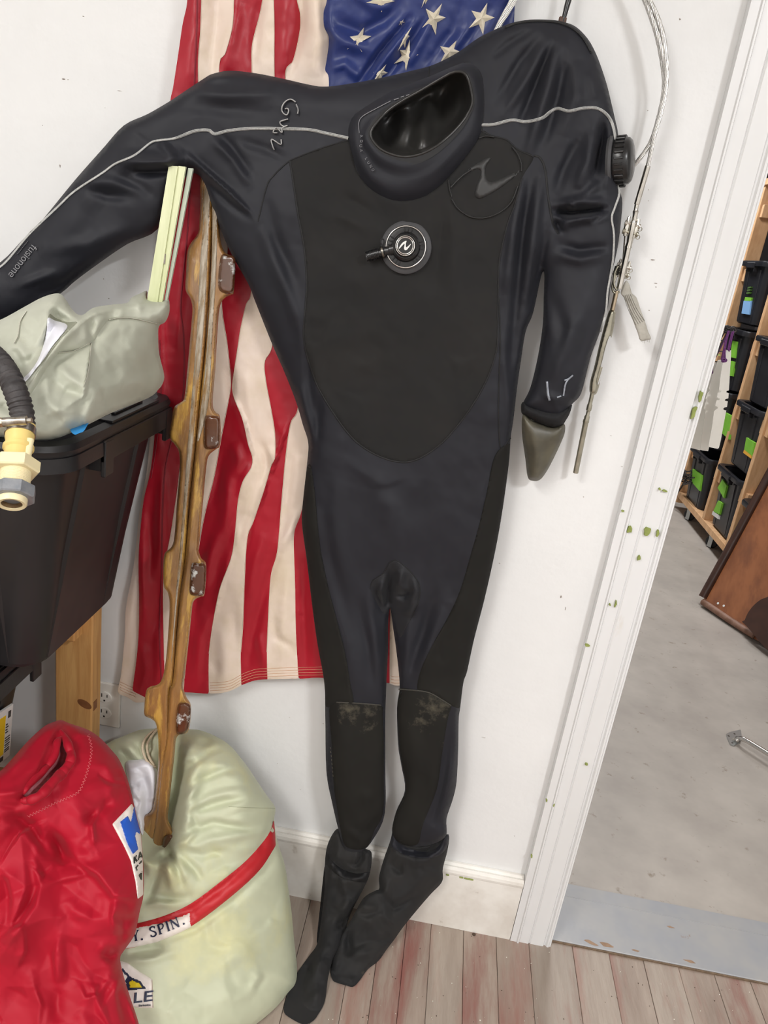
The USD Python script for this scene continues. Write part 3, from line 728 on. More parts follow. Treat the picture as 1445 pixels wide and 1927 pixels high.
lc, lr = by_angle(COL, cen), by_angle(RIM, cen)
th = np.linspace(-np.pi, np.pi, NL, endpoint=False)
low = np.clip(np.sin(th), -0.3, 1)          # the collar stands out most at its lower front
rimlift = 0.020 + 0.024 * np.clip(low, 0, 1)
rows = []
tb = S.base(lc) - S.height(lc)
tmid = np.interp(np.arange(NL), np.arange(NL), tb)
tc = float(np.median(tb))
for k in range(13):
    s = k / 12
    uv = lc * (1 - s) + lr * s
    bulge = np.sin(s * np.pi) * 0.006
    fold = 0.006 * np.sin(s * 9) * np.exp(-((th - 2.3) / 0.7) ** 2) * np.sin(np.pi * s) + .004 * np.exp(-((s - .45) / .12) ** 2) * np.exp(-((th - 1.5) / 0.8) ** 2)
    t = tb * (1 - s) + tc * s - (rimlift * s ** 0.8 + bulge + fold) - 0.0015 * min(1, s * 6)
    rows.append(EYE + ray(uv) * t[:, None])
trim = tc - rimlift - 0.0015


def rings_mesh(rows):
    v = np.vstack(rows); n = len(rows[0]); f = []
    i = np.arange(n); j = (i + 1) % n
    for k in range(len(rows) - 1):
        f.append(np.stack([k * n + i, (k + 1) * n + i, (k + 1) * n + j, k * n + j], 1))
    f = np.vstack(f)
    return v, np.vstack([f[:, [0, 1, 2]], f[:, [0, 2, 3]]])


co = suit.part('collar', rings_mesh(rows), m_navy, True, label='navy folded collar around the neck opening')
# dark band of the folded collar on the left and front
band = []
for k in range(4):
    s = 0.80 + 0.185 * k / 3
    uv = lc * (1 - s) + lr * s
    t = tb * (1 - s) + tc * s - (rimlift * s ** 0.8 + np.sin(s * np.pi) * 0.006 + .004 * np.exp(-((s - .45) / .12) ** 2) * np.exp(-((th - 1.5) / 0.8) ** 2)) - 0.003
    band.append(EYE + ray(uv) * t[:, None])
suit.part('collar_band', rings_mesh(band), mat('collar_band_black', srgb(24, 24, 26), rough=0.7), True, co, label='black band at the collar top')
# rim roll
suit.part('collar_rim', tube(EYE + ray(lr) * (trim - 0.001)[:, None], 0.0022, 8, closed=True), mat('rim_latex', srgb(38, 37, 36), rough=0.25), True, co)
inn = []
deep = tc + 0.034
c2 = np.array([792.0, 220.0])
for k, (s_, sh) in enumerate(((0, .985), (.12, .965), (.35, .93), (.65, .89), (.9, .84), (1, .74), (1, .6), (1, .45), (1, .3), (1, .15), (1, .05))):
    uv = c2 + (lr - c2) * sh
    # a slack sheet of rubber: two broad soft folds, rising towards the lower rim
    q = (uv - c2) @ np.array([.94, -.34])
    r_ = (uv - c2) @ np.array([.34, .94])
    sag = .010 * np.cos(q / 17.0 + .8) * s_ ** 2 + .006 * np.sin(q / 8.5 + r_ / 14) * s_ ** 2 + .034 * np.clip(r_ / 50, -.5, 1) * s_ ** 2
    t = trim * (1 - s_) + deep * s_ - sag
    inn.append(EYE + ray(uv) * np.minimum(t, (-.006 - EYE[1]) / ray(uv)[:, 1])[:, None])
v_, f_ = rings_mesh(inn)
ctr = v_[-NL:].mean(0)
f2 = np.stack([np.full(NL, len(v_)), np.arange(NL) + len(v_) - NL, (np.arange(NL) + 1) % NL + len(v_) - NL], 1)
suit.part('neck_seal', (np.vstack([v_, ctr]), np.vstack([f_[:, ::-1], f2])), m_latex, True, co, label='shiny black latex neck seal inside the collar')
# pale edge line and the collar's small lettering


def on_collar(uv, lift=.0035):
    uv = np.atleast_2d(uv)
    a = np.arctan2(uv[:, 1] - cen[1], uv[:, 0] - cen[0])
    ii = (a + np.pi) / (2 * np.pi) * NL
    i0 = np.floor(ii).astype(int) % NL; i1 = (i0 + 1) % NL; fr = (ii - np.floor(ii))[:, None]
    C_ = lc[i0] * (1 - fr) + lc[i1] * fr; R_ = lr[i0] * (1 - fr) + lr[i1] * fr
    s = np.clip(((uv - C_) * (R_ - C_)).sum(1) / ((R_ - C_) ** 2).sum(1), 0, 1)
    tb_ = tb[i0] * (1 - fr[:, 0]) + tb[i1] * fr[:, 0]; rl = rimlift[i0]
    t = tb_ * (1 - s) + tc * s - (rl * s ** .8 + np.sin(s * np.pi) * .006) - lift
    return EYE + ray(uv) * t[:, None]


suit.part('collar_line', tube(on_collar(smooth_path([(676, 250), (675, 232), (682, 219), (710, 203), (735, 190)], 6), .004), 0.0006, 6), m_fade, True, co)
for a, b in (((741, 188), (750, 185)), ((754, 183), (760, 181)), ((764, 180), (770, 178))):
    suit.part('collar_line', tube(on_collar(np.array([a, b], float), .004), 0.0007, 6), m_fade, True, co)
let = text2d('A', 1)
for chs, u, v, ang in (('A', 677, 254, 80), ('Q', 677, 263, 84), ('U', 676, 272, 86), ('A', 677, 281, 86), ('L', 686, 298, 60), ('U', 690, 305, 58), ('N', 694, 312, 56), ('G', 698, 319, 54)):
    g = text2d(chs, 1)
    a = math.radians(ang)
    ex = np.array([math.cos(a), math.sin(a)]) * 5.2; ey = np.array([math.sin(a), -math.cos(a)]) * 5.2
    uv = np.array([u, v]) + g[0][:, :1] * ex + g[0][:, 1:2] * ey
    top = g[0][:, 2] > .05
    suit.part('letter', (np.where(top[:, None], on_collar(uv, .0062), on_collar(uv, .0045)), g[1]), m_fade, False, co)

# handwritten name on the raised shoulder
GUZZ = [[(557, 196), (561, 206), (560, 214)], [(556, 192), (548, 187), (540, 189), (533, 196), (530, 206), (534, 214), (540, 216), (543, 209), (541, 204), (536, 205)], [(542, 224), (535, 226), (527, 229), (528, 234), (534, 238), (541, 236)], [(530, 241), (530, 250), (520, 240), (514, 249), (522, 250)], [(531, 241), (535, 238)], [(529, 262), (528, 272), (511, 262), (513, 275), (516, 282)]]
for g in GUZZ:
    suit.part('handwriting', S.ribbon(g, 2.8, .0058, step=2), m_pen, True, label='silver pen handwriting on the shoulder')
# printed word on the sleeve and the small line above it
g = text2d('fusionone', 1)
a = math.radians(128.5)
ex = np.array([math.cos(a), math.sin(a)]); ey = np.array([math.sin(a), -math.cos(a)])
L_ = g[0][:, 0].max()
suit.part('lettering', S.print_(g, (61, 459), ex * (74 / L_), ey * 12.5, .003), m_fade, False, label='grey printed word near the cuff of the raised sleeve')
for k in range(9):
    p0 = np.array([55, 456]) + ex * (k * 3.6) - ey * 3.5
    suit.part('small_print', S.ribbon([p0, p0 + ex * 2.4], 1.2, .003, smooth=False, step=2), m_fade, True)
# leg print
for k in range(8):
    p0 = np.array([621.5 + k * .7, 1406 + k * 7.4])
    suit.part('small_print', S.ribbon([p0, p0 + np.array([.4, 3.6])], 1.5, .0022, smooth=False, step=2), mat('faded_print', srgb(86, 82, 70), rough=.8), True)
# smears of paint on the hanging sleeve's cuff
for g, w in (([(1029, 718), (1031, 740), (1034, 754)], 4.5), ([(1078, 706), (1065, 720), (1060, 745)], 3.5), ([(1072, 712), (1062, 716)], 3), ([(1048, 748), (1056, 745)], 3)):
    suit.part('paint_smear', S.ribbon(g, w, .003, step=2), m_smear, True)
# raised emblem on the chest panel: a ring cut by a flowing letter
arcs = [[(901, 260), (914, 256), (930, 258)], [(964, 277), (975, 292), (981, 310), (981, 322)], [(844, 338), (846, 356), (850, 370)], [(850, 375), (862, 393), (885, 408), (912, 410), (940, 400), (962, 380), (974, 350)]]
for a_ in arcs:
    suit.part('emblem', S.ribbon(a_, 3.2, .0044), m_emboss, True, ch, label='raised grey ring of the chest emblem')
suit.part('emblem', S.ribbon([(848, 353), (860, 340), (872, 329), (886, 320)], 4.0, .0044), m_emboss, True, ch, label='thin tail of the chest emblem letter')
NL_ = [(880, 319), (900, 306), (917, 297), (925, 297), (915, 312), (913, 326), (917, 339), (927, 342), (950, 333), (978, 320), (973, 328), (955, 344), (935, 358), (910, 372), (898, 374), (893, 366), (896, 350), (904, 330), (904, 321), (897, 318), (886, 322)]
suit.part('emblem', S.panel(NL_, lift=.0048, depth=.001, step=4, round_=True, bevel=.5), m_emboss, True, ch, label='raised flowing letter of the chest emblem')

# wrist: ribbed cuff and latex seal
CU = [(983, 757), (1004, 764), (1035, 771), (1062, 768), (1076, 760), (1072, 778), (1064, 792), (1058, 800), (1040, 805), (1015, 797), (990, 784), (981, 776)]
RW = Relief(CU, [(990, 765, -.063), (1070, 765, -.066), (1030, 800, -.06), (1030, 780, -.062)], T=.034, r=32, step=4, back=.7)
cu = suit.part('cuff', RW.body(), mat('cuff_black', srgb(15, 15, 17), srgb(24, 24, 27), scale=400, rough=.9), True, label='black ribbed cuff of the hanging sleeve')
WS = [(984, 779), (1000, 790), (1020, 798), (1042, 803), (1061, 797), (1063, 812), (1056, 832), (1040, 866), (1028, 888), (1016, 903), (1003, 905), (993, 898), (988, 860), (982, 815)]
R2 = Relief(WS, [(1020, 790, -.06), (985, 800, -.058), (1062, 800, -.058), (1005, 900, -.035)], T=.028, r=34, step=4, back=.5, folds=[([(1000, 810), (1010, 850), (1008, 890)], .004, 8), ([(1040, 815), (1028, 850), (1016, 885)], -.003, 8)])
suit.part('wrist_seal', R2.body(), m_wrist, True, label='grey latex wrist seal')
# far wrist hidden by the bag: the sleeve simply runs on

# inflator valve in the middle of the chest
c0 = S.surf([(764, 466)], 0)[0]
ax = np.array([0.02, -0.985, 0.10]); ax /= np.linalg.norm(ax)
MV = frame(c0, ax)
vf = suit.part('valve_flange', lathe([(0, -.004), (.040, -.004), (.0425, -.001), (.042, .003), (.038, .006), (.032, .007), (.0, .007)], 48, c0, ax), m_greyrubber, 40, label='grey rubber flange of the chest valve')
vb = suit.part('valve_body', lathe([(0, .004), (.0335, .004), (.0335, .0095), (.031, .0105), (.024, .0105), (.022, .018), (.019, .0205), (0, .0205)], 48, c0, ax), m_blackplastic, 35, label='black round body of the chest valve')
rg = lathe([(.0310, .009), (.0335, .0095), (.0340, .0112), (.0326, .0122), (.0310, .0115), (.0310, .009)], 64, c0, ax)
suit.part('ring', rg, m_chrome, True, vb, label='chrome ring of the chest valve')
for k in range(28):
    a = 2 * np.pi * k / 28
    if (k // 3) % 2: continue
    b = box(.0245, .0300, -.0009, .0009, .0100, .0122, .0004)
    Rz = np.eye(4); Rz[0, 0], Rz[0, 1], Rz[1, 0], Rz[1, 1] = math.cos(a), -math.sin(a), math.sin(a), math.cos(a)
    suit.part('rib', xform(xform(b, Rz), MV), m_blackplastic, False, vb)
bt = suit.part('button', lathe([(0, .018), (.0165, .018), (.0175, .021), (.0175, .026), (.0160, .0280), (0, .0285)], 40, c0, ax), m_blackplastic, 35, vf, label='round push button with a chrome emblem')
for r_ in (.0152, .0128):
    suit.part('button_ring', lathe([(r_ - .0009, .0275), (r_ + .0009, .0275), (r_ + .0007, .0291), (r_ - .0007, .0291), (r_ - .0009, .0275)], 40, c0, ax), m_chrome, True, vf)
NB = [(-.0092, -.004), (-.0056, .003), (-.001, .0070), (.0012, .0072), (.0006, .0035), (.0016, -.0018), (.0038, -.0012), (.0088, .0042), (.0070, -.0008), (.0034, -.0062), (.0004, -.0068), (-.0012, -.004), (-.0012, .0015), (-.0024, .0022), (-.0052, -.0014), (-.0084, -.0058)]
MB = MV.copy()
ex_ = np.array([1.0, 0, 0]); ex_ -= ax * (ex_ @ ax); ex_ /= np.linalg.norm(ex_)
MB[:3, 0] = ex_; MB[:3, 1] = -np.cross(ex_, ax); MB[:3, 3] = c0 + ax * .0284
suit.part('button_emblem', extrude(Polygon(smooth_path(NB, 4, True)), .0012, MB), mat('white_enamel', srgb(225, 225, 222), rough=.25), False, vf)
# side inlet nipple pointing to the left
d = at(694, 481, c0[1] - .012) - at(744, 467, c0[1] - .012); d /= np.linalg.norm(d)
o = at(744, 468, c0[1] - .012)
prof_ = [(0, 0), (.0085, 0), (.0085, .010), (.0075, .011), (.0075, .018), (.0092, .019), (.0092, .0235), (.006, .0245), (.006, .028)]
for k in range(9):
    prof_ += [(.0086, .0285 + k * .0022), (.0086, .0295 + k * .0022), (.0074, .0300 + k * .0022), (.0074, .0305 + k * .0022)]
prof_ += [(.0080, .0495), (.0050, .0500), (.0040, .047), (0, .047)]
suit.part('inlet', lathe(prof_, 20, o, d), m_blackplastic, 30, vf, label='threaded black inlet of the chest valve')
suit.part('inlet_collar', lathe([(.0072, .020), (.0096, .020), (.0096, .0228), (.0072, .0228), (.0072, .020)], 20, o, d), mat('dull_steel', srgb(120, 116, 108), rough=.35, metal=1.0), 30, vf)
q = np.array([at(*p, c0[1] - .016) for p in ((720, 463), (716, 455), (718, 450), (722, 451), (722, 458), (719, 465))])
suit.part('cord_loop', tube(smooth_path(q, 6), .0011, 6), m_stitch, True, vf)

# exhaust valve on the outer arm
e0 = at(1168, 304, -.062)
axe = np.array([.93, -.30, .18]); axe /= np.linalg.norm(axe)
ev = suit.part('arm_valve', lathe([(0, -.012), (.034, -.012), (.036, -.006), (.0365, .004), (.034, .013), (.030, .017), (.022, .0195), (0, .0205)], 40, e0, axe), m_blackplastic, 30, label='round black exhaust valve on the upper arm')
Me = frame(e0, axe)
for k in range(26):
    a = 2 * np.pi * k / 26
    b = box(.0345, .0385, -.0016, .0016, -.006, .008, .0006)
    Rz = np.eye(4); Rz[0, 0], Rz[0, 1], Rz[1, 0], Rz[1, 1] = math.cos(a), -math.sin(a), math.sin(a), math.cos(a)
    suit.part('grip_rib', xform(xform(b, Rz), Me), m_blackplastic, False, ev)
suit.part('valve_base', lathe([(0, -.018), (.041, -.018), (.043, -.014), (.040, -.010), (0, -.010)], 40, e0, axe), m_greyrubber, 30, ev)

# socks: soft boots that slump onto the floor
toeL, toeR = on_floor(572, 1922, 0.012)[1], on_floor(650, 1852, 0.012)[1]
SL = [(628, 1566), (640, 1560), (655, 1585), (690, 1598), (699, 1604), (699, 1625), (694, 1650), (684, 1672), (666, 1706), (655, 1732), (649, 1755), (634, 1790), (626, 1806), (617, 1842), (611, 1885), (598, 1910), (588, 1922), (572, 1928), (550, 1918), (534, 1904), (538, 1880), (549, 1848), (565, 1822), (582, 1798), (597, 1776), (603, 1740), (608, 1700), (611, 1665), (611, 1631), (615, 1594)]
CL = [(632, 1575, -.058), (695, 1600, -.064), (612, 1640, -.06), (690, 1650, -.075), (620, 1720, -.10), (655, 1730, -.11), (600, 1775, -.145), (632, 1790, -.165), (565, 1825, -.20), (615, 1850, -.235), (540, 1900, -.275), (580, 1924, -.305), (605, 1895, -.275)]
FL_ = [([(640, 1600), (620, 1640), (618, 1670)], .008, 9), ([(655, 1625), (670, 1628), (680, 1615), (680, 1595)], -.010, 5), ([(618, 1612), (640, 1630), (650, 1640), (690, 1645)], -.008, 6), ([(625, 1655), (660, 1660), (692, 1648)], .006, 8), ([(640, 1650), (648, 1675), (652, 1690)], .005, 6), ([(632, 1745), (650, 1730), (658, 1735)], -.012, 7), ([(650, 1735), (645, 1760), (638, 1790)], -.009, 6), ([(615, 1770), (600, 1810), (585, 1860)], .007, 12), ([(590, 1800), (570, 1840), (558, 1880)], -.006, 9), ([(560, 1850), (548, 1890)], .006, 8), ([(600, 1850), (590, 1890)], .005, 9), ([(540, 1900), (570, 1905), (600, 1900)], -.005, 6), ([(660, 1690), (640, 1720)], .006, 8)]
RS = Relief(SL, CL, T=.030, r=36, folds=FL_, noise=[(.003, 40, 4)], facets=[(.008, 34, 61), (.003, 16, 63)], gain=2.2, step=4, back=.45)
sl = suit.part('sock', RS.body(), m_sock, True, label='nearer soft black sock boot, toe to the left')
suit.part('sock_cuff', RS.panel([(617, 1606), (624, 1620), (645, 1636), (672, 1644), (695, 1641), (697, 1652), (690, 1660), (664, 1658), (640, 1650), (619, 1633), (612, 1622)], lift=.0035), m_stitch, True, sl)
BK = [(612, 1628), (620, 1660), (628, 1715), (626, 1752), (612, 1762), (600, 1776), (596, 1772), (598, 1745), (603, 1700), (607, 1660)]
RB = Relief(BK, [(612, 1630, -.03), (628, 1700, -.04), (600, 1775, -.085), (604, 1700, -.035)], T=.012, r=20, step=4, back=.5)
suit.part('sock_heel', RB.body(), m_stitch, True, sl, label='black heel flap behind the sock')
SR = [(741, 1555), (752, 1580), (780, 1592), (815, 1585), (836, 1572), (845, 1572), (842, 1600), (833, 1635), (832, 1659), (810, 1683), (780, 1718), (756, 1748), (742, 1768), (728, 1786), (712, 1808), (692, 1824), (676, 1846), (664, 1857), (650, 1854), (636, 1850), (625, 1843), (622, 1815), (630, 1790), (648, 1752), (664, 1725), (684, 1690), (706, 1676), (714, 1672), (713, 1651), (722, 1617), (735, 1580)]
CR = [(745, 1565, -.055), (840, 1560, -.05), (722, 1620, -.06), (832, 1640, -.045), (712, 1660, -.075), (790, 1705, -.055), (735, 1740, -.095), (670, 1710, -.13), (640, 1780, -.15), (715, 1800, -.13), (628, 1840, -.195), (662, 1855, -.21), (690, 1825, -.175)]
FR_ = [([(736, 1575), (760, 1598), (800, 1606), (838, 1580)], -.009, 7), ([(740, 1605), (780, 1622), (830, 1605)], .005, 9), ([(735, 1625), (752, 1640), (752, 1620)], -.008, 6), ([(725, 1690), (740, 1710), (752, 1705), (780, 1685)], -.008, 6), ([(715, 1705), (728, 1728), (745, 1745)], .007, 7), ([(730, 1650), (726, 1690)], .006, 8), ([(800, 1640), (770, 1680), (745, 1700)], .006, 14), ([(670, 1715), (690, 1722), (720, 1712)], -.006, 6), ([(654, 1750), (656, 1790), (650, 1800)], -.010, 7), ([(660, 1800), (690, 1795), (715, 1785)], .006, 10), ([(690, 1825), (720, 1790), (745, 1765)], .006, 8), ([(630, 1840), (660, 1846), (680, 1840)], .004, 6), ([(680, 1690), (700, 1740), (720, 1770)], .007, 14), ([(636, 1800), (628, 1830)], .005, 6)]
RR = Relief(SR, CR, T=.030, r=42, folds=FR_, noise=[(.003, 40, 9)], facets=[(.008, 34, 62), (.003, 16, 64)], gain=2.2, step=4, back=.4)
sr = suit.part('sock', RR.body(), m_sock, True, label='farther soft black sock boot, crumpled at the ankle')
suit.part('sock_cuff', RR.panel([(738, 1570), (756, 1590), (790, 1602), (820, 1598), (843, 1566), (842, 1592), (822, 1612), (786, 1614), (752, 1604), (733, 1588)], lift=.0025), m_navy, True, sr)
suit.done()

# hanger hook above the shoulder
hk = Thing('hanger', 'black hanger strap holding up the suit shoulder', 'hanger')
hk.part('strap', tube(np.array([at(1082, -110, .002), at(1082, -112, -.03), at(1079, -60, -.034), at(1070, 0, -.034), at(1066, 14, -.035), at(1061, 34, -.036), at(1058, 46, -.036)]), [.003, .0046, .0046, .0046, .0042, .0034, .003], 10), m_blackplastic, True)
hk.part('tab', box(*(lambda c: (c[0] - .006, c[0] + .006, c[1] - .003, c[1] + .003, c[2] - .004, c[2] + .006))(at(1058, 40, -.036)), .0015), mat('rusty_tab', srgb(86, 62, 50), rough=.6), False)
hk.done()
# ---------------------------------------------------------------- the flag
m_red = mat('flag_red', srgb(178, 18, 42), srgb(168, 14, 36), scale=6, rough=0.42, sheen=0.25, bump=0.08, bscale=700, bdist=0.0006, translucent=0.12)
m_white = mat('flag_white', srgb(246, 230, 218), srgb(240, 222, 204), scale=4, rough=0.42, sheen=0.25, bump=0.08, bscale=700, bdist=0.0006, translucent=0.2, dirt=srgb(226, 210, 180), dscale=5, dlo=0.5, dhi=0.75)
m_blue = mat('flag_blue', srgb(38, 55, 118), srgb(32, 46, 104), scale=6, rough=0.4, sheen=0.25, bump=0.08, bscale=700, bdist=0.0006, dirt=srgb(70, 72, 92), dscale=12, dlo=0.70, dhi=0.85, translucent=0.1)
m_star = mat('star_thread', srgb(226, 216, 196), srgb(204, 194, 172), scale=50, rough=0.4, bump=0.4, bscale=500, stretch=(1, 1, 3), bdist=0.001)
m_rstitch = mat('red_stitch', srgb(128, 14, 34), rough=0.6)
m_wstitch = mat('tan_stitch', srgb(214, 172, 138), rough=0.6)
m_pinkst = mat('seam_shadow', srgb(206, 186, 168), rough=0.6)

FO = [(352, -70), (352, 0), (343, 45), (335, 100), (325, 165), (320, 190), (316, 260), (318, 345), (308, 440), (298, 540), (297, 610), (296, 700), (292, 800), (283, 883), (270, 940), (263, 1003), (260, 1060), (261, 1130), (260, 1200), (254, 1260), (249, 1300), (262, 1318), (275, 1319), (300, 1306), (340, 1303), (395, 1306), (430, 1302), (455, 1290), (480, 1281), (505, 1279), (562, 1278), (600, 1276), (660, 1280), (720, 1284), (745, 1291), (757, 1290), (775, 1284), (800, 1270), (820, 1100), (830, 900), (860, 600), (930, 300), (960, 140), (967, 60), (969, 0), (970, -70)]
FC = [(352, -60, -.052), (330, 140, -.050), (450, 0, -.024), (560, 0, -.026), (620, 40, -.030), (750, 60, -.024), (960, 20, -.014), (320, 350, -.038), (400, 450, -.022), (300, 650, -.026), (430, 700, -.024), (500, 700, -.022), (285, 900, -.034), (400, 950, -.028), (540, 900, -.022), (262, 1100, -.044), (400, 1150, -.030), (560, 1150, -.026), (252, 1290, -.05), (400, 1290, -.036), (560, 1270, -.032), (745, 1285, -.022), (700, 600, -.012), (800, 300, -.010), (800, 1000, -.012)]
FF = [([(375, -60), (365, 60), (350, 180)], .006, 16), ([(410, -60), (405, 60), (395, 140)], -.006, 12), ([(455, -40), (440, 50), (420, 140)], .007, 14), ([(500, -40), (482, 50), (474, 140)], -.006, 10), ([(540, -40), (535, 60), (530, 145)], .006, 16), ([(566, -60), (568, 20), (566, 60), (552, 115), (538, 150)], -.007, 8), ([(590, -40), (596, 60), (590, 150)], .009, 18),
      ([(614, -30), (610, 20), (612, 55), (619, 75), (615, 110), (613, 150)], -.009, 7), ([(625, 20), (640, 45), (680, 60), (720, 40), (760, 0)], -.007, 12), ([(622, 60), (650, 80), (700, 95)], .006, 14), ([(770, 35), (745, 65), (715, 100), (675, 158)], -.011, 7), ([(780, 40), (752, 75), (725, 110), (690, 160)], .008, 9), ([(805, 30), (775, 75), (740, 130), (720, 155)], -.006, 7), ([(830, 10), (800, 60), (765, 130)], .005, 10), ([(870, 0), (850, 60), (800, 130)], -.004, 10), ([(890, 40), (860, 80), (840, 110)], .004, 10), ([(930, 0), (900, 50), (880, 85)], -.003, 9), ([(620, 130), (650, 120), (680, 150)], .005, 9), ([(660, -20), (700, 10), (740, 15)], .005, 12),
      ([(345, 420), (340, 540), (330, 660)], .005, 10), ([(322, 440), (312, 560), (310, 700)], -.005, 9), ([(372, 420), (365, 560)], -.004, 8), ([(300, 620), (305, 740), (295, 850)], .004, 8),
      ([(430, 690), (434, 725), (434, 760)], -.009, 8), ([(443, 750), (458, 795), (472, 845), (474, 870)], .010, 8, 's'), ([(474, 870), (462, 900), (450, 940)], .008, 9), ([(440, 830), (450, 865), (445, 900)], .007, 12), ([(420, 840), (410, 900), (395, 960)], -.005, 10), ([(432, 900), (428, 960), (418, 1010)], .007, 12), ([(410, 1000), (395, 1050), (385, 1110)], .006, 10), ([(437, 1040), (420, 1090), (405, 1160)], .007, 8, 's'), ([(375, 1030), (372, 1100), (362, 1180)], -.006, 9), ([(395, 1150), (375, 1200), (368, 1280)], .006, 9),
      ([(460, 700), (470, 760), (480, 820)], .006, 12), ([(488, 830), (500, 850), (505, 880), (495, 920)], -.008, 7), ([(500, 840), (512, 860), (512, 880)], .005, 7), ([(505, 780), (515, 820), (516, 860)], -.005, 7), ([(478, 960), (465, 1000), (462, 1040)], -.005, 6), ([(450, 990), (446, 1030)], .004, 8), ([(480, 880), (470, 930), (460, 970)], .005, 9),
      ([(545, 790), (530, 830), (520, 860), (505, 900), (480, 980)], .010, 8, 's'), ([(548, 850), (540, 930), (525, 1010)], -.006, 9), ([(535, 1020), (515, 1060), (505, 1100)], -.005, 7), ([(500, 1000), (480, 1060), (470, 1130)], .006, 11), ([(510, 1080), (490, 1140), (475, 1200), (465, 1260)], -.006, 9), ([(485, 1190), (495, 1230), (500, 1270)], .006, 9), ([(560, 960), (545, 1000), (525, 1040)], .007, 8), ([(540, 1060), (535, 1150), (530, 1250)], .005, 12), ([(515, 1160), (520, 1200), (545, 1215), (555, 1230)], -.005, 7), ([(590, 1000), (592, 1130), (598, 1260)], .006, 12), ([(570, 1060), (572, 1160), (576, 1270)], -.005, 8),
      ([(305, 880), (302, 960), (300, 1060)], .007, 9), ([(280, 960), (285, 1040), (275, 1100)], -.006, 9), ([(270, 1040), (268, 1120), (272, 1190)], .006, 9), ([(300, 1080), (295, 1150), (285, 1230)], -.005, 10), ([(295, 1180), (300, 1240), (295, 1300)], .005, 8), ([(270, 1220), (275, 1260), (268, 1300)], .005, 8), ([(415, 1180), (425, 1240), (420, 1290)], .005, 12), ([(400, 1240), (410, 1270)], -.004, 8), ([(440, 1150), (445, 1220)], -.004, 9)]
FG = Relief(FO, FC, T=.003, r=20, folds=FF, noise=[(.0025, 55, 2), (.0012, 18, 12)], step=4.5, ymax=-.004, gain=1.5)


def pl(*p): return list(p)


b0 = FO[0:21]
b1 = pl((380, -70), (379, 0), (377, 60), (373, 150), (388, 350), (393, 450), (385, 600), (370, 700), (343, 850), (334, 920), (322, 1000), (311, 1060), (307, 1110), (309, 1243), (308, 1330))
b2 = pl((444, -70), (440, 0), (437, 50), (424, 100), (412, 136), (424, 350), (428, 470), (417, 567), (427, 643), (433, 700), (434, 726), (430, 753), (417, 820), (403, 896), (387, 960), (375, 1023), (360, 1137), (355, 1193), (347, 1277), (345, 1330))
b3 = pl((506, -70), (494, 0), (488, 30), (480, 60), (474, 90), (474, 136), (478, 300), (474, 533), (463, 573), (453, 617), (448, 650), (440, 703), (437, 730), (442, 753), (457, 790), (467, 836), (475, 860), (473, 880), (457, 906), (448, 943), (443, 997), (437, 1043), (427, 1073), (413, 1110), (400, 1177), (393, 1230), (393, 1330))
b4 = pl((512, -70), (515, 0), (516, 60), (516, 136), (520, 300), (516, 560), (512, 650), (498, 680), (500, 716), (510, 770), (517, 816), (517, 860), (510, 876), (497, 920), (477, 980), (465, 1013), (460, 1093), (457, 1177), (453, 1227), (455, 1330))
b5 = pl((548, -70), (559, 0), (565, 27), (564, 60), (552, 113), (537, 147), (560, 300), (572, 600), (562, 760), (547, 796), (538, 856), (530, 943), (522, 1037), (510, 1083), (505, 1160), (502, 1227), (505, 1330))
b6 = pl((622, -70), (615, 0), (609, 23), (610, 50), (619, 73), (615, 110), (612, 133), (619, 157), (612, 300), (610, 500), (605, 700), (585, 880), (567, 963), (555, 997), (553, 1027), (555, 1093), (557, 1193), (562, 1283), (562, 1330))
b7 = pl((660, 400), (650, 700), (620, 963), (618, 1100), (622, 1283), (622, 1330))
b8 = pl((710, 400), (700, 700), (680, 963), (678, 1100), (684, 1283), (684, 1330))
b9 = pl((760, 400), (750, 700), (738, 963), (734, 1170), (733, 1230), (733, 1330))
b10 = pl((860, 400), (850, 700), (830, 963), (800, 1270), (790, 1330))
flag = Thing('flag', 'red, white and blue star-striped flag hung sideways on the wall behind the suit', 'flag')


def stripe(a, b, m, name='stripe', lift=0.0005, label=None):
    a, b = smooth_path(a, 5), smooth_path(b, 5)
    pg = np.vstack([a, b[::-1]])
    return flag.part(name, FG.panel(pg, lift=lift, depth=.0008, step=5, round_=False, bevel=.01), m, True, label=label)


for k, (a, b) in enumerate(((b0, b1), (b1, b2), (b2, b3), (b3, b4), (b4, b5), (b5, b6), (b6, b7), (b7, b8), (b8, b9), (b9, b10))):
    if k == 6: a = [(612, 400)] + b6[9:]
    stripe(a, b, m_white if k % 2 else m_red, label=('white' if k % 2 else 'red') + ' stripe of the flag')
can = flag.part('canton', FG.panel(np.vstack([smooth_path(b6[:9], 5), [(660, 330), (760, 400), (860, 400)], FO[-6:][1:]]), lift=.0012, depth=.0008, step=4.5, round_=False, bevel=.01), m_blue, True, label='blue field with white stars')
# a fold of the flag seen at the far left behind the first stripe
F2 = Relief([(292, 770), (290, 860), (283, 930), (290, 1060), (290, 1290), (262, 1322), (240, 1312), (222, 1302), (228, 1268), (235, 1193), (237, 1143), (252, 1060), (263, 960), (277, 880), (284, 800)], [(290, 780, -.014), (282, 900, -.02), (245, 1120, -.03), (225, 1295, -.036), (285, 1280, -.032), (285, 1000, -.02)], T=.004, r=14, folds=[([(262, 1010), (250, 1120), (246, 1280)], .006, 7), ([(256, 1140), (244, 1210)], -.005, 6), ([(280, 850), (270, 950)], .004, 6)], step=5)
fb = flag.part('folded_stripe', F2.body(), m_white, True, label='white stripe folded behind the leftmost red stripe')
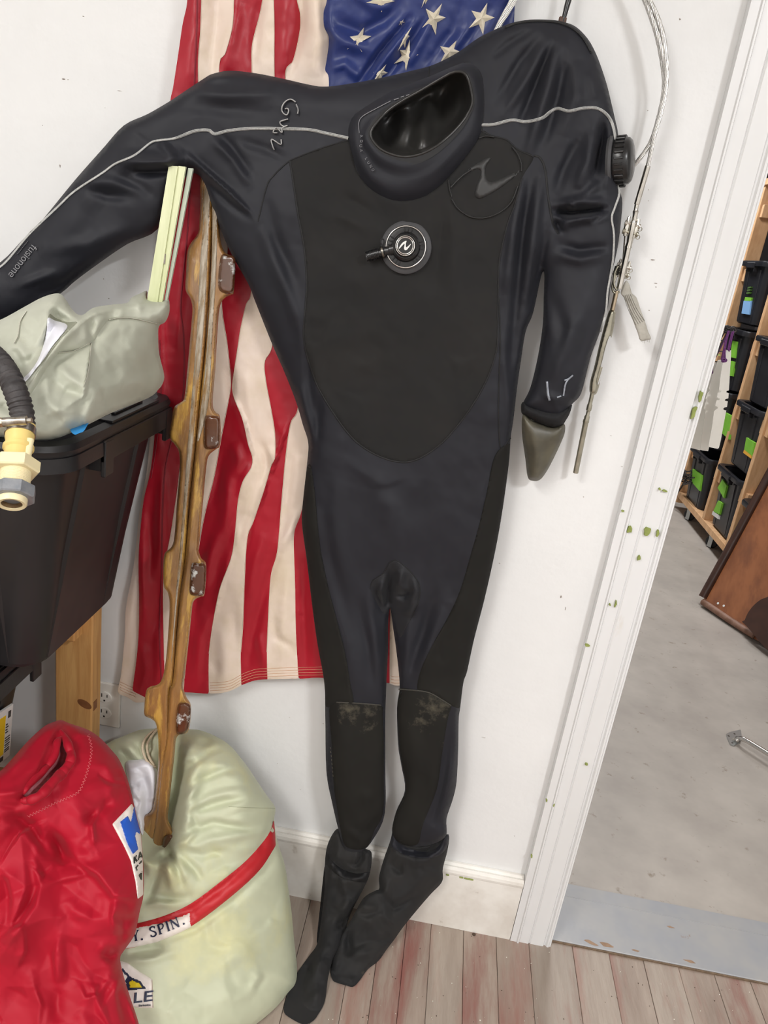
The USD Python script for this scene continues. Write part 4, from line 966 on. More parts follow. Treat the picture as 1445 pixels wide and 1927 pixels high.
# seams
for b in (b1, b2, b3, b4, b5):
    b = np.asarray(b, float); b = b[b[:, 1] < 1290]
    flag.part('seam', FG.ribbon(b, 1.6, .0011, step=6), m_pinkst, True)
flag.part('seam', FG.ribbon([(372, -60), (370, 50), (366, 150), (358, 350), (353, 433), (343, 533), (340, 583), (346, 640), (345, 740), (331, 800), (312, 876), (306, 960), (304, 1076), (300, 1180), (304, 1300)], 4, .0014, step=6), m_rstitch, True)
flag.part('seam', FG.ribbon([(300, 640), (303, 740), (295, 830), (284, 900)], 3, .0012, step=6), m_rstitch, True)
for o in (0, 5, 10, 15):
    flag.part('hem_stitch', FG.ribbon([(395, 1300 - o), (430, 1297 - o), (455, 1284 - o), (480, 1275 - o), (505, 1273 - o), (562, 1271 - o), (610, 1270 - o)], 1.0, .0014, step=5), m_wstitch, True)
    flag.part('hem_stitch', F2.ribbon([(226, 1298 - o), (240, 1305 - o), (256, 1312 - o)], 1.0, .0014, step=4, smooth=False), m_wstitch, True, fb)
for o in (0, 6, 12):
    flag.part('hem_stitch', FG.ribbon([(735, 1284 - o), (745, 1286 - o), (757, 1285 - o)], 1.0, .0014, step=4, smooth=False), m_wstitch, True)
STARS = [((675, 72), [(685, 51), (699, 68), (681, 98), (653, 93), (658, 69)]), ((717, 2), [(727, -22), (743, 2), (718, 23), (689, 5), (700, -18)]), ((763, 72), [(775, 50), (771, 68), (762, 90), (748, 97), (755, 62)]), ((764, 103), [(771, 74), (787, 103), (764, 133), (741, 120), (752, 94)]), ((716, 137), [(727, 121), (730, 137), (716, 160), (700, 158), (702, 136)]), ((816, 36), [(832, 6), (839, 33), (820, 66), (794, 52), (801, 16)]), ((906, 34), [(917, 5), (931, 33), (909, 66), (882, 53), (887, 20)]), ((846, 97), [(859, 76), (868, 98), (850, 128), (826, 122), (828, 87)]), ((803, -6), [(812, -22), (818, -4), (800, 8), (793, 15), (792, -12)]), ((755, 42), [(760, 36), (762, 42), (755, 48), (750, 48), (752, 40)]), ((880, -30), [(892, -58), (903, -30), (884, -2), (856, -12), (862, -42)])]
for c, tips in STARS:
    c = np.array(c, float); tp = np.array(tips, float)
    n = []
    for k in range(5):
        n.append(tp[k]); n.append(c + (tp[k] + tp[(k + 1) % 5] - 2 * c) / 2 * .47)
    n = np.array(n)
    mid = []
    top = np.vstack([FG.surf(n[::2], .0022), FG.surf(n[1::2], .0022), FG.surf([c], .0065)])
    bot = np.vstack([FG.surf(n[::2], -.001), FG.surf(n[1::2], -.001)])
    v = np.vstack([top, bot]); f = []
    for k in range(5):
        a, b, d = k, 5 + k, (k + 1) % 5
        f += [(10, b, a), (10, d, b), (a, b, 11 + b), (a, 11 + b, 11 + a), (b, d, 11 + d), (b, 11 + d, 11 + b)]
    flag.part('star', (v, np.array(f)), m_star, False, can, label='white embroidered star')
flag.done()
# ---------------------------------------------------------------- battens under the raised sleeve
m_bat = mat('pale_fibreglass', srgb(222, 226, 186), srgb(206, 212, 166), scale=14, rough=0.35, stretch=(3, 3, .3), bump=.08, bscale=120)
m_bat2 = mat('grey_fibreglass', srgb(196, 204, 186), srgb(178, 188, 172), scale=14, rough=0.35, stretch=(3, 3, .3))
BAT = [([(317.5, 311), (335, 313), (292, 600), (271, 600)], m_bat, -.118, -.128, 'widest pale yellow-green batten, leftmost of those in the bag'),
       ([(335.6, 312), (349.5, 314), (300, 600), (292, 600)], m_bat, -.116, -.126, 'pale yellow-green batten in the middle of the three'),
       ([(354, 316), (363.5, 317), (308, 600), (303, 600)], m_bat2, -.108, -.120, 'narrow grey-green batten, rightmost of those in the bag')]
for k, (q, m, yt, yb, lab) in enumerate(BAT):
    v = [at(q[0][0], q[0][1], yt), at(q[1][0], q[1][1], yt), at(q[2][0], q[2][1], yb), at(q[3][0], q[3][1], yb)]
    v = np.array(v); v2 = v + np.array([0, .004, 0])
    t = Thing('sail_batten', lab, 'batten', 'battens standing in the grey-green bag' if False else None)
    P8 = np.vstack([v, v2])
    F8 = [[0, 3, 2, 1], [4, 5, 6, 7], [0, 1, 5, 4], [1, 2, 6, 5], [2, 3, 7, 6], [3, 0, 4, 7]]
    t.part('strip', (P8, F8), m, False)
    # long raised edge of the moulded strip
    e = (v * .72 + v[[1, 0, 3, 2]] * .28)
    e1 = np.array([e[1] * .75 + v[1] * .25, v[1], v[2], e[2] * .75 + v[2] * .25]) + np.array([0, -.0012, 0]); e2 = e1 + np.array([0, .002, 0])
    t.part('edge', (np.vstack([e1, e2]), F8), m, False)
    if k == 0:
        c = at(309, 487, -.1235)
        t.part('ink_mark', box(c[0] - .0016, c[0] + .0016, c[1] - .001, c[1] + .003, c[2] - .008, c[2] + .008), m_scuff, False, label='short dark ink mark')
    t.done()

# ---------------------------------------------------------------- two notched wooden handrails leaning on the wall
m_teak = mat('varnished_teak', srgb(158, 116, 64), srgb(122, 86, 48), scale=12, rough=0.22, r2=.45, stretch=(5, 5, .5), detail=6, coat=.5, bump=.2, bscale=60, dirt=srgb(186, 146, 70), dscale=9, dlo=.52, dhi=.62, bdist=.003)
m_grey = mat('weathered_teak', srgb(186, 176, 160), srgb(122, 104, 78), scale=22, rough=0.7, stretch=(6, 6, .4), detail=6, bump=.3, bscale=80, dirt=srgb(142, 106, 56), dscale=8, dlo=.52, dhi=.64, bdist=.003)
m_padw = mat('dark_varnish', srgb(88, 52, 30), srgb(72, 42, 24), scale=20, rough=.22, coat=.5, dirt=srgb(196, 196, 192), dscale=40, dlo=.58, dhi=.66, bump=.15, bscale=80)
m_gap2 = mat('rail_groove', srgb(70, 52, 34), rough=.8)
LRAIL = [(379, 330), (377, 377), (375, 420), (372, 440), (358, 459), (352, 477), (350, 510), (349, 545), (358, 562), (362, 580), (360, 610), (357, 643), (352, 700), (347, 748), (340, 757), (328, 766), (323, 790), (319, 822), (330, 838), (337, 852), (338, 886), (333, 943), (328, 1010), (322, 1030), (310, 1041), (307, 1065), (308, 1102), (316, 1116), (319, 1143), (315, 1210), (311, 1250), (305, 1277), (297, 1288), (283, 1292), (275, 1300), (272, 1325), (272, 1346), (285, 1353), (294, 1364), (298, 1400), (297, 1450), (290, 1511), (284, 1528), (272, 1535), (268, 1548), (270, 1575), (290, 1580), (300, 1550), (309, 1500), (317, 1400), (319, 1300), (326, 1277), (337, 1137), (347, 1060), (357, 943), (367, 850), (377, 743), (387, 643), (394, 534), (398, 434), (400, 377), (401, 330)]
RRAIL = [(400, 335), (398, 384), (397, 474), (393, 560), (387, 643), (377, 743), (367, 850), (357, 943), (347, 1060), (337, 1137), (325, 1277), (318, 1300), (312, 1384), (301, 1451), (292, 1534), (286, 1575), (287, 1600), (297, 1608), (310, 1606), (322, 1594), (328, 1574), (323, 1558), (316, 1540), (318, 1515), (328, 1424), (333, 1386), (353, 1378), (359, 1350), (359, 1326), (351, 1312), (345, 1294), (347, 1277), (353, 1227), (360, 1160), (364, 1132), (377, 1123), (385, 1117), (388, 1063), (379, 1051), (374, 1036), (375, 1020), (382, 943), (388, 880), (393, 857), (408, 844), (414, 836), (414, 785), (404, 774), (400, 756), (405, 696), (408, 643), (413, 580), (423, 561), (437, 554), (440, 547), (443, 490), (438, 482), (424, 476), (416, 458), (413, 430), (412, 384), (411, 340)]
RAILC = [(385, 350, -.050), (410, 350, -.050), (300, 1600, -.225)]
rail_t = None
LR = Relief(LRAIL, RAILC, T=.010, r=5, noise=[(.0014, 30, 5)], step=3, back=1.2)
hr = Thing('handrail', 'notched wooden handrail with plain pads on its left edge', 'handrail')
hb = hr.part('bar', LR.body(), m_teak, True)
hr.part('weathered_face', LR.panel([(384, 350), (382, 400), (381, 440), (376, 500), (372, 600), (366, 680), (358, 780), (352, 850), (345, 950), (336, 1060), (330, 1130), (322, 1250), (334, 1120), (341, 1060), (351, 943), (361, 850), (371, 743), (381, 643), (388, 534), (392, 434), (395, 377), (396, 350)], lift=.002, step=3, bevel=1), m_grey, True, label='grey weathered face of the bar')
hr.done()
RR_ = Relief(RRAIL, [(385, 350, -.048), (410, 350, -.048), (300, 1600, -.225)], T=.016, r=6, noise=[(.0014, 30, 15)], step=3, back=.8)
hr2 = Thing('handrail', 'notched wooden handrail with dark end pads on its right edge', 'handrail')
hr2.part('bar', RR_.body(), m_teak, True)
hr2.part('weathered_face', RR_.panel([(400, 350), (399, 470), (395, 560), (390, 643), (381, 743), (371, 830), (383, 800), (394, 743), (398, 660), (401, 600), (405, 545), (408, 470), (408, 400), (407, 350)], lift=.002, step=3, bevel=1), m_grey, True, label='grey weathered face of the bar')
for pd in ([(416, 481), (428, 480), (442, 485), (442, 520), (439, 548), (428, 553), (412, 545), (411, 515)], [(386, 784), (400, 782), (413, 786), (414, 810), (412, 838), (400, 845), (384, 842), (383, 812)], [(361, 1061), (374, 1060), (387, 1064), (387, 1090), (384, 1117), (372, 1121), (357, 1117), (358, 1088)], [(335, 1326), (347, 1322), (358, 1328), (358, 1350), (352, 1376), (340, 1382), (331, 1378), (332, 1350)], [(309, 1575), (318, 1570), (327, 1575), (321, 1592), (311, 1604), (306, 1602), (306, 1588)]):
    R_ = Relief(pd, [(385, 350, -.064), (410, 350, -.064), (300, 1600, -.241)], T=.008, r=5, step=3, back=1.2)
    hr2.part('pad', R_.body(), m_padw, True, label='dark varnished pad with flaked white paint')
hr2.done()

# ---------------------------------------------------------------- storage bins on the wooden shelf
m_bin = mat('black_bin_plastic', srgb(23, 22, 24), srgb(28, 26, 28), scale=4, rough=.36, r2=.5, bump=.12, bscale=500, spec=.5, dirt=srgb(58, 52, 54), dscale=10, dlo=.68, dhi=.85, bdist=.001)


def rrect(x0, x1, y0, y1, r, n=8):
    out = []
    for cx, cy, a0 in ((x1 - r, y1 - r, 0), (x0 + r, y1 - r, 90), (x0 + r, y0 + r, 180), (x1 - r, y0 + r, 270)):
        for k in range(n + 1):
            a = math.radians(a0 + 90 * k / n)
            out.append((cx + r * math.cos(a), cy + r * math.sin(a)))
    return np.array(out)


def loft(rings, cap=True):
    n = len(rings[0]); v = np.vstack(rings); f = []
    i = np.arange(n); j = (i + 1) % n
    for k in range(len(rings) - 1):
        f.append(np.stack([k * n + i, k * n + j, (k + 1) * n + j, (k + 1) * n + i], 1))
    f = np.vstack(f); f = np.vstack([f[:, [0, 1, 2]], f[:, [0, 2, 3]]])
    if cap:
        c = rings[0].mean(0); v = np.vstack([v, c]); f = np.vstack([f, np.stack([np.full(n, len(v) - 1), j, i], 1)])
    return v, f


def lift(r, z): return np.c_[r, np.full(len(r), z)]


BX1, BX0, BY0, BY1, BZ0, BZ1 = -.513, -1.18, -.472, -.012, .745, 1.165


def make_bin(label, group=None, lab=False):
    t = Thing('storage_bin', label, 'storage bin', group)
    rings = []
    for s, z in ((0, BZ0), (0.03, BZ0 + .012), (.9, 1.115), (1, 1.16)):
        k = (1 - s) * .075 + .022
        rings.append(lift(rrect(BX0 + k, BX1 - k, BY0 + k, BY1 - .015 - k * .3, .05), z))
    rings += [lift(rrect(BX0 + k, BX1 - k, BY0 + k, BY1 - .020 - k * .3, .05), z) for k, z in ((.027, 1.158), (.09, BZ0 + .01))]
    body = loft(rings)
    v, f = body
    t.part('tub', (np.vstack([v, rings[-1].mean(0)]), np.vstack([f, [[6 * 36 - 36 + i, 6 * 36 - 36 + (i + 1) % 36, len(v)] for i in range(36)]])), m_bin, 35)
    # rolled rim, deeper at the handle
    sh = [(.024, 1.156), (.001, 1.150), (0, 1.128), (.003, 1.126), (.0035, 1.150), (.0, 1.160), (.004, 1.168), (.020, 1.170), (.032, 1.160), (.03, 1.15)]
    t.part('rim', loft([lift(rrect(BX0 + a, BX1 - a, BY0 + a, BY1 - a, .062 - a * .4), z) for a, z in sh], False), m_bin, 35)
    # grip lip hanging from the rim on the long side, with gusset ribs under it
    xr = BX1 - .002
    g0, g1 = -.335, -.055
    t.part('handle_lip', join(box(xr - .004, xr + .004, g0, g0 + .03, 1.092, 1.15, .0015), box(xr - .004, xr + .004, g1 - .03, g1, 1.092, 1.15, .0015), box(xr - .004, xr + .003, g0, g1, 1.116, 1.152, .0015), box(xr - .03, xr, g0 + .005, g0 + .012, 1.10, 1.15), box(xr - .03, xr, g1 - .012, g1 - .005, 1.10, 1.15)), m_bin, False)
    t.part('rim_pocket', join(box(xr - .030, xr - .006, -.29, -.10, 1.1685, 1.1725, .001), box(xr - .028, xr - .020, -.25, -.14, 1.172, 1.176, .001)), m_bin, False)
    # upright ribs pressed into the walls
    for y, w in ((-.335, .035), (-.13, .028)):
        a = np.array([[BX1 - .093, y - w / 2, BZ0 + .012], [BX1 - .093, y + w / 2, BZ0 + .012], [BX1 - .028, y + w / 2, 1.115], [BX1 - .028, y - w / 2, 1.115]])
        o = np.array([.0035, 0, 0]); ins = np.array([[0, w * .25, 0], [0, -w * .25, 0], [0, -w * .25, 0], [0, w * .25, 0]])
        t.part('rib', (np.vstack([a - o, a + o + ins]), [[0, 1, 5, 4], [1, 2, 6, 5], [2, 3, 7, 6], [3, 0, 4, 7], [4, 5, 6, 7]]), m_bin, False)
    for x in (-.66, -.86, -1.04):
        w = .04
        a = np.array([[x - w / 2, BY0 + .093, BZ0 + .012], [x + w / 2, BY0 + .093, BZ0 + .012], [x + w / 2, BY0 + .028, 1.115], [x - w / 2, BY0 + .028, 1.115]])
        o = np.array([0, -.0035, 0]); ins = np.array([[w * .25, 0, 0], [-w * .25, 0, 0], [-w * .25, 0, 0], [w * .25, 0, 0]])
        t.part('rib', (np.vstack([a - o, a + o + ins]), [[0, 1, 5, 4], [1, 2, 6, 5], [2, 3, 7, 6], [3, 0, 4, 7], [4, 5, 6, 7]]), m_bin, False)
    return t


b1_ = make_bin('black plastic storage bin with the grey-green bag on top', None); b1_.done()
b2_ = make_bin('black plastic storage bin with a yellow label, under the upper bin')
off = np.array([-.175, -.16, -.464])
for p in b2_.parts: p[1] = (p[1][0] + off, p[1][1])
# yellow and white label on its right side


def side_pt(u, v):
    xx = -.735
    for _ in range(6):
        p = at_x(u, v, xx); xx = (BX1 - .022 + off[0]) - .075 * (1.115 + off[2] - p[2]) / .36 + .0012 + .006
    return p


lq = [side_pt(-16, 1352), side_pt(25, 1325), side_pt(18, 1421), side_pt(-22, 1455)]
lq = np.array(lq)
nn = np.cross(lq[1] - lq[0], lq[3] - lq[0]); nn /= np.linalg.norm(nn)
if nn[0] < 0: nn = -nn


def quad(q, a0, a1, b0_, b1, h):
    f = lambda a, b: (q[0] * (1 - a) + q[1] * a) * (1 - b) + (q[3] * (1 - a) + q[2] * a) * b
    t = np.array([f(a0, b0_), f(a1, b0_), f(a1, b1), f(a0, b1)])
    return np.vstack([t + nn * h, t - nn * .004]), [[0, 1, 2, 3], [0, 4, 5, 1], [1, 5, 6, 2], [2, 6, 7, 3], [3, 7, 4, 0]]


lb = b2_.part('label', quad(lq, 0, 1, 0, 1, 0), mat('label_white', srgb(226, 226, 224), rough=.4), False, label='white and yellow product label')
b2_.part('label_block', quad(lq, 0, .66, .12, .86, .0006), mat('label_yellow', srgb(240, 200, 20), rough=.4), False, lb, label='yellow block of the label')
for k in range(7):
    b2_.part('bar_line', quad(lq, .70, .93, .56 + k * .045, .575 + k * .045 + .008 * (k % 2), .0008), mat('label_ink', srgb(60, 60, 62), rough=.5), False, lb)
for k in range(4):
    b2_.part('text_line', quad(lq, .70, .70 + .08 + .04 * (k % 2), .30 + k * .05, .32 + k * .05, .0008), mat('label_ink', srgb(60, 60, 62), rough=.5), False, lb)
b2_.part('label_block', quad(lq, .78, .9, .08, .2, .0008), mat('label_ink', srgb(60, 60, 62), rough=.5), False, lb)
b2_.part('label_block', quad(lq, .2, .66, .9, .98, .0008), mat('label_ink', srgb(60, 60, 62), rough=.5), False, lb)
b2_.done()

m_pine = mat('pine_wood', srgb(206, 160, 100), srgb(184, 134, 78), scale=9, rough=.5, stretch=(7, 7, .6), detail=5, bump=.1, bscale=80, distortion=.6)
m_knot = mat('pine_knot', srgb(132, 84, 46), srgb(112, 68, 36), scale=40, rough=.5)
rk = Thing('shelf_frame', 'pine shelf frame with a knotted post under the black bins', 'shelf')
yf = -.092
px0, px1 = at(103.5, 1300, yf)[0], at(173, 1300, yf)[0]
rk.part('post', box(px0, px1, yf, -.05, 0, .742, .003), m_pine, False, label='knotted pine post')
for u, v, a, b in ((159, 1325, .016, .010),):
    c = at(u, v, yf)
    rk.part('knot', xform(lathe([(0, 0), (a * .6, 0.0004), (a, 0)], 20), np.array([[1, 0, .25, c[0]], [0, 0, -1, yf - .0003], [-.3, b / a, 0, c[2]], [0, 0, 0, 1.0]])), m_knot, True, 0)
c = at_x(179, 1327, px1)
rk.part('knot', box(px1 - .001, px1 + .0006, c[1] - .008, c[1] + .008, c[2] - .010, c[2] + .012), m_knot, False, 0)
rk.part('crossbar', box(-1.3, px1 - .02, -.13, yf, .655, .742, .003), m_pine, False)
rk.part('shelf_rail', box(px0 - .2, px0 - .11, -.66, -.13, .705, .743, .003), m_pine, False)
rk.part('shelf_rail', box(-1.2, -1.11, -.66, -.13, .705, .743, .003), m_pine, False)
rk.part('shelf_rail', box(px0 - .2, px0 - .11, -.66, -.13, .24, .281, .003), m_pine, False)
rk.part('shelf_rail', box(-1.3, -1.21, -.66, -.13, .24, .281, .003), m_pine, False)
rk.part('crossbar', box(-1.4, px1 - .02, -.13, yf, .20, .281, .003), m_pine, False)
rk.part('post', box(-1.4, -1.31, yf, -.05, 0, .742, .003), m_pine, False)
rk.part('post', box(-1.4, -1.31, -.70, -.66, 0, .742, .003), m_pine, False)
rk.part('post', box(px0 - .2, px0 - .11, -.70, -.66, 0, .705, .003), m_pine, False)
rk.done()

# ---------------------------------------------------------------- outlet
ot = Thing('wall_outlet', 'white double power outlet on the wall beside the pine post', 'outlet')
m_pl = mat('outlet_plastic', srgb(232, 228, 220), rough=.35)
oc = at(199, 1340, 0)
ox0, ox1, oz1, oz0 = oc[0] - .035, oc[0] + .035, at(200, 1283, 0)[2], at(200, 1283, 0)[2] - .114
ot.part('cover_plate', box(ox0, ox1, -.006, .001, oz0, oz1, .002), m_pl, False)
for zc_ in (oz1 - .036, oz1 - .078):
    s_ = ot.part('socket', xform(lathe([(0, 0), (.0165, 0), (.0165, .0022), (.0155, .0028), (0, .0028)], 24), np.array([[1, 0, 0, (ox0 + ox1) / 2], [0, 0, -1, -.0058], [0, .86, 0, zc_], [0, 0, 0, 1.0]])), m_pl, 30)
    for dx, h in ((-.0063, .0045), (.0063, .0038)):
        ot.part('slot', box((ox0 + ox1) / 2 + dx - .0011, (ox0 + ox1) / 2 + dx + .0011, -.0090, -.0072, zc_ + .001, zc_ + .001 + 2 * h), m_gap, False, s_)
    ot.part('slot', box((ox0 + ox1) / 2 - .002, (ox0 + ox1) / 2 + .002, -.0090, -.0072, zc_ - .010, zc_ - .006), m_gap, False, s_)
ot.done()

# ---------------------------------------------------------------- grey-green sail bag lying on the bin
m_tan = mat('grey_green_cloth', srgb(186, 188, 172), srgb(172, 174, 158), scale=7, rough=.6, sheen=.1, bump=.12, bscale=800, bdist=.0006, dirt=srgb(160, 158, 138), dscale=9, dlo=.6, dhi=.8)
m_inside = mat('bag_inside', srgb(150, 152, 134), srgb(136, 138, 120), scale=8, rough=.7)
m_sail = mat('white_sailcloth', srgb(236, 236, 240), srgb(224, 224, 232), scale=6, rough=.45, bump=.1, bscale=60)
TB = [(-70, 620), (-30, 608), (0, 602), (50, 575), (76, 561), (99, 553), (114, 553), (124, 564), (133, 578), (145, 591), (157, 592), (176, 579), (212, 573), (239, 570), (247, 560), (262, 553), (277, 547), (279, 563), (305, 566), (317, 562), (319, 586), (311, 606), (299, 614), (298, 640), (300, 668), (309, 705), (306, 722), (298, 733), (279, 749), (212, 776), (166, 799), (116, 822), (80, 829), (33, 826), (0, 823), (-40, 822), (-80, 818)]
TBC = [(-60, 620, -.33), (0, 605, -.30), (110, 560, -.24), (157, 600, -.26), (240, 572, -.16), (277, 552, -.10), (315, 575, -.12), (300, 650, -.12), (305, 720, -.10), (280, 748, -.14), (212, 775, -.29), (166, 798, -.365), (116, 820, -.405), (80, 828, -.43), (0, 823, -.45), (-70, 818, -.45), (200, 680, -.25), (60, 720, -.38)]
TBF = [([(30, 740), (52, 725), (80, 685), (113, 640), (146, 606), (172, 584), (213, 575), (260, 572), (316, 567)], .016, 11), ([(62, 735), (90, 690), (130, 668), (172, 645), (205, 602), (250, 600), (296, 612)], -.006, 9),
       ([(94, 580), (110, 598), (128, 607), (146, 612)], -.022, 10), ([(48, 690), (70, 670), (85, 640), (100, 615), (120, 612)], -.014, 9), ([(28, 655), (38, 680), (40, 690), (15, 672)], -.010, 9), ([(10, 645), (35, 655), (42, 680)], .008, 10), ([(100, 555), (92, 590), (80, 640), (70, 690), (45, 712)], .010, 9),
       ([(172, 645), (165, 690), (160, 728), (158, 745), (120, 770)], .011, 11, 's'), ([(110, 690), (135, 710), (156, 726)], .008, 9), ([(95, 712), (125, 735), (156, 750)], -.007, 9), ([(78, 745), (110, 772), (148, 778)], .006, 10), ([(155, 760), (150, 800), (110, 818)], -.008, 9), ([(165, 728), (180, 735), (172, 760), (160, 790)], .007, 10), ([(175, 650), (170, 620), (178, 600)], -.008, 7), ([(235, 640), (255, 660), (262, 680)], .004, 10), ([(260, 640), (280, 670), (290, 710)], -.004, 12), ([(190, 740), (230, 720), (280, 715)], .004, 18), ([(60, 790), (90, 800), (120, 790)], -.005, 12), ([(0, 775), (40, 800), (80, 815)], .008, 12), ([(0, 760), (20, 770)], -.006, 8)]
TR = Relief(TB, TBC, T=.055, r=48, folds=TBF, noise=[(.006, 60, 21), (.002, 22, 22)], facets=[(.010, 55, 31), (.003, 24, 32)], gain=1.5, step=4.5, back=.35)
tb_ = Thing('sail_bag', 'grey-green cloth bag of sails lying open on the upper black bin', 'bag')
tbody = tb_.part('bag', TR.body(), m_tan, True)
tb_.part('mouth_lining', TR.panel([(92, 592), (104, 598), (126, 606), (146, 606), (130, 622), (112, 640), (86, 676), (60, 706), (40, 728), (34, 722), (58, 700), (74, 676), (84, 636)], lift=.0015, step=4), m_inside, True, tbody)
tb_.part('hem', TR.panel([(28, 742), (52, 726), (80, 686), (113, 641), (146, 607), (172, 585), (213, 575), (260, 572), (300, 569), (314, 568), (315, 588), (298, 608), (255, 600), (228, 598), (205, 602), (190, 620), (172, 646), (140, 660), (112, 664), (90, 690), (62, 736), (45, 752)], lift=.0045, step=4, bevel=5), m_tan, True, tbody)
for st in ([(110, 664), (140, 660), (170, 645)], [(205, 602), (228, 598), (255, 600), (296, 609)], [(50, 585), (38, 605), (34, 630), (27, 645)], [(172, 645), (166, 700), (157, 728)]):
    tb_.part('stitch_line', TR.ribbon(st, 1.6, .005), mat('pale_thread', srgb(214, 212, 198), rough=.6), True, tbody)
tb_.done()
WS_ = Relief([(90, 598), (103, 603), (127, 612), (116, 630), (98, 652), (84, 674), (66, 696), (54, 712), (40, 724), (36, 718), (56, 700), (72, 676), (82, 648), (88, 620)], [(92, 600, -.300), (126, 612, -.302), (40, 720, -.425), (80, 670, -.372)], T=.012, r=20, folds=[([(105, 606), (100, 630), (92, 650)], .006, 6), ([(88, 650), (70, 690)], -.004, 5)], step=3.5, back=.5)
WS_.base = lambda uv: TR.base(uv) - TR.height(uv) - .004
single('sail', WS_.body(), m_sail, 'white folded sail showing in the mouth of the grey-green bag', 'sail', smooth=True)
BL = Relief([(132, 808), (146, 800), (156, 794), (168, 792), (164, 801), (157, 812), (149, 815), (140, 818)], [(45, 828, -.468), (100, 824, -.455), (166, 797, -.375), (120, 818, -.44)], T=.003, r=5, step=3, back=.5)
single('blue_cloth', BL.body(), mat('bright_blue_cloth', srgb(40, 150, 222), rough=.5), 'bright blue cloth edge peeking out under the grey-green bag on the bin rim', 'cloth', smooth=True)

# ---------------------------------------------------------------- hose with plastic fittings hanging in front of the bin
m_hose = mat('black_rubber_hose', srgb(44, 41, 42), srgb(62, 58, 58), scale=60, rough=.6, bump=.4, bscale=120, dirt=srgb(110, 84, 44), dscale=22, dlo=.70, dhi=.76, bdist=.003)
m_nylon = mat('cream_nylon', srgb(236, 222, 178), srgb(228, 214, 176), scale=9, rough=.4, dirt=srgb(150, 130, 90), dscale=60, dlo=.70, dhi=.8)
m_nylon2 = mat('aged_nylon', srgb(232, 206, 128), srgb(222, 196, 122), scale=12, rough=.4)
m_galv = mat('galvanised_nut', srgb(128, 132, 138), srgb(150, 152, 156), scale=60, rough=.5, metal=.4, bump=.2, bscale=100)
m_clamp = mat('worn_steel', srgb(190, 186, 178), srgb(140, 128, 112), scale=90, rough=.3, metal=.9)
ho = Thing('hose', 'black ribbed hose ending in cream plastic fittings, hanging over the bin edge', 'hose')
YH = -.505
hp = smooth_path(np.array([at(-46, 640, -.40), at(-20, 662, -.43), at(0, 682, -.455), at(16, 706, -.475), at(30, 738, -.49), at(40, 770, -.498), at(43, 800, YH), at(41, 816, YH)]), 14)
rr_ = .0148 + .0007 * np.sign(np.sin(np.arange(len(hp)) * 1.4)) + .0003 * np.sin(np.arange(len(hp)) * 3.1)
ho.part('hose_pipe', tube(hp, rr_, 18), m_hose, 40)
A_, B_ = at(40, 800, YH), at(22, 948, -.585)
dx = B_ - A_; LH = np.linalg.norm(dx); dx /= LH
U = LH / 149.0          # metres per traced unit along the fitting


def fit(name, prof, m, n=28, smooth=35, parent=None, label=None):
    return ho.part(name, lathe([(r, h * U) for r, h in prof], n, A_, dx), m, smooth, parent, label)


def hexa(name, r, h0, h1, m, n=6, parent=None, label=None):
    return ho.part(name, lathe([(0, h0 * U), (r * .93, h0 * U), (r, (h0 + 2) * U), (r, (h1 - 2) * U), (r * .93, h1 * U), (0, h1 * U)], n, A_, dx, (.3, .5, 0)), m, False, parent, label)


fit('barb', [(0, -6), (.0165, -6), (.018, 4), (.0175, 28), (.0165, 32), (.0165, 40), (.0188, 42), (.0188, 47), (.0165, 50), (.0160, 76), (0, 76)], m_nylon2, label='yellowed hose barb')
cl = ho.part('clamp_band', lathe([(.0178, 6 * U), (.0188, 6 * U), (.0188, 20 * U), (.0178, 20 * U), (.0178, 6 * U)], 32, A_, dx), m_clamp, 30)
Mc = frame(A_ + dx * 9 * U, dx, (0, 1, 0))
sx = np.array([1.0, 0, 0]); sx -= dx * (sx @ dx); sx /= np.linalg.norm(sx); fw = np.cross(sx, dx)
if fw[1] > 0: fw = -fw
o_ = A_ + dx * 10 * U + fw * .0205
ho.part('clamp_housing', tube([o_ - sx * .0135, o_ + sx * .016], .0062, 14), m_clamp, 30, cl)
ho.part('clamp_screw', lathe([(0, 0), (.0062, 0), (.0066, .004), (.0060, .007), (.003, .008), (0, .008)], 6, o_ - sx * .0135, -sx), mat('rusty_steel', srgb(140, 98, 70), srgb(170, 150, 130), scale=90, rough=.4, metal=.7), False, cl)
ho.part('clamp_screw', lathe([(0, 0), (.0035, 0), (.0035, .006), (0, .006)], 12, o_ + sx * .016, sx), m_clamp, False, cl)
ho.part('side_lug', tube([A_ + dx * 34 * U + sx * .0150 + fw * .004, A_ + dx * 76 * U + sx * .0135 + fw * .004], .0052, 12), m_nylon, 30)
hexa('hex_flange', .0285, 70, 92, m_nylon, label='cream hex flange')
th_ = [(0, 90)]
for k in range(11): th_ += [(.0180, 91 + k * 2.7), (.0188, 92.2 + k * 2.7), (.0180, 93.4 + k * 2.7)]
fit('thread', th_ + [(.0180, 122), (0, 122)], m_nylon, 28, False)
hexa('nut', .0270, 119, 141, m_galv, 8, label='grey galvanised nut')
fit('pipe_end', [(.0155, 138), (.0178, 139), (.0178, 149), (.0165, 151), (.0125, 150), (.0115, 120), (0, 118)], m_nylon, 28, 40)
fit('pipe_bore', [(.0118, 149), (.0112, 126), (0, 125)], mat('rusty_bore', srgb(120, 92, 56), srgb(84, 62, 40), scale=120, rough=.7), 24, True)
ho.done()
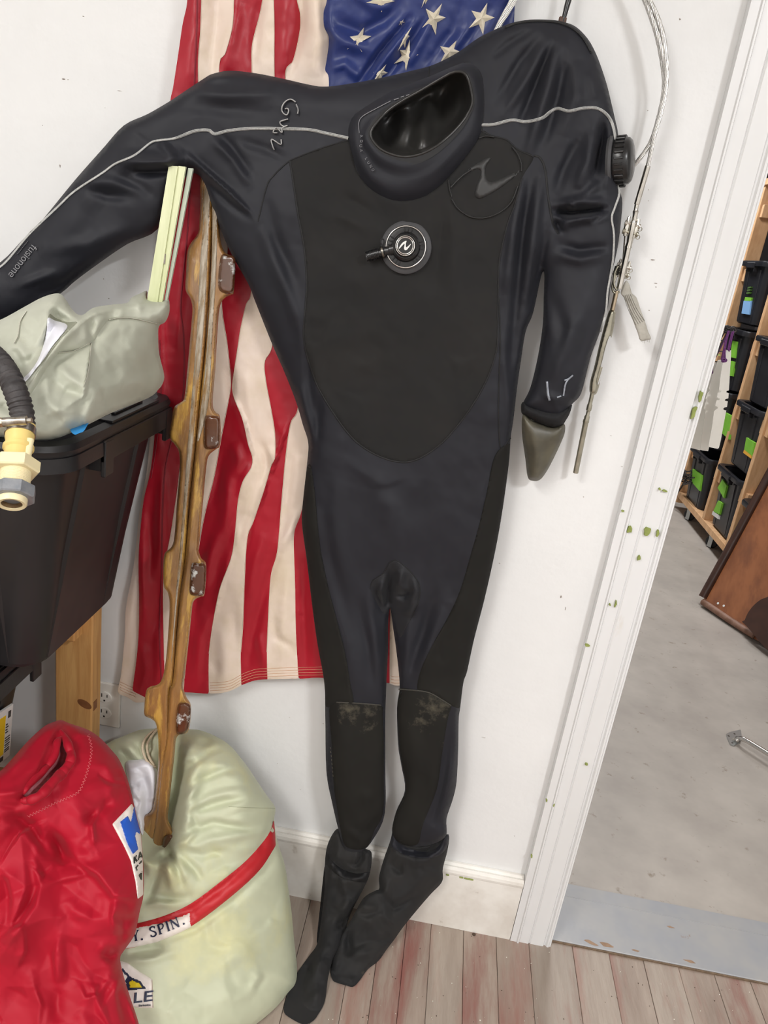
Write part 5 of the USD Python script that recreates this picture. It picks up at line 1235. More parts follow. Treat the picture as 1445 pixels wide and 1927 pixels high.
# ---------------------------------------------------------------- pale green spinnaker bag on the floor
m_spin = mat('pale_green_cloth', srgb(196, 200, 172), srgb(184, 188, 160), scale=5, rough=.62, sheen=.1, bump=.12, bscale=800, bdist=.0006, dirt=srgb(206, 204, 156), dscale=5, dlo=.52, dhi=.75)
m_band = mat('red_webbing', srgb(190, 34, 42), srgb(178, 28, 36), scale=12, rough=.5, bump=.15, bscale=500, bdist=.0008)
m_patch = mat('patch_white', srgb(240, 232, 224), srgb(232, 222, 212), scale=20, rough=.5)
m_ink = mat('navy_ink', srgb(28, 38, 66), rough=.5)
m_cord = mat('beige_cord', srgb(206, 190, 164), srgb(188, 172, 146), scale=300, rough=.7)
SB = [(150, 1480), (180, 1420), (205, 1397), (233, 1385), (265, 1373), (300, 1371), (330, 1372), (353, 1372), (383, 1376), (427, 1398), (457, 1431), (478, 1461), (500, 1494), (518, 1520), (516, 1541), (521, 1580), (536, 1628), (543, 1675), (548, 1710), (554, 1775), (559, 1820), (556, 1850), (542, 1868), (519, 1896), (481, 1928), (420, 1970), (300, 2010), (180, 2000), (140, 1900), (140, 1650)]
SBC = [(265, 1373, -.055), (370, 1374, -.05), (457, 1431, -.075), (518, 1520, -.105), (540, 1650, -.135), (558, 1825, -.205), (481, 1928, -.345), (300, 2005, -.455), (150, 1950, -.47), (150, 1480, -.12), (150, 1700, -.27), (350, 1650, -.23), (430, 1550, -.15), (300, 1450, -.11)]
SBF = [([(312, 1380), (322, 1440), (322, 1500), (318, 1560), (302, 1606)], -.050, 24), ([(262, 1440), (275, 1500), (280, 1560), (298, 1610)], -.035, 24), ([(302, 1600), (312, 1612), (330, 1606)], -.02, 12),
       ([(350, 1390), (370, 1440), (352, 1500), (345, 1560), (330, 1600)], .020, 20), ([(380, 1400), (440, 1460), (460, 1500), (440, 1560)], .016, 34), ([(220, 1400), (250, 1405), (275, 1425)], .012, 14), ([(270, 1640), (300, 1625), (330, 1640), (350, 1660)], .015, 18), ([(262, 1600), (270, 1620), (290, 1630)], .012, 10),
       # gathers around the mouth
       ([(330, 1480), (360, 1440), (395, 1415), (420, 1408)], -.007, 6), ([(330, 1500), (370, 1470), (420, 1450), (450, 1450)], -.006, 7), ([(335, 1520), (360, 1495), (372, 1480)], .006, 6), ([(332, 1545), (365, 1525), (420, 1510), (470, 1500)], -.006, 7), ([(340, 1535), (395, 1500), (440, 1490)], .006, 8), ([(330, 1575), (370, 1560), (400, 1548), (440, 1555), (480, 1560)], -.007, 7), ([(325, 1590), (350, 1585), (372, 1560)], .006, 6), ([(345, 1600), (400, 1580), (470, 1570), (510, 1560)], .006, 9), ([(320, 1605), (335, 1640), (345, 1668)], -.009, 6), ([(312, 1612), (320, 1650), (325, 1675)], .008, 7), ([(335, 1605), (370, 1640), (380, 1660)], -.006, 7), ([(345, 1600), (380, 1610), (430, 1600)], -.005, 8), ([(300, 1618), (290, 1660), (275, 1700)], -.007, 8), ([(280, 1680), (310, 1690), (345, 1690), (365, 1684)], -.005, 7), ([(270, 1705), (300, 1700), (330, 1702)], .005, 7), ([(350, 1560), (368, 1552), (362, 1530)], -.006, 6), ([(330, 1450), (345, 1430), (360, 1422)], .006, 6), ([(420, 1540), (455, 1530), (500, 1530)], -.004, 8), ([(400, 1440), (430, 1440)], .004, 8), ([(415, 1480), (450, 1476), (480, 1480)], -.004, 7), ([(370, 1395), (400, 1398)], -.004, 8),
       ([(250, 1395), (262, 1410), (268, 1425)], -.008, 5), ([(236, 1400), (250, 1420), (262, 1430)], .006, 5), ([(225, 1410), (240, 1428)], -.006, 5), ([(285, 1385), (282, 1405), (278, 1425)], -.006, 5), ([(272, 1390), (276, 1410)], .005, 5),
       ([(515, 1545), (490, 1600), (430, 1660), (360, 1710), (280, 1738)], -.007, 8), ([(525, 1600), (500, 1640), (440, 1695), (365, 1750), (290, 1776)], -.006, 8), ([(240, 1795), (270, 1788), (310, 1782)], -.006, 7), ([(235, 1810), (280, 1805), (340, 1790)], .005, 9), ([(260, 1800), (300, 1795)], -.004, 5), ([(470, 1860), (490, 1840), (475, 1830)], .004, 8), ([(480, 1870), (500, 1830)], -.004, 7), ([(400, 1830), (440, 1800), (500, 1790)], .003, 14), ([(350, 1900), (420, 1880), (500, 1850)], .003, 16)]
SBR = Relief(SB, SBC, T=.125, r=135, folds=SBF, noise=[(.008, 90, 41), (.003, 30, 42)], facets=[(.006, 44, 43)], gain=2.0, step=4.5, back=.12)
sp = Thing('spinnaker_bag', 'big round pale green cloth bag with a red band, behind the red bag', 'bag')
sbd = sp.part('bag', SBR.body(), m_spin, True)
band = np.vstack([smooth_path([(190, 1744), (225, 1742), (260, 1737), (310, 1723), (360, 1700), (418, 1657), (465, 1618), (504, 1572), (516, 1541)], 5), smooth_path([(519, 1591), (488, 1638), (434, 1688), (360, 1743), (300, 1769), (240, 1785), (180, 1788)], 5)])
bnd = sp.part('band', SBR.panel(band, lift=.003, round_=False, step=5, bevel=1), m_band, True, label='red webbing band around the bag')
lab = [(200, 1752), (230, 1749.5), (255, 1745), (310, 1734), (358.5, 1716), (359.5, 1745), (330, 1759), (295, 1773), (260, 1781), (236, 1785), (195, 1787)]
wl = sp.part('name_label', SBR.panel(lab, lift=.006, round_=False, step=5, bevel=.5), m_patch, True, bnd, label='white label reading the sail name')

# a plain roman capital set, drawn with thick and thin strokes and slab ends
def rom(segs):
    from shapely.ops import unary_union
    return unary_union([LineString(s[:2] if len(s) == 3 and np.ndim(s[2]) == 0 else s[0]).buffer(s[-1], cap_style='flat') for s in segs])


GL = {'S': rom([([(.50, .82), (.40, .95), (.24, .97), (.09, .88), (.08, .72), (.22, .58), (.40, .46), (.52, .32), (.50, .13), (.34, .03), (.16, .04), (.05, .16)], .065), ((.53, .98), (.50, .72), .03), ((.04, .28), (.03, .02), .03)]),
      'P': rom([((.16, 0), (.16, 1), .08), ([(.16, .965), (.38, .965), (.56, .88), (.58, .70), (.48, .52), (.36, .47), (.16, .47)], .05), ((.02, .03), (.34, .03), .03), ((.02, .97), (.2, .97), .03)]),
      'I': rom([((.16, 0), (.16, 1), .08), ((.01, .03), (.31, .03), .03), ((.01, .97), (.31, .97), .03)]),
      'N': rom([((.12, 0), (.12, 1), .035), ((.66, 0), (.66, 1), .035), ((.10, .99), (.66, .02), .08), ((0, .03), (.26, .03), .03), ((.52, .97), (.80, .97), .03), ((0, .97), (.16, .97), .03)]),
      'Y': rom([((.36, 0), (.36, .46), .08), ((.10, 1), (.37, .42), .075), ((.64, 1), (.37, .42), .035), ((.20, .03), (.52, .03), .03), ((-.02, .97), (.24, .97), .03), ((.52, .97), (.76, .97), .03)]),
      'V': rom([((.10, 1), (.38, 0), .075), ((.66, 1), (.38, 0), .035), ((-.02, .97), (.24, .97), .03), ((.54, .97), (.78, .97), .03)]),
      'H': rom([((.14, 0), (.14, 1), .08), ((.62, 0), (.62, 1), .08), ((.1, .5), (.66, .5), .03), ((0, .03), (.28, .03), .03), ((0, .97), (.28, .97), .03), ((.48, .03), (.76, .03), .03), ((.48, .97), (.76, .97), .03)]),
      '.': Point(.12, .09).buffer(.1)}


def poly_uv(rel, poly, origin, ex, ey, lift, name, m, parent, step=2.2):
    out = []
    for g in getattr(poly, 'geoms', [poly]):
        def mp(c):
            c = np.asarray(c)
            return np.asarray(origin) + c[:, :1] * np.asarray(ex) + c[:, 1:2] * np.asarray(ey)
        pg = Polygon(mp(g.exterior.coords), [mp(i.coords) for i in g.interiors]).buffer(0)
        for q in getattr(pg, 'geoms', [pg]):
            p, tri = rel.tri(q, step)
            out.append(rel.solid(q, step, lambda p: rel.limit(p, rel.base(p) - rel.height(p)) - lift, lambda p: rel.limit(p, rel.base(p) - rel.height(p)) - lift + .0009))
    return join(*out)


for chs, u, v, ang in (('V', 231, 1778, 11), ('Y', 249, 1772.5, 13), ('.', 265, 1770, 15), ('S', 284, 1764.5, 17), ('P', 299, 1759.5, 19), ('I', 315, 1753.5, 21), ('N', 324, 1750, 23), ('.', 344, 1741, 24)):
    a = math.radians(-ang)
    ex = np.array([math.cos(a), math.sin(a)]) * 21.5; ey = np.array([math.sin(a) * .9 + .05, -math.cos(a)]) * 20.0
    sp.part('letter', poly_uv(SBR, GL[chs], (u, v), ex, ey, .0085, 'letter', m_ink, wl), m_ink, False, bnd)
# maker's patch, half hidden by the red bag
pt = [(215, 1805), (240, 1812), (262, 1828), (287, 1843), (289, 1897), (262, 1897), (230, 1890), (200, 1880)]
pk = sp.part('maker_patch', SBR.panel(pt, lift=.004, round_=False, step=4, bevel=.5), m_patch, True, label='white sewn patch with a navy and yellow diamond')
dia = [(229, 1818), (247, 1837), (267, 1846), (277, 1862), (240, 1866), (215, 1858)]
sp.part('diamond', SBR.panel(dia, lift=.0058, round_=False, step=3, bevel=.1), m_ink, False, pk)
sp.part('diamond', SBR.panel([(226, 1822), (243, 1838), (238, 1847), (242, 1860), (222, 1856)], lift=.0074, round_=False, step=3, bevel=.1), m_patch, False, pk)
sp.part('diamond', SBR.panel([(247, 1842), (264, 1849), (272, 1860), (243, 1862), (240, 1849)], lift=.0076, round_=False, step=3, bevel=.1), mat('patch_yellow', srgb(226, 200, 30), rough=.5), False, pk)
g = text2d('LE', 1, True)
sp.part('letters', SBR.print_(g, (249, 1888), (24.5, -3.2), (1.5, -19.0), .0066), m_ink, False, pk)
g = text2d('Barbados', 1)
L_ = g[0][:, 0].max()
sp.part('small_letters', SBR.print_(g, (261, 1894.5), np.array([22.5, -1.6]) / L_, (.3, -3.8), .0062), m_ink, False, pk)
sp.part('seam', SBR.ribbon([(430, 1518), (470, 1520), (517, 1521)], 1.4, .001), mat('green_thread', srgb(170, 174, 146), rough=.7), True, sbd)
for st in ([(286, 1844), (288, 1896)],):
    sp.part('seam', SBR.ribbon(st, 1.0, .0034, smooth=False), m_cord, True, pk)
# drawcord loops
for q in ([(300, 1369), (285, 1378), (272, 1392), (268, 1408), (274, 1428), (284, 1440), (293, 1443)], [(296, 1372), (286, 1384), (278, 1398), (277, 1412), (282, 1428), (290, 1440)]):
    pts3 = SBR.surf(smooth_path(q, 6), .012)
    sp.part('drawcord', tube(pts3, .0026, 8), m_cord, True, label='beige drawcord loop')
sp.done()
WH = Relief([(236, 1436), (258, 1430), (276, 1430), (296, 1450), (298, 1490), (294, 1520), (282, 1540), (272, 1556), (268, 1572), (258, 1545), (250, 1520), (243, 1480)], [(238, 1440, -.130), (296, 1450, -.125), (268, 1570, -.185), (255, 1500, -.160)], T=.03, r=30, folds=[([(250, 1445), (265, 1480), (262, 1530)], .006, 7), ([(270, 1450), (280, 1490), (270, 1540)], -.006, 6), ([(285, 1460), (286, 1500)], .005, 6), ([(256, 1470), (262, 1500)], -.004, 5)], facets=[(.010, 24, 5)], step=3.5, back=.4, t_func=None)
_sb = WH.base
WH.base = lambda uv: SBR.base(uv) - SBR.height(uv) - .004
wsl = Thing('sail', 'white crumpled sail showing in the mouth of the pale green bag', 'sail')
wsl.part('cloth', WH.body(), m_sail, True)
wsl.done()

# ---------------------------------------------------------------- red nylon bag in front
m_redbag = mat('red_nylon', srgb(174, 18, 42), srgb(162, 14, 36), scale=5, rough=.58, spec=.28, sheen=.06, bump=.1, bscale=900, bdist=.0005)
m_redin = mat('faded_red_lining', srgb(206, 140, 146), srgb(186, 96, 106), scale=14, rough=.8, spec=.2)
m_redst = mat('pale_red_stitch', srgb(216, 120, 124), rough=.6)
RB_ = [(-70, 1490), (-30, 1466), (0, 1451), (20, 1431), (53, 1394), (83, 1367), (100, 1359), (115, 1355), (130, 1361), (160, 1371), (180, 1382), (197, 1397), (212, 1414), (222, 1426), (232, 1446), (241, 1470), (250, 1504), (258, 1540), (265, 1568), (268, 1604), (270, 1640), (270, 1684), (263, 1715), (258, 1740), (252, 1762), (234, 1788), (226, 1804), (233, 1838), (246, 1880), (262, 1930), (272, 1990), (270, 2040), (-70, 2060)]
RBC = [(115, 1355, -.235), (0, 1451, -.42), (-60, 1490, -.47), (197, 1397, -.235), (241, 1470, -.285), (268, 1604, -.365), (270, 1684, -.41), (230, 1800, -.465), (262, 1930, -.52), (270, 2030, -.57), (-60, 2040, -.64), (-60, 1750, -.56), (120, 1600, -.40), (100, 1800, -.50)]
RBF = [  # rolled mouth
    ([(-10, 1498), (20, 1493), (45, 1488), (52, 1498)], .010, 8), ([(40, 1530), (62, 1508), (100, 1470), (128, 1440), (130, 1420), (124, 1396), (112, 1362)], .016, 9), ([(50, 1492), (68, 1470), (100, 1440), (118, 1420), (122, 1400)], -.030, 13), ([(100, 1462), (112, 1448), (122, 1438)], -.030, 9), ([(30, 1505), (48, 1496), (64, 1482)], -.018, 7), ([(0, 1515), (28, 1518), (48, 1512)], -.012, 7), ([(5, 1545), (30, 1538), (50, 1535)], -.012, 8), ([(60, 1400), (85, 1376), (110, 1365)], .010, 8), ([(75, 1420), (95, 1400), (110, 1385)], -.006, 6), ([(20, 1450), (50, 1420)], .008, 8), ([(10, 1470), (40, 1450), (60, 1430)], -.006, 7), ([(140, 1375), (150, 1400), (142, 1420)], -.005, 6), ([(135, 1390), (148, 1380), (170, 1385)], .006, 6),
    ([(170, 1440), (200, 1440), (215, 1470), (205, 1500)], .009, 9), ([(160, 1470), (185, 1460), (200, 1470)], -.007, 7), ([(150, 1550), (185, 1530), (210, 1500)], -.008, 8), ([(190, 1520), (175, 1550), (178, 1590)], .008, 8, 's'), ([(230, 1450), (240, 1500), (235, 1550)], .006, 10),
    # body folds
    ([(30, 1535), (60, 1560), (85, 1600), (120, 1630)], -.016, 10), ([(85, 1555), (105, 1580), (122, 1620)], -.020, 10), ([(48, 1592), (68, 1582), (75, 1620), (78, 1660)], .014, 9, 's'), ([(62, 1620), (70, 1650), (82, 1668)], -.014, 8), ([(84, 1662), (120, 1652), (172, 1643)], .012, 8), ([(82, 1665), (78, 1700), (62, 1735), (25, 1785)], -.020, 11), ([(88, 1670), (90, 1700), (76, 1740), (50, 1790)], .012, 11),
    ([(130, 1595), (150, 1620), (182, 1650), (215, 1682), (245, 1694)], .016, 10, 's'), ([(126, 1618), (160, 1634), (185, 1660), (212, 1695)], -.016, 9), ([(132, 1596), (160, 1590), (185, 1570)], .010, 9), ([(150, 1590), (165, 1600), (175, 1615)], .007, 7), ([(213, 1690), (214, 1720), (230, 1735), (252, 1722)], -.018, 8), ([(218, 1680), (222, 1705), (240, 1712)], .008, 8), ([(190, 1680), (185, 1710), (170, 1730)], -.010, 9), ([(125, 1690), (135, 1712), (150, 1722), (175, 1722)], .010, 9), ([(120, 1700), (130, 1725), (160, 1740)], -.009, 8),
    ([(230, 1735), (234, 1760), (228, 1785)], -.012, 7), ([(190, 1788), (205, 1800), (215, 1795), (225, 1780)], -.014, 8), ([(185, 1780), (200, 1790)], .010, 7), ([(106, 1775), (115, 1810), (110, 1850)], .010, 10), ([(135, 1765), (128, 1800), (135, 1845)], -.010, 9), ([(160, 1840), (175, 1870), (190, 1850), (205, 1830)], .010, 9), ([(110, 1860), (105, 1890), (110, 1927)], -.010, 9), ([(165, 1880), (185, 1875), (205, 1855)], -.010, 8), ([(205, 1800), (210, 1840), (225, 1880)], .010, 9), ([(0, 1645), (15, 1680), (24, 1720), (12, 1750)], .014, 9), ([(24, 1690), (30, 1730), (20, 1760)], -.012, 7), ([(0, 1765), (30, 1742), (42, 1760), (44, 1790), (30, 1820)], .014, 9), ([(10, 1790), (30, 1770), (36, 1800)], -.010, 8), ([(50, 1800), (40, 1850), (10, 1890)], -.008, 12), ([(20, 1815), (50, 1815), (62, 1830)], -.006, 8), ([(0, 1545), (15, 1555), (0, 1570)], .008, 8), ([(145, 1900), (160, 1920), (165, 1950)], .009, 9), ([(215, 1880), (235, 1900), (245, 1930)], -.008, 8), ([(95, 1720), (110, 1760), (105, 1800)], .008, 12)]
RBF = [(f[0], f[1] * 1.15, f[2] * 1.45) + tuple(f[3:]) if k > 19 else f for k, f in enumerate(RBF)]
RBF = RBF[:20] + [f for f in RBF[20:] if abs(f[1]) < .0135] + [
    ([(-8, 1812), (33, 1757), (70, 1704), (78, 1667), (68, 1620), (72, 1592)], .040, 34, 's'), ([(262, 1692), (214, 1682), (187, 1646), (153, 1622), (130, 1594)], .034, 30, 's'), ([(84, 1572), (112, 1592), (124, 1628)], -.030, 13), ([(175, 1640), (130, 1652), (84, 1662)], .016, 22, 's'),
    ([(215, 1760), (212, 1725), (218, 1690)], .026, 20, 's'), ([(213, 1722), (235, 1734), (262, 1724)], -.022, 9), ([(232, 1730), (231, 1776)], -.014, 7), ([(190, 1792), (206, 1802), (224, 1790)], -.024, 8), ([(20, 1738), (25, 1690), (18, 1655), (0, 1640)], .030, 22, 's'), ([(0, 1772), (28, 1748), (44, 1742)], .02, 16, 's'), ([(44, 1744), (46, 1790), (30, 1822)], .018, 14, 's'),
    ([(155, 1548), (185, 1532), (214, 1500)], -.018, 12), ([(178, 1592), (172, 1555), (195, 1512)], .020, 20, 's'), ([(110, 1852), (104, 1800), (112, 1762)], .018, 20, 's'), ([(148, 1850), (160, 1880), (188, 1872), (208, 1832)], .016, 16, 's'), ([(30, 1535), (62, 1558), (90, 1600)], -.024, 12), ([(130, 1480), (150, 1530), (150, 1580)], .014, 20), ([(230, 1820), (215, 1870), (228, 1930)], .014, 18, 's'), ([(60, 1850), (75, 1890), (70, 1940)], .014, 22, 's')]
MOUTH = [(46, 1497), (56, 1480), (78, 1458), (94, 1440), (107, 1418), (111, 1398), (121, 1394), (129, 1410), (129, 1430), (116, 1448), (101, 1463), (80, 1486), (60, 1500)]
RBR = Relief(RB_, RBC, T=.085, r=100, folds=RBF, noise=[(.003, 70, 51)], facets=[(.021, 78, 52), (.009, 40, 54)], wobble=.35, gain=.72, step=3.5, back=.3, holes=[MOUTH])
rb_ = Thing('red_bag', 'crumpled red nylon bag standing open in front of the pale green bag', 'bag')
rbd = rb_.part('bag', RBR.body(), m_redbag, True)
mo = np.array(MOUTH, float); mc = mo.mean(0)
LN = Relief(mc + (mo - mc) * 1.25, None, T=.0, r=30, folds=[([(60, 1485), (90, 1450), (112, 1420)], .012, 9), ([(75, 1490), (105, 1455), (124, 1425)], -.02, 8)], facets=[(.006, 24, 8)], step=3, back=1, t_func=lambda uv: RBR.base(uv) - RBR.height(uv) + .022 + .02 * np.clip((uv[:, 0] - 70) / 50 + (uv[:, 1] - 1450) / 90, -.6, 1))
rb_.part('lining', LN.body(), m_redin, True, rbd, label='faded pink inside of the mouth')
rim = smooth_path([(36, 1508), (50, 1507), (64, 1503), (84, 1490), (104, 1467), (119, 1452), (132, 1432), (132, 1411), (124, 1390), (113, 1375)], 8)
rb_.part('rolled_rim', tube(RBR.surf(rim, .004) + (meshkit.fbm(np.c_[rim / 16, np.zeros(len(rim))], 2, 3)[:, None] - .5) * np.array([.006, -.02, .012]), .0085 * np.interp(np.linspace(0, 1, len(rim)), [0, .12, .5, .88, 1], [.35, .9, 1.1, .8, .3]) * (1 + .10 * np.sin(np.arange(len(rim)) * .55)), 12), m_redbag, True, rbd, label='rolled hem around the mouth')
rim2 = smooth_path([(44, 1494), (54, 1478), (76, 1455), (92, 1438), (104, 1417), (108, 1396), (118, 1386)], 8)
rb_.part('rolled_rim', tube(RBR.surf(rim2, .002), .007 * np.interp(np.linspace(0, 1, len(rim2)), [0, .2, .8, 1], [.3, 1, 1, .3]) * (1 + .10 * np.sin(np.arange(len(rim2)) * .5)), 12), m_redbag, True, rbd, label='rolled hem around the mouth')
zz = smooth_path([(52, 1537), (75, 1526), (100, 1513), (130, 1500), (148, 1490), (160, 1465), (170, 1430), (172, 1405), (165, 1378)], 8)
l_ = LineString(zz)
zig = []
for k in range(int(l_.length / 3.2)):
    p = np.array(l_.interpolate(k * 3.2).coords[0]); q_ = np.array(l_.interpolate(k * 3.2 + 1).coords[0]); tt = q_ - p; tt /= max(np.linalg.norm(tt), 1e-9)
    zig.append(p + np.array([-tt[1], tt[0]]) * (2.6 if k % 2 else -2.6))
rb_.part('zigzag_stitch', RBR.ribbon(zig, 1.0, .001, smooth=False, step=1.6), m_redst, True, rbd)
# maker's patch wrapped round the edge
pq = [(211, 1551), (229, 1532), (248, 1512), (254, 1524), (261, 1552), (266, 1575), (268.5, 1604), (269.5, 1684), (259, 1692), (255, 1660), (246, 1620), (232, 1590)]
pa = rb_.part('maker_patch', RBR.panel(pq, lift=.004, round_=False, step=3, bevel=.5), m_patch, True, label='white sewn patch with a blue emblem, wrapped over the edge')
m_kb = mat('patch_blue', srgb(36, 92, 196), rough=.5)
rb_.part('emblem', RBR.panel([(225.5, 1546), (241, 1534), (246, 1546), (252.5, 1518), (257, 1532), (265, 1566), (262, 1570), (257, 1566), (255, 1573), (261, 1598), (250, 1609), (238, 1585)], lift=.008, round_=False, step=2, bevel=.1), m_kb, False, pa, label='blue K emblem')
m_blk = mat('patch_black', srgb(30, 30, 32), rough=.5)
KK = rom([((0.12, 0), (.12, 1), .12), ((.16, .40), (.62, .98), .12), ((.30, .56), (.66, .02), .12)])
AA = rom([((.0, 0), (.38, 1), .11), ((.38, 1), (.76, 0), .11), ((.16, .30), (.6, .30), .09)])
for G_, u, v in ((KK, 252, 1626), (AA, 260.5, 1619)):
    rb_.part('letter', poly_uv(RBR, G_, (u, v), (9.5, -7.5), (-.5, -13), .0064, 'letter', m_blk, pa, 1.8), m_blk, False, pa)
rb_.part('emblem', RBR.panel([(254, 1632), (266.5, 1618), (267.5, 1622), (258, 1633), (261.5, 1645), (267.8, 1639), (267.5, 1657), (264, 1655)], lift=.010, round_=False, step=2, bevel=.1), m_blk, False, pa, label='black diamond outline')
rb_.done()
# ---------------------------------------------------------------- wire rigging with fittings hanging by the door
m_ss = mat('stainless', srgb(200, 196, 188), srgb(178, 172, 162), scale=40, rough=.22, metal=1.0)
m_wire = mat('stainless_wire', srgb(226, 224, 220), srgb(184, 182, 178), scale=500, rough=.3, metal=.9)
m_bronze = mat('chromed_bronze', srgb(176, 172, 156), srgb(150, 146, 130), scale=30, rough=.32, metal=.9)
rg_ = Thing('rigging_wire', 'looped steel rigging wire with turnbuckle hanging on the wall beside the suit', 'rigging wire')


def strand(px, ys, r, name='wire'):
    px = np.asarray(px, float); ys = np.interp(np.linspace(0, 1, len(px)), np.linspace(0, 1, len(ys)), ys)
    c = smooth_path(np.array([at(u, v, y) for (u, v), y in zip(px, ys)]), 14)
    # a laid rope: strands twisting round a core
    L = np.concatenate([[0], np.cumsum(np.linalg.norm(np.diff(c, axis=0), axis=1))])
    n = int(L[-1] / .0016)
    s = np.linspace(0, L[-1], n); cc = np.stack([np.interp(s, L, c[:, k]) for k in range(3)], 1)
    t = np.gradient(cc, axis=0); t /= np.linalg.norm(t, axis=1, keepdims=True)
    x = np.cross(t, [0, 1, 0]); x /= np.linalg.norm(x, axis=1, keepdims=True); y = np.cross(t, x)
    ms = [tube(cc[::4], r * .62, 8)]
    for k in range(6):
        a = s / (r * 5.0) + k * math.pi / 3
        ms.append(tube(cc + (x * np.cos(a)[:, None] + y * np.sin(a)[:, None]) * r * .62, r * .40, 5))
    return rg_.part(name, join(*ms), m_wire, True)


strand([(985, -40), (972, -5), (955, 25), (940, 50), (935, 75)], [-.035, -.03], .0032)
strand([(978, -40), (962, 0), (945, 32), (930, 62)], [-.038, -.03], .0032)
strand([(1186, -60), (1210, -12), (1226, 30), (1238, 66), (1247, 100), (1252, 140), (1249, 175), (1243, 210), (1234, 243), (1222, 272), (1204, 298), (1188, 316), (1176, 326)], [-.04, -.05, -.045, -.03], .0036)
strand([(1196, -60), (1218, -8), (1236, 30), (1248, 68), (1253, 105), (1254, 145), (1251, 180), (1242, 218), (1232, 252), (1226, 280), (1222, 298), (1218, 316)], [-.046, -.052, -.05, -.045], .0036)
# the shadowed third strand lies close to the wall, behind
strand([(1184, -60), (1206, -14), (1222, 26), (1236, 70), (1244, 110), (1249, 150), (1247, 182), (1240, 214), (1230, 250), (1220, 276)], [-.034, -.036, -.03], .0030)


# the coil goes on above, over a hook on the wall
strand([(978, -38), (1000, -90), (1050, -140), (1110, -150), (1160, -110), (1186, -58)], [-.036, -.03, -.04], .0036)
strand([(985, -38), (1010, -80), (1055, -125), (1112, -135), (1170, -100), (1196, -58)], [-.036, -.034, -.046], .0032)
rg_.part('wall_hook', tube(np.array([at(1080, -128, .002), at(1080, -126, -.05), at(1080, -140, -.056)]), .005, 10), m_ss, True)


def rod(a, b, ya, yb, r, m=None, name='rod', parent=None, n=16, label=None, prof=None):
    A, B = at(*a, ya), at(*b, yb)
    d = B - A; L = np.linalg.norm(d)
    if prof is None: prof = [(0, 0), (r * .9, 0), (r, .001), (r, L - .001), (r * .9, L), (0, L)]
    else: prof = [(x * r, h * L) for x, h in prof]
    return rg_.part(name, lathe(prof, n, A, d / L), m or m_ss, 30, parent, label)


rod((1219, 312), (1198, 385), -.045, -.040, .0046, name='swage')
rod((1198, 385), (1193, 418), -.040, -.040, .0036, prof=[(0, 0), (1, 0), (1, .3), (1.35, .4), (1.1, .6), (1.3, .9), (1, 1), (0, 1)], name='eye_shank')
# toggles with clevis pins
def toggle(c, ang, s, y):
    a = math.radians(ang); ax_ = np.array([math.cos(a), math.sin(a)]); pr = np.array([-ax_[1], ax_[0]])
    c = np.array(c, float)
    tg = None
    for side in (-1, 1):
        p0 = c + pr * side * 9 * s - ax_ * 20 * s; p1 = c + pr * side * 8 * s + ax_ * 16 * s
        pts = np.array([at(*p0, y), at(*(c + pr * side * 9 * s), y), at(*p1, y)])
        i = rg_.part('toggle_cheek', tube(pts, [.0022 * s, .0042 * s, .0028 * s], 10), m_ss, 30, tg)
        if tg is None: tg = i
    for o in (-7, 8):
        p0, p1 = c - pr * 14 * s + ax_ * o * s, c + pr * 14 * s + ax_ * o * s
        A, B = at(*p0, y - .001), at(*p1, y - .001)
        L = np.linalg.norm(B - A)
        rg_.part('clevis_pin', lathe([(0, 0), (.0042 * s, 0), (.0046 * s, .003), (.0026 * s, .0032), (.0026 * s, L - .004), (.0046 * s, L - .0035), (.0042 * s, L), (0, L)], 12, A, (B - A) / L), m_bronze if o > 0 else m_ss, 30, tg)
        q = at(*(c - pr * 15 * s + ax_ * (o + 4) * s), y - .003)
        th_ = np.linspace(0, 2 * np.pi, 14, endpoint=False)
        rg_.part('split_ring', tube(np.stack([q[0] + .0032 * s * np.cos(th_), q[1] + .0015 * np.sin(th_), q[2] + .0032 * s * np.sin(th_)], 1), .0006, 5, closed=True), m_bronze, True, tg)


toggle((1188, 430), 105, 1.05, -.042)
rod((1192, 415), (1182, 466), -.043, -.041, .0055, name='jaw', prof=[(0, 0), (.7, 0), (1, .15), (1, .6), (.8, .8), (1.1, 1), (0, 1)])
rod((1182, 464), (1165, 544), -.041, -.041, .0052, name='terminal')
rod((1176, 440), (1168, 540), -.034, -.034, .0013, name='cotter_wire', n=6)
rod((1192, 446), (1176, 500), -.036, -.036, .0013, name='cotter_wire', n=6)
toggle((1172, 508), 105, .95, -.030)
# bundled shackle wires beside the terminal
for k, q in enumerate(([(1169, 494), (1160, 520), (1154, 536), (1153, 545), (1158, 550), (1164, 546)], [(1166, 498), (1157, 522), (1152, 540), (1156, 551), (1166, 549)], [(1163, 500), (1156, 515), (1155, 535), (1160, 546)])):
    rg_.part('shackle_wire', tube(smooth_path(np.array([at(u, v, -.040 - .002 * k) for u, v in q]), 8), .0019, 8), m_bronze if k else m_ss, True)
rg_.part('dark_clip', join(*[tube([at(1158 - k, 503 + 3 * k, -.036), at(1166 - k, 500 + 4 * k, -.044)], .0022, 6) for k in range(5)]), mat('dark_steel', srgb(60, 58, 56), rough=.4, metal=.8), True)
rod((1160, 548), (1152, 584), -.040, -.040, .0040, name='threaded_rod', m=mat('worn_brass', srgb(176, 160, 136), rough=.35, metal=.9))
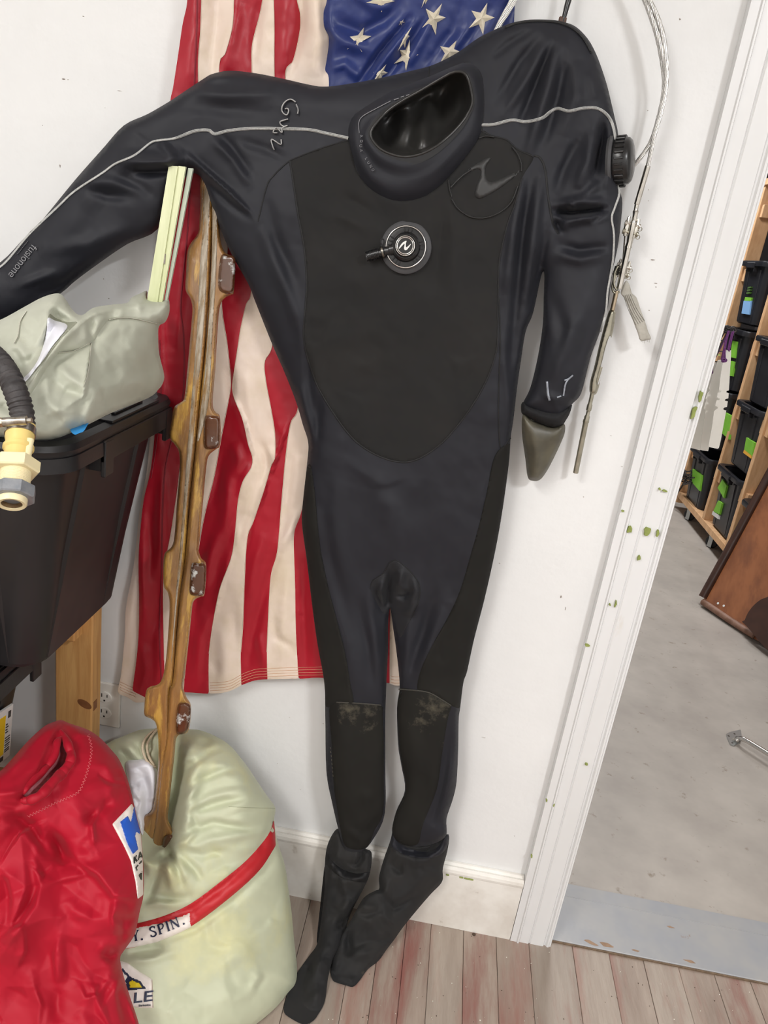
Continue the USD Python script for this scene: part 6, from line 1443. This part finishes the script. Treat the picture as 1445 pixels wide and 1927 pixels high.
# turnbuckle body: a flat open frame
TBK = [(1148, 583), (1158, 586), (1157, 600), (1153, 626), (1146, 650), (1138, 680), (1131, 706), (1127, 728), (1121, 742), (1112, 742), (1109, 734), (1111, 715), (1118, 690), (1126, 655), (1135, 620), (1142, 595)]
SLOT = [(1147, 632), (1150, 640), (1144, 660), (1136, 690), (1130, 712), (1126, 724), (1123, 718), (1127, 700), (1133, 680), (1139, 655)]
TK = Relief(TBK, [(1150, 583, -.038), (1158, 590, -.037), (1115, 740, -.034), (1130, 660, -.037)], T=.0075, r=9, step=3, back=.8, holes=[SLOT])
tk = rg_.part('turnbuckle', TK.body(), m_bronze, True, label='dull bronze turnbuckle body with an open slot')
rod((1152, 585), (1138, 640), -.038, -.037, .0042, name='screw_end', parent=tk, m=m_bronze)
rod((1130, 690), (1114, 742), -.037, -.034, .0040, name='screw_end', parent=tk, m=m_bronze)
rod((1115, 738), (1103, 792), -.034, -.032, .0042, name='stud', prof=[(0, 0), (.9, 0), (.9, .40), (1.15, .45), (1.15, .62), (.85, .65), (.85, .8), (1.2, .85), (1.2, 1), (0, 1)], m=m_bronze)
rod((1103, 790), (1083, 890), -.032, -.028, .0050, name='swage', prof=[(0, 0), (1.1, 0), (1.15, .04), (1, .06), (1, .99), (.9, 1), (0, 1)], m=m_bronze)
# frayed webbing tag knotted to the terminal
WB = [(1172, 538), (1178, 528), (1184, 535), (1187, 545), (1189, 552), (1196, 558), (1200, 566), (1206, 585), (1214, 606), (1220, 625), (1225, 637), (1218, 640), (1205, 641), (1200, 627), (1193, 609), (1186, 590), (1180, 573), (1174, 560), (1168, 552)]
m_web = mat('grey_webbing', srgb(176, 172, 162), srgb(156, 152, 142), scale=60, rough=.8, stretch=(1, 1, 1), bump=.4, bscale=300, bdist=.001, dirt=srgb(120, 92, 78), dscale=40, dlo=.72, dhi=.8)
WR = Relief(WB, [(1172, 540, -.036), (1187, 548, -.034), (1212, 639, -.045), (1224, 637, -.047), (1190, 600, -.044)], T=.002, r=4, step=2.5, back=.5, folds=[([(1180, 545), (1190, 565), (1203, 590)], .004, 6)])
wt = rg_.part('webbing_tag', WR.body(), m_web, True, label='frayed grey webbing tag')
for k in range(5):
    a0 = np.array([1173 + k * 3.2, 556 - k * .6]); a1 = np.array([1197 + k * 4, 612 - k * 2])
    rg_.part('thread', WR.ribbon([a0, (a0 + a1) / 2 + [-1.5, 2], a1], .9, .0006), mat('dark_thread', srgb(112, 108, 100), rough=.8), True, wt)
for k in range(6):
    p = np.array([1206 + k * 3.2, 640 - k * .5])
    rg_.part('fray', tube(np.array([at(*p, -.0465), at(p[0] + 1 - k * .3, p[1] + 4 + (k % 3) * 1.5, -.047)]), .0003, 4), m_web, True, wt)
rg_.done()
# ---------------------------------------------------------------- the room beyond: rolling rack with totes
m_stud = mat('rack_timber', srgb(222, 180, 136), srgb(202, 156, 112), scale=8, rough=.6, stretch=(4, 4, 1), detail=4)
m_tote = mat('black_tote_plastic', srgb(25, 26, 31), srgb(30, 31, 37), scale=5, rough=.34, r2=.45)
m_note = mat('green_note', srgb(128, 196, 58), srgb(118, 186, 50), scale=20, rough=.6)
m_notew = mat('white_note', srgb(226, 226, 222), rough=.6)
m_notey = mat('orange_note', srgb(236, 176, 60), rough=.6)
m_noteb = mat('blue_note', srgb(130, 176, 224), rough=.6)
m_pen2 = mat('note_ink', srgb(66, 100, 40), rough=.7)
RX = 1.70
rack = Thing('rolling_rack', 'tall pine rack on casters holding black totes beyond the doorway', 'rack')
for k, y in enumerate((3.92, 3.32, 2.845, 2.34)):
    for x in (RX, RX + .50):
        rack.part('post', box(x, x + .089, y, y + .04, .135, 2.14, .002), m_stud, False)
    for z in (.465, .865, 1.245, 1.645, 2.03):
        for yy in (y - .04, y + .04):
            if (k == 0 and yy > y) or (k == 3 and yy < y): continue
            rack.part('cleat', box(RX + .012, RX + .60, yy, yy + .04, z - .075, z, .002), m_stud, False)
rack.part('bottom_rail', box(RX - .002, RX + .087, 2.30, 4.02, .092, .135, .003), m_stud, False)
rack.part('bottom_rail', box(RX + .50, RX + .59, 2.30, 4.02, .092, .135, .003), m_stud, False)
rack.part('top_rail', box(RX - .01, RX + .08, 2.30, 4.02, 2.14, 2.18, .003), m_stud, False)
rack.part('top_rail', box(RX + .50, RX + .59, 2.30, 4.02, 2.14, 2.18, .003), m_stud, False)
rack.part('end_rail', box(RX, RX + .589, 3.935, 4.02, .05, .092, .003), m_stud, False)
m_wheel = mat('caster_rubber', srgb(26, 26, 28), rough=.6)
m_zinc = mat('zinc_plate', srgb(178, 182, 182), rough=.35, metal=.8)
for y in (3.72, 3.20, 2.5):
    for x in (RX + .04, RX + .54):
        c = rack.part('caster', lathe([(0, -.014), (.032, -.014), (.038, -.010), (.038, .010), (.032, .014), (0, .014)], 20, (x + .005, y, .038), (.5, .86, 0)), m_wheel, 30)
        rack.part('fork', join(*[xform(box(-.012, .022, s * .017 - .0015, s * .017 + .0015, .005, .085, .0008), frame((x, y, 0), (0, 0, 1), (0, 1, 0)) @ np.array([[.5, .86, 0, 0], [-.86, .5, 0, 0], [0, 0, 1, 0], [0, 0, 0, 1.0]])) for s in (-1, 1)]), m_zinc, False, c)
        rack.part('caster_plate', box(x - .035, x + .035, y - .045, y + .045, .086, .0918, .001), m_zinc, False, c)
rack.done()


def tote(y0, y1, zt, label, notes=(), x0=RX):
    t = Thing('black_tote', label, 'tote', 'black totes in the rolling rack' if label is None else None)
    D = .56
    rings = []
    for k, z in ((.062, zt - .375), (.052, zt - .365), (.030, zt - .045), (.024, zt - .005)):
        rings.append(lift(rrect(x0 - .03 + k, x0 - .03 + D - k, y0 + k, y1 - k, .035, 5), z))
    rings += [lift(rrect(x0 - .03 + k, x0 - .03 + D - k, y0 + k, y1 - k, .035, 5), z) for k, z in ((.029, zt - .006), (.066, zt - .365))]
    n = len(rings[0])
    v, f = loft(rings)
    t.part('tub', (np.vstack([v, rings[-1].mean(0)]), np.vstack([f, [[5 * n + i, 5 * n + (i + 1) % n, len(v)] for i in range(n)]])), m_tote, 30)
    sh = [(.026, zt - .008), (.002, zt - .032), (0, zt - .012), (.004, zt - .002), (.012, zt), (.030, zt - .006), (.03, zt - .02)]
    t.part('rim', loft([lift(rrect(x0 - .03 + a, x0 - .03 + D - a, y0 + a, y1 - a, .045, 5), z) for a, z in sh], False), m_tote, 30)
    ym = (y0 + y1) / 2
    for yy in (ym - .10, ym + .10):
        a0, a1 = x0 - .03 + .058, x0 - .03 + .032
        v8 = np.array([[a0 - .008, yy - .014, zt - .36], [a0 - .008, yy + .014, zt - .36], [a1 - .008, yy + .016, zt - .05], [a1 - .008, yy - .016, zt - .05], [a0 + .006, yy - .018, zt - .36], [a0 + .006, yy + .018, zt - .36], [a1 + .006, yy + .020, zt - .05], [a1 + .006, yy - .020, zt - .05]])
        t.part('rib', (v8, [[0, 3, 2, 1], [0, 1, 5, 4], [1, 2, 6, 5], [2, 3, 7, 6], [3, 0, 4, 7]]), m_tote, False)
    t.part('handle', join(box(x0 - .036, x0 - .02, ym - .07, ym + .07, zt - .045, zt - .012, .004), box(x0 - .03, x0 - .005, ym - .07, ym - .06, zt - .065, zt - .03, .002), box(x0 - .03, x0 - .005, ym + .06, ym + .07, zt - .065, zt - .03, .002)), m_tote, False)
    for q, m, name in notes:
        def pt(u, v):
            x = x0 + .01
            for _ in range(5):
                p = at_x(u, v, x); x = x0 - .03 + .030 + .022 * np.clip((zt - .045 - p[2]) / .32, 0, 1) - .0012 - (.010 if name != 'scribble' else .011)
            return p
        V = np.array([pt(u, v) for u, v in q]); nq = len(V)
        W2 = V + np.array([.0135, 0, 0])
        F_ = [[0, k, k + 1] for k in range(1, nq - 1)] + [[k, (k + 1) % nq, nq + (k + 1) % nq] for k in range(nq)] + [[k, nq + (k + 1) % nq, nq + k] for k in range(nq)]
        t.part(name, (np.vstack([V, W2]), np.array(F_)), m, False)
    t.done()


GN = [(1303, 882), (1320, 894), (1316, 924), (1302, 908)]
A_Y, B_Y = (3.475, 3.905), (2.885, 3.305)
tote(*A_Y, .515 - .03, 'lowest black tote in the far column of the rack, with one square green note', [(GN, m_note, 'green_note')])
tote(*A_Y, .913, 'black tote with a green note, half hidden behind the hanging white cards', [([(1364, 776), (1375, 782), (1371, 827), (1358, 815)], m_note, 'green_note')])
tote(*A_Y, 1.29, 'third black tote up in the far column, with two green notes one above the other', [([(1378, 641), (1387, 643), (1383, 674), (1373, 672)], m_note, 'green_note'), ([(1375, 679), (1382, 681), (1377, 708), (1371, 707)], m_note, 'green_note')])
tote(*A_Y, 1.695, 'top black tote in view in the far column, with blue and green notes', [([(1399, 566), (1413, 566), (1409, 592), (1395, 590)], m_noteb, 'blue_note'), ([(1402, 559), (1414, 560), (1412, 567), (1400, 566)], m_note, 'green_note')] + [([(1407 - k * 1.5, 540 + k * 5), (1413 - k, 539 + k * 5), (1412 - k, 542 + k * 5), (1406 - k, 543 + k * 5)], m_pen2, 'scribble') for k in range(3)])
tote(*B_Y, .515, 'lowest black tote in the near column, with two green notes on its end', [([(1359, 902), (1367, 914), (1361, 937), (1355, 926), (1350, 918), (1354, 911)], m_note, 'green_note'), ([(1351, 942), (1358, 947), (1353, 968), (1342, 962)], m_note, 'green_note'), ([(1341, 962), (1352, 969), (1351, 977), (1339, 968)], m_notew, 'white_strip')])
tote(*B_Y, .913, 'second lowest black tote in the near column, with one green note edged in orange', [([(1404, 823), (1419, 833), (1415, 859), (1400, 846)], m_note, 'green_note'), ([(1400, 846), (1414, 857), (1413, 863), (1398, 852)], m_notey, 'orange_strip')])
tote(*B_Y, 1.29, 'third black tote up in the near column, at the picture edge')
tote(2.385, 2.80, .45, 'black tote in the nearest column, mostly behind the leaning brown board')
# small white board end under the rack
single('white_board', box(1.50, 1.69, 4.03, 4.2, .0, .045, .003), m_notew, 'end of a white board on the floor under the rack', 'board', smooth=False)

# ---------------------------------------------------------------- leaning varnished panel
m_mah = mat('varnished_mahogany', srgb(156, 98, 62), srgb(130, 78, 48), scale=6, rough=.35, stretch=(4, 1.5, .6), detail=4, dirt=srgb(122, 76, 52), dscale=3, dlo=.5, dhi=.75)
m_mahd = mat('dark_panel_edge', srgb(66, 38, 26), srgb(54, 30, 20), scale=14, rough=.4)
A3, B3 = on_floor(1320, 1138, .01), on_floor(1424, 1206, .01)
T3 = at(1445, 906, 2.42)
ex_, ey_ = B3 - A3, T3 - A3
ex_ /= np.linalg.norm(ex_)
nz = np.cross(ex_, ey_); nz /= np.linalg.norm(nz)
if nz[1] > 0: nz = -nz
ey_ = np.cross(nz, ex_)
if ey_[2] < 0: ey_ = -ey_
La = (T3 - A3) @ ex_, (T3 - A3) @ ey_
wb = np.linalg.norm(B3 - A3)
sl_ = La[0] / La[1]
PNL = [(0.0, .015), (-.012, .03), (sl_ * .1 - .002, .1), (sl_ * .84, .84), (sl_ * .84 + wb, .84), (wb + sl_ * .3, .3), (wb + .03, .09), (wb + .02, .025), (wb - .02, .0), (.04, .004)]
MP = np.eye(4); MP[:3, 0], MP[:3, 1], MP[:3, 2], MP[:3, 3] = ex_, ey_, -nz, A3
pn = Thing('wooden_board', 'varnished brown wooden board leaning on the rack beyond the doorway', 'panel')
pb = pn.part('board', extrude(Polygon(smooth_path(PNL, 3, True)), .042, MP), m_mah, False)
edge = [(.002, .03), (sl_ * .1 + .006, .1), (sl_ * 1.15, 1.15)]
pn.part('edge_band', tube(np.array([A3 + ex_ * (a - .010) + ey_ * b + nz * .002 for a, b in [(-.006, .035), (sl_ * .3, .3), (sl_ * .83, .83)]]), .022, 10), m_mahd, True, label='dark rounded long edge')
pn.part('bottom_edge', tube(np.array([A3 + ex_ * a + ey_ * b + nz * .004 for a, b in [(.0, .016), (wb * .5, .012), (wb - .02, .014)]]), .0165, 10), mat('worn_panel_edge', srgb(150, 116, 98), srgb(120, 86, 68), scale=20, rough=.6), True, label='worn pale bottom edge')
for a, b in ((.075, .050), (.11, .055)):
    pn.part('screw_plug', xform(lathe([(.006, -.0008), (.006, .0012), (0, .0014)], 12), np.array([[*(ex_[i], ey_[i], nz[i]), (A3 + ex_ * a + ey_ * b)[i]] for i in range(3)] + [[0, 0, 0, 1.0]])), m_notew, False, pb)
pn.done()
fin = Thing('wooden_fin', 'dark brown rounded board end standing in front of the leaning brown board', 'board')
c = on_floor(1440, 1203, .0)
FN = [(.0, .02), (.02, .0), (.3, .0), (.3, .6), (.12, .6), (.05, .22), (.005, .13), (-.008, .07)]
MF = MP.copy(); MF[:3, 3] = c + ey_ * .012 + ex_ * -.045 + nz * .14
fin.part('board', extrude(Polygon(smooth_path(FN, 5, True)), .03, MF), m_mahd, False)
fin.done()

# ---------------------------------------------------------------- chrome grab handle on the grey floor
gh = Thing('grab_handle', 'bent chrome grab handle lying on the grey floor', 'handle')
h0 = [on_floor(1384, 1393, .016), on_floor(1391, 1390, .026), on_floor(1398, 1391, .034), on_floor(1412, 1398, .038), on_floor(1440, 1415, .04), on_floor(1475, 1436, .04), on_floor(1530, 1468, .038), on_floor(1545, 1478, .026), on_floor(1550, 1484, .004)]
hb_ = gh.part('bar', tube(smooth_path(np.array(h0), 8), .0085, 16), m_chrome, True)
pts = np.array([on_floor(u, v)[:2] for u, v in ((1367, 1384), (1374, 1380), (1392, 1376), (1394, 1390), (1390, 1398), (1380, 1404), (1374, 1402), (1370, 1393))])
gh.part('foot_plate', (lambda m: (m[0] + [0, 0, .001], m[1]))(extrude(Polygon(pts).buffer(.003).buffer(-.001), .004)), m_zinc, False, label='three-cornered foot plate')
for u, v in ((1371, 1385), (1378, 1398), (1382, 1381)):
    o = on_floor(u, v, .005)
    gh.part('screw_hole', lathe([(0, .0004), (.0036, .0004), (.0042, -.001), (0, -.001)], 14, o), m_gap, False)
gh.part('collar', tube([on_floor(1382, 1394, .006), on_floor(1388, 1391, .02)], .0105, 14), m_chrome, 30)
gh.part('stub', tube([on_floor(1384, 1393, .006), on_floor(1392, 1391, .012)], .006, 12), m_chrome, 30)
gh.done()

# ---------------------------------------------------------------- notched white cards hanging from a wire hook by the jamb
m_card = mat('white_card', srgb(232, 230, 222), srgb(226, 222, 212), scale=6, rough=.4)
m_purple = mat('purple_cord', srgb(116, 58, 124), srgb(92, 44, 100), scale=300, rough=.7)
m_blackwire = mat('black_wire', srgb(40, 34, 34), rough=.5)


def cx(*p): return [(1245 + a / 6.645, 590 + b / 6.645) for a, b in p]


def slab(px, ys, th):
    px = np.asarray(px, float)
    P3 = np.array([at(u, v, ys[0] + (ys[1] - ys[0]) * (v - px[:, 1].min()) / np.ptp(px[:, 1])) for u, v in px])
    pg = Polygon(P3[:, [0, 2]]).buffer(0)
    v2, f2 = arr(trimesh.creation.extrude_polygon(pg, th, engine='earcut'))
    z0, z1 = P3[:, 2].max(), P3[:, 2].min()
    y = ys[0] + (ys[1] - ys[0]) * (z0 - v2[:, 1]) / (z0 - z1)
    return np.stack([v2[:, 0], y + v2[:, 2], v2[:, 1]], 1), f2


C1 = cx((800, 455), (870, 460), (862, 600), (852, 760), (840, 962), (812, 968), (808, 985), (838, 998), (832, 1062), (800, 1068), (786, 1084), (800, 1094), (826, 1098), (816, 1168), (785, 1174), (768, 1192), (780, 1208), (806, 1214), (772, 1400), (740, 1580), (715, 1680), (700, 1692), (600, 1672), (585, 1650), (625, 1440), (655, 1220), (680, 1196), (706, 1182), (700, 1164), (668, 1158), (684, 1086), (716, 1082), (724, 1066), (690, 1046), (700, 990), (735, 982), (745, 968), (715, 955), (735, 780), (760, 640))
C2 = cx((700, 590), (800, 560), (810, 700), (770, 960), (700, 1300), (600, 1640), (580, 1722), (510, 1712), (480, 1705), (520, 1400), (548, 1215), (540, 1200), (526, 1180), (560, 1075), (548, 1060), (575, 990), (600, 960), (590, 935), (640, 760))
C3 = cx((640, 640), (690, 600), (680, 800), (640, 1000), (560, 1300), (500, 1560), (480, 1712), (400, 1690), (300, 1668), (360, 1400), (430, 1180), (470, 1195), (480, 1160), (520, 1075), (535, 1050), (515, 1030), (560, 960), (575, 930), (555, 900), (600, 760))
for px, ys, lab in ((C1, (.44, .46), 'brightest notched white card, in front of the two others on the purple cord'), (C2, (.47, .50), 'middle notched white card hanging from the purple cord, half covered'), (C3, (.50, .53), 'leftmost notched white card, partly behind the door casing')):
    t = Thing('notched_card', lab, 'card')
    t.part('card', slab(px, ys, .002), m_card, False)
    t.done()
wk = Thing('wire_hook', 'black wire hook with purple cord holding the white cards', 'hook')
for q, r in ((cx((770, 160), (830, 185), (900, 175), (925, 220), (880, 240), (830, 215), (780, 235)), .0035), (cx((860, 200), (760, 340), (700, 470), (650, 600), (560, 860)), .0016), (cx((800, 200), (735, 330), (690, 440), (600, 720)), .0016), (cx((820, 230), (700, 480), (640, 640)), .0016), (cx((720, 335), (790, 345)), .0014), (cx((680, 465), (760, 475)), .0014), (cx((650, 600), (700, 605)), .0014), (cx((750, 190), (820, 160), (900, 200)), .003)):
    wk.part('wire', tube(smooth_path(np.array([at(u, v, .475) for u, v in q]), 5), r, 6), m_blackwire, True)
for q in (cx((900, 220), (870, 330), (845, 455), (838, 470)), cx((880, 225), (850, 340), (825, 460)), cx((830, 215), (800, 330), (775, 450), (765, 540), (775, 580)), cx((840, 230), (812, 330), (790, 470), (790, 560), (770, 585))):
    wk.part('cord', tube(smooth_path(np.array([at(u, v, .428) for u, v in q]), 5), .0019, 7), m_purple, True)
wk.part('wire', tube(np.array([at(1366, 618, .475), np.array([.47, .30, at(1366, 618, .475)[2] + .02]), np.array([.43, .118, at(1366, 618, .475)[2] + .02])]), .003, 6), m_blackwire, True)
for u, v in ((1358, 680), (1340, 690)):
    wk.part('cord', tube(np.array([at(1372, 622, .47), at(u, v - 6, .487), at(u, v + 12, .505)]), .0022, 6), m_purple, True)
wk.part('cord_knot', tube(smooth_path(np.array([at(u, v, .424) for u, v in cx((745, 560), (790, 575), (800, 590), (760, 595), (780, 570))]), 5), .0034, 7), m_purple, True)
wk.done()
wt2 = Thing('wire_tangle', 'small tangle of black wire hung on the far post of the rack', 'wire')
rg2 = np.random.default_rng(3)
for k in range(9):
    c = np.array([1288, 901]) + rg2.normal(0, (5, 5))
    q = [c + rg2.normal(0, (7, 4)) for _ in range(4)]
    wt2.part('wire', tube(smooth_path(np.array([at_x(u, v, 1.675 - .004 * (k % 4)) for u, v in q]), 5), .005, 5), m_blackwire, True)
wt2.part('wire', tube(np.array([at_x(1292, 900, 1.68), at_x(1281, 918, 1.68), at_x(1268, 938, 1.68)]), .006, 5), m_blackwire, True)
wt2.part('hook', tube(np.array([at_x(1289, 896, 1.68), np.array([1.702, 3.94, at_x(1289, 896, 1.68)[2] + .02])]), .005, 6), m_blackwire, True)
wt2.done()
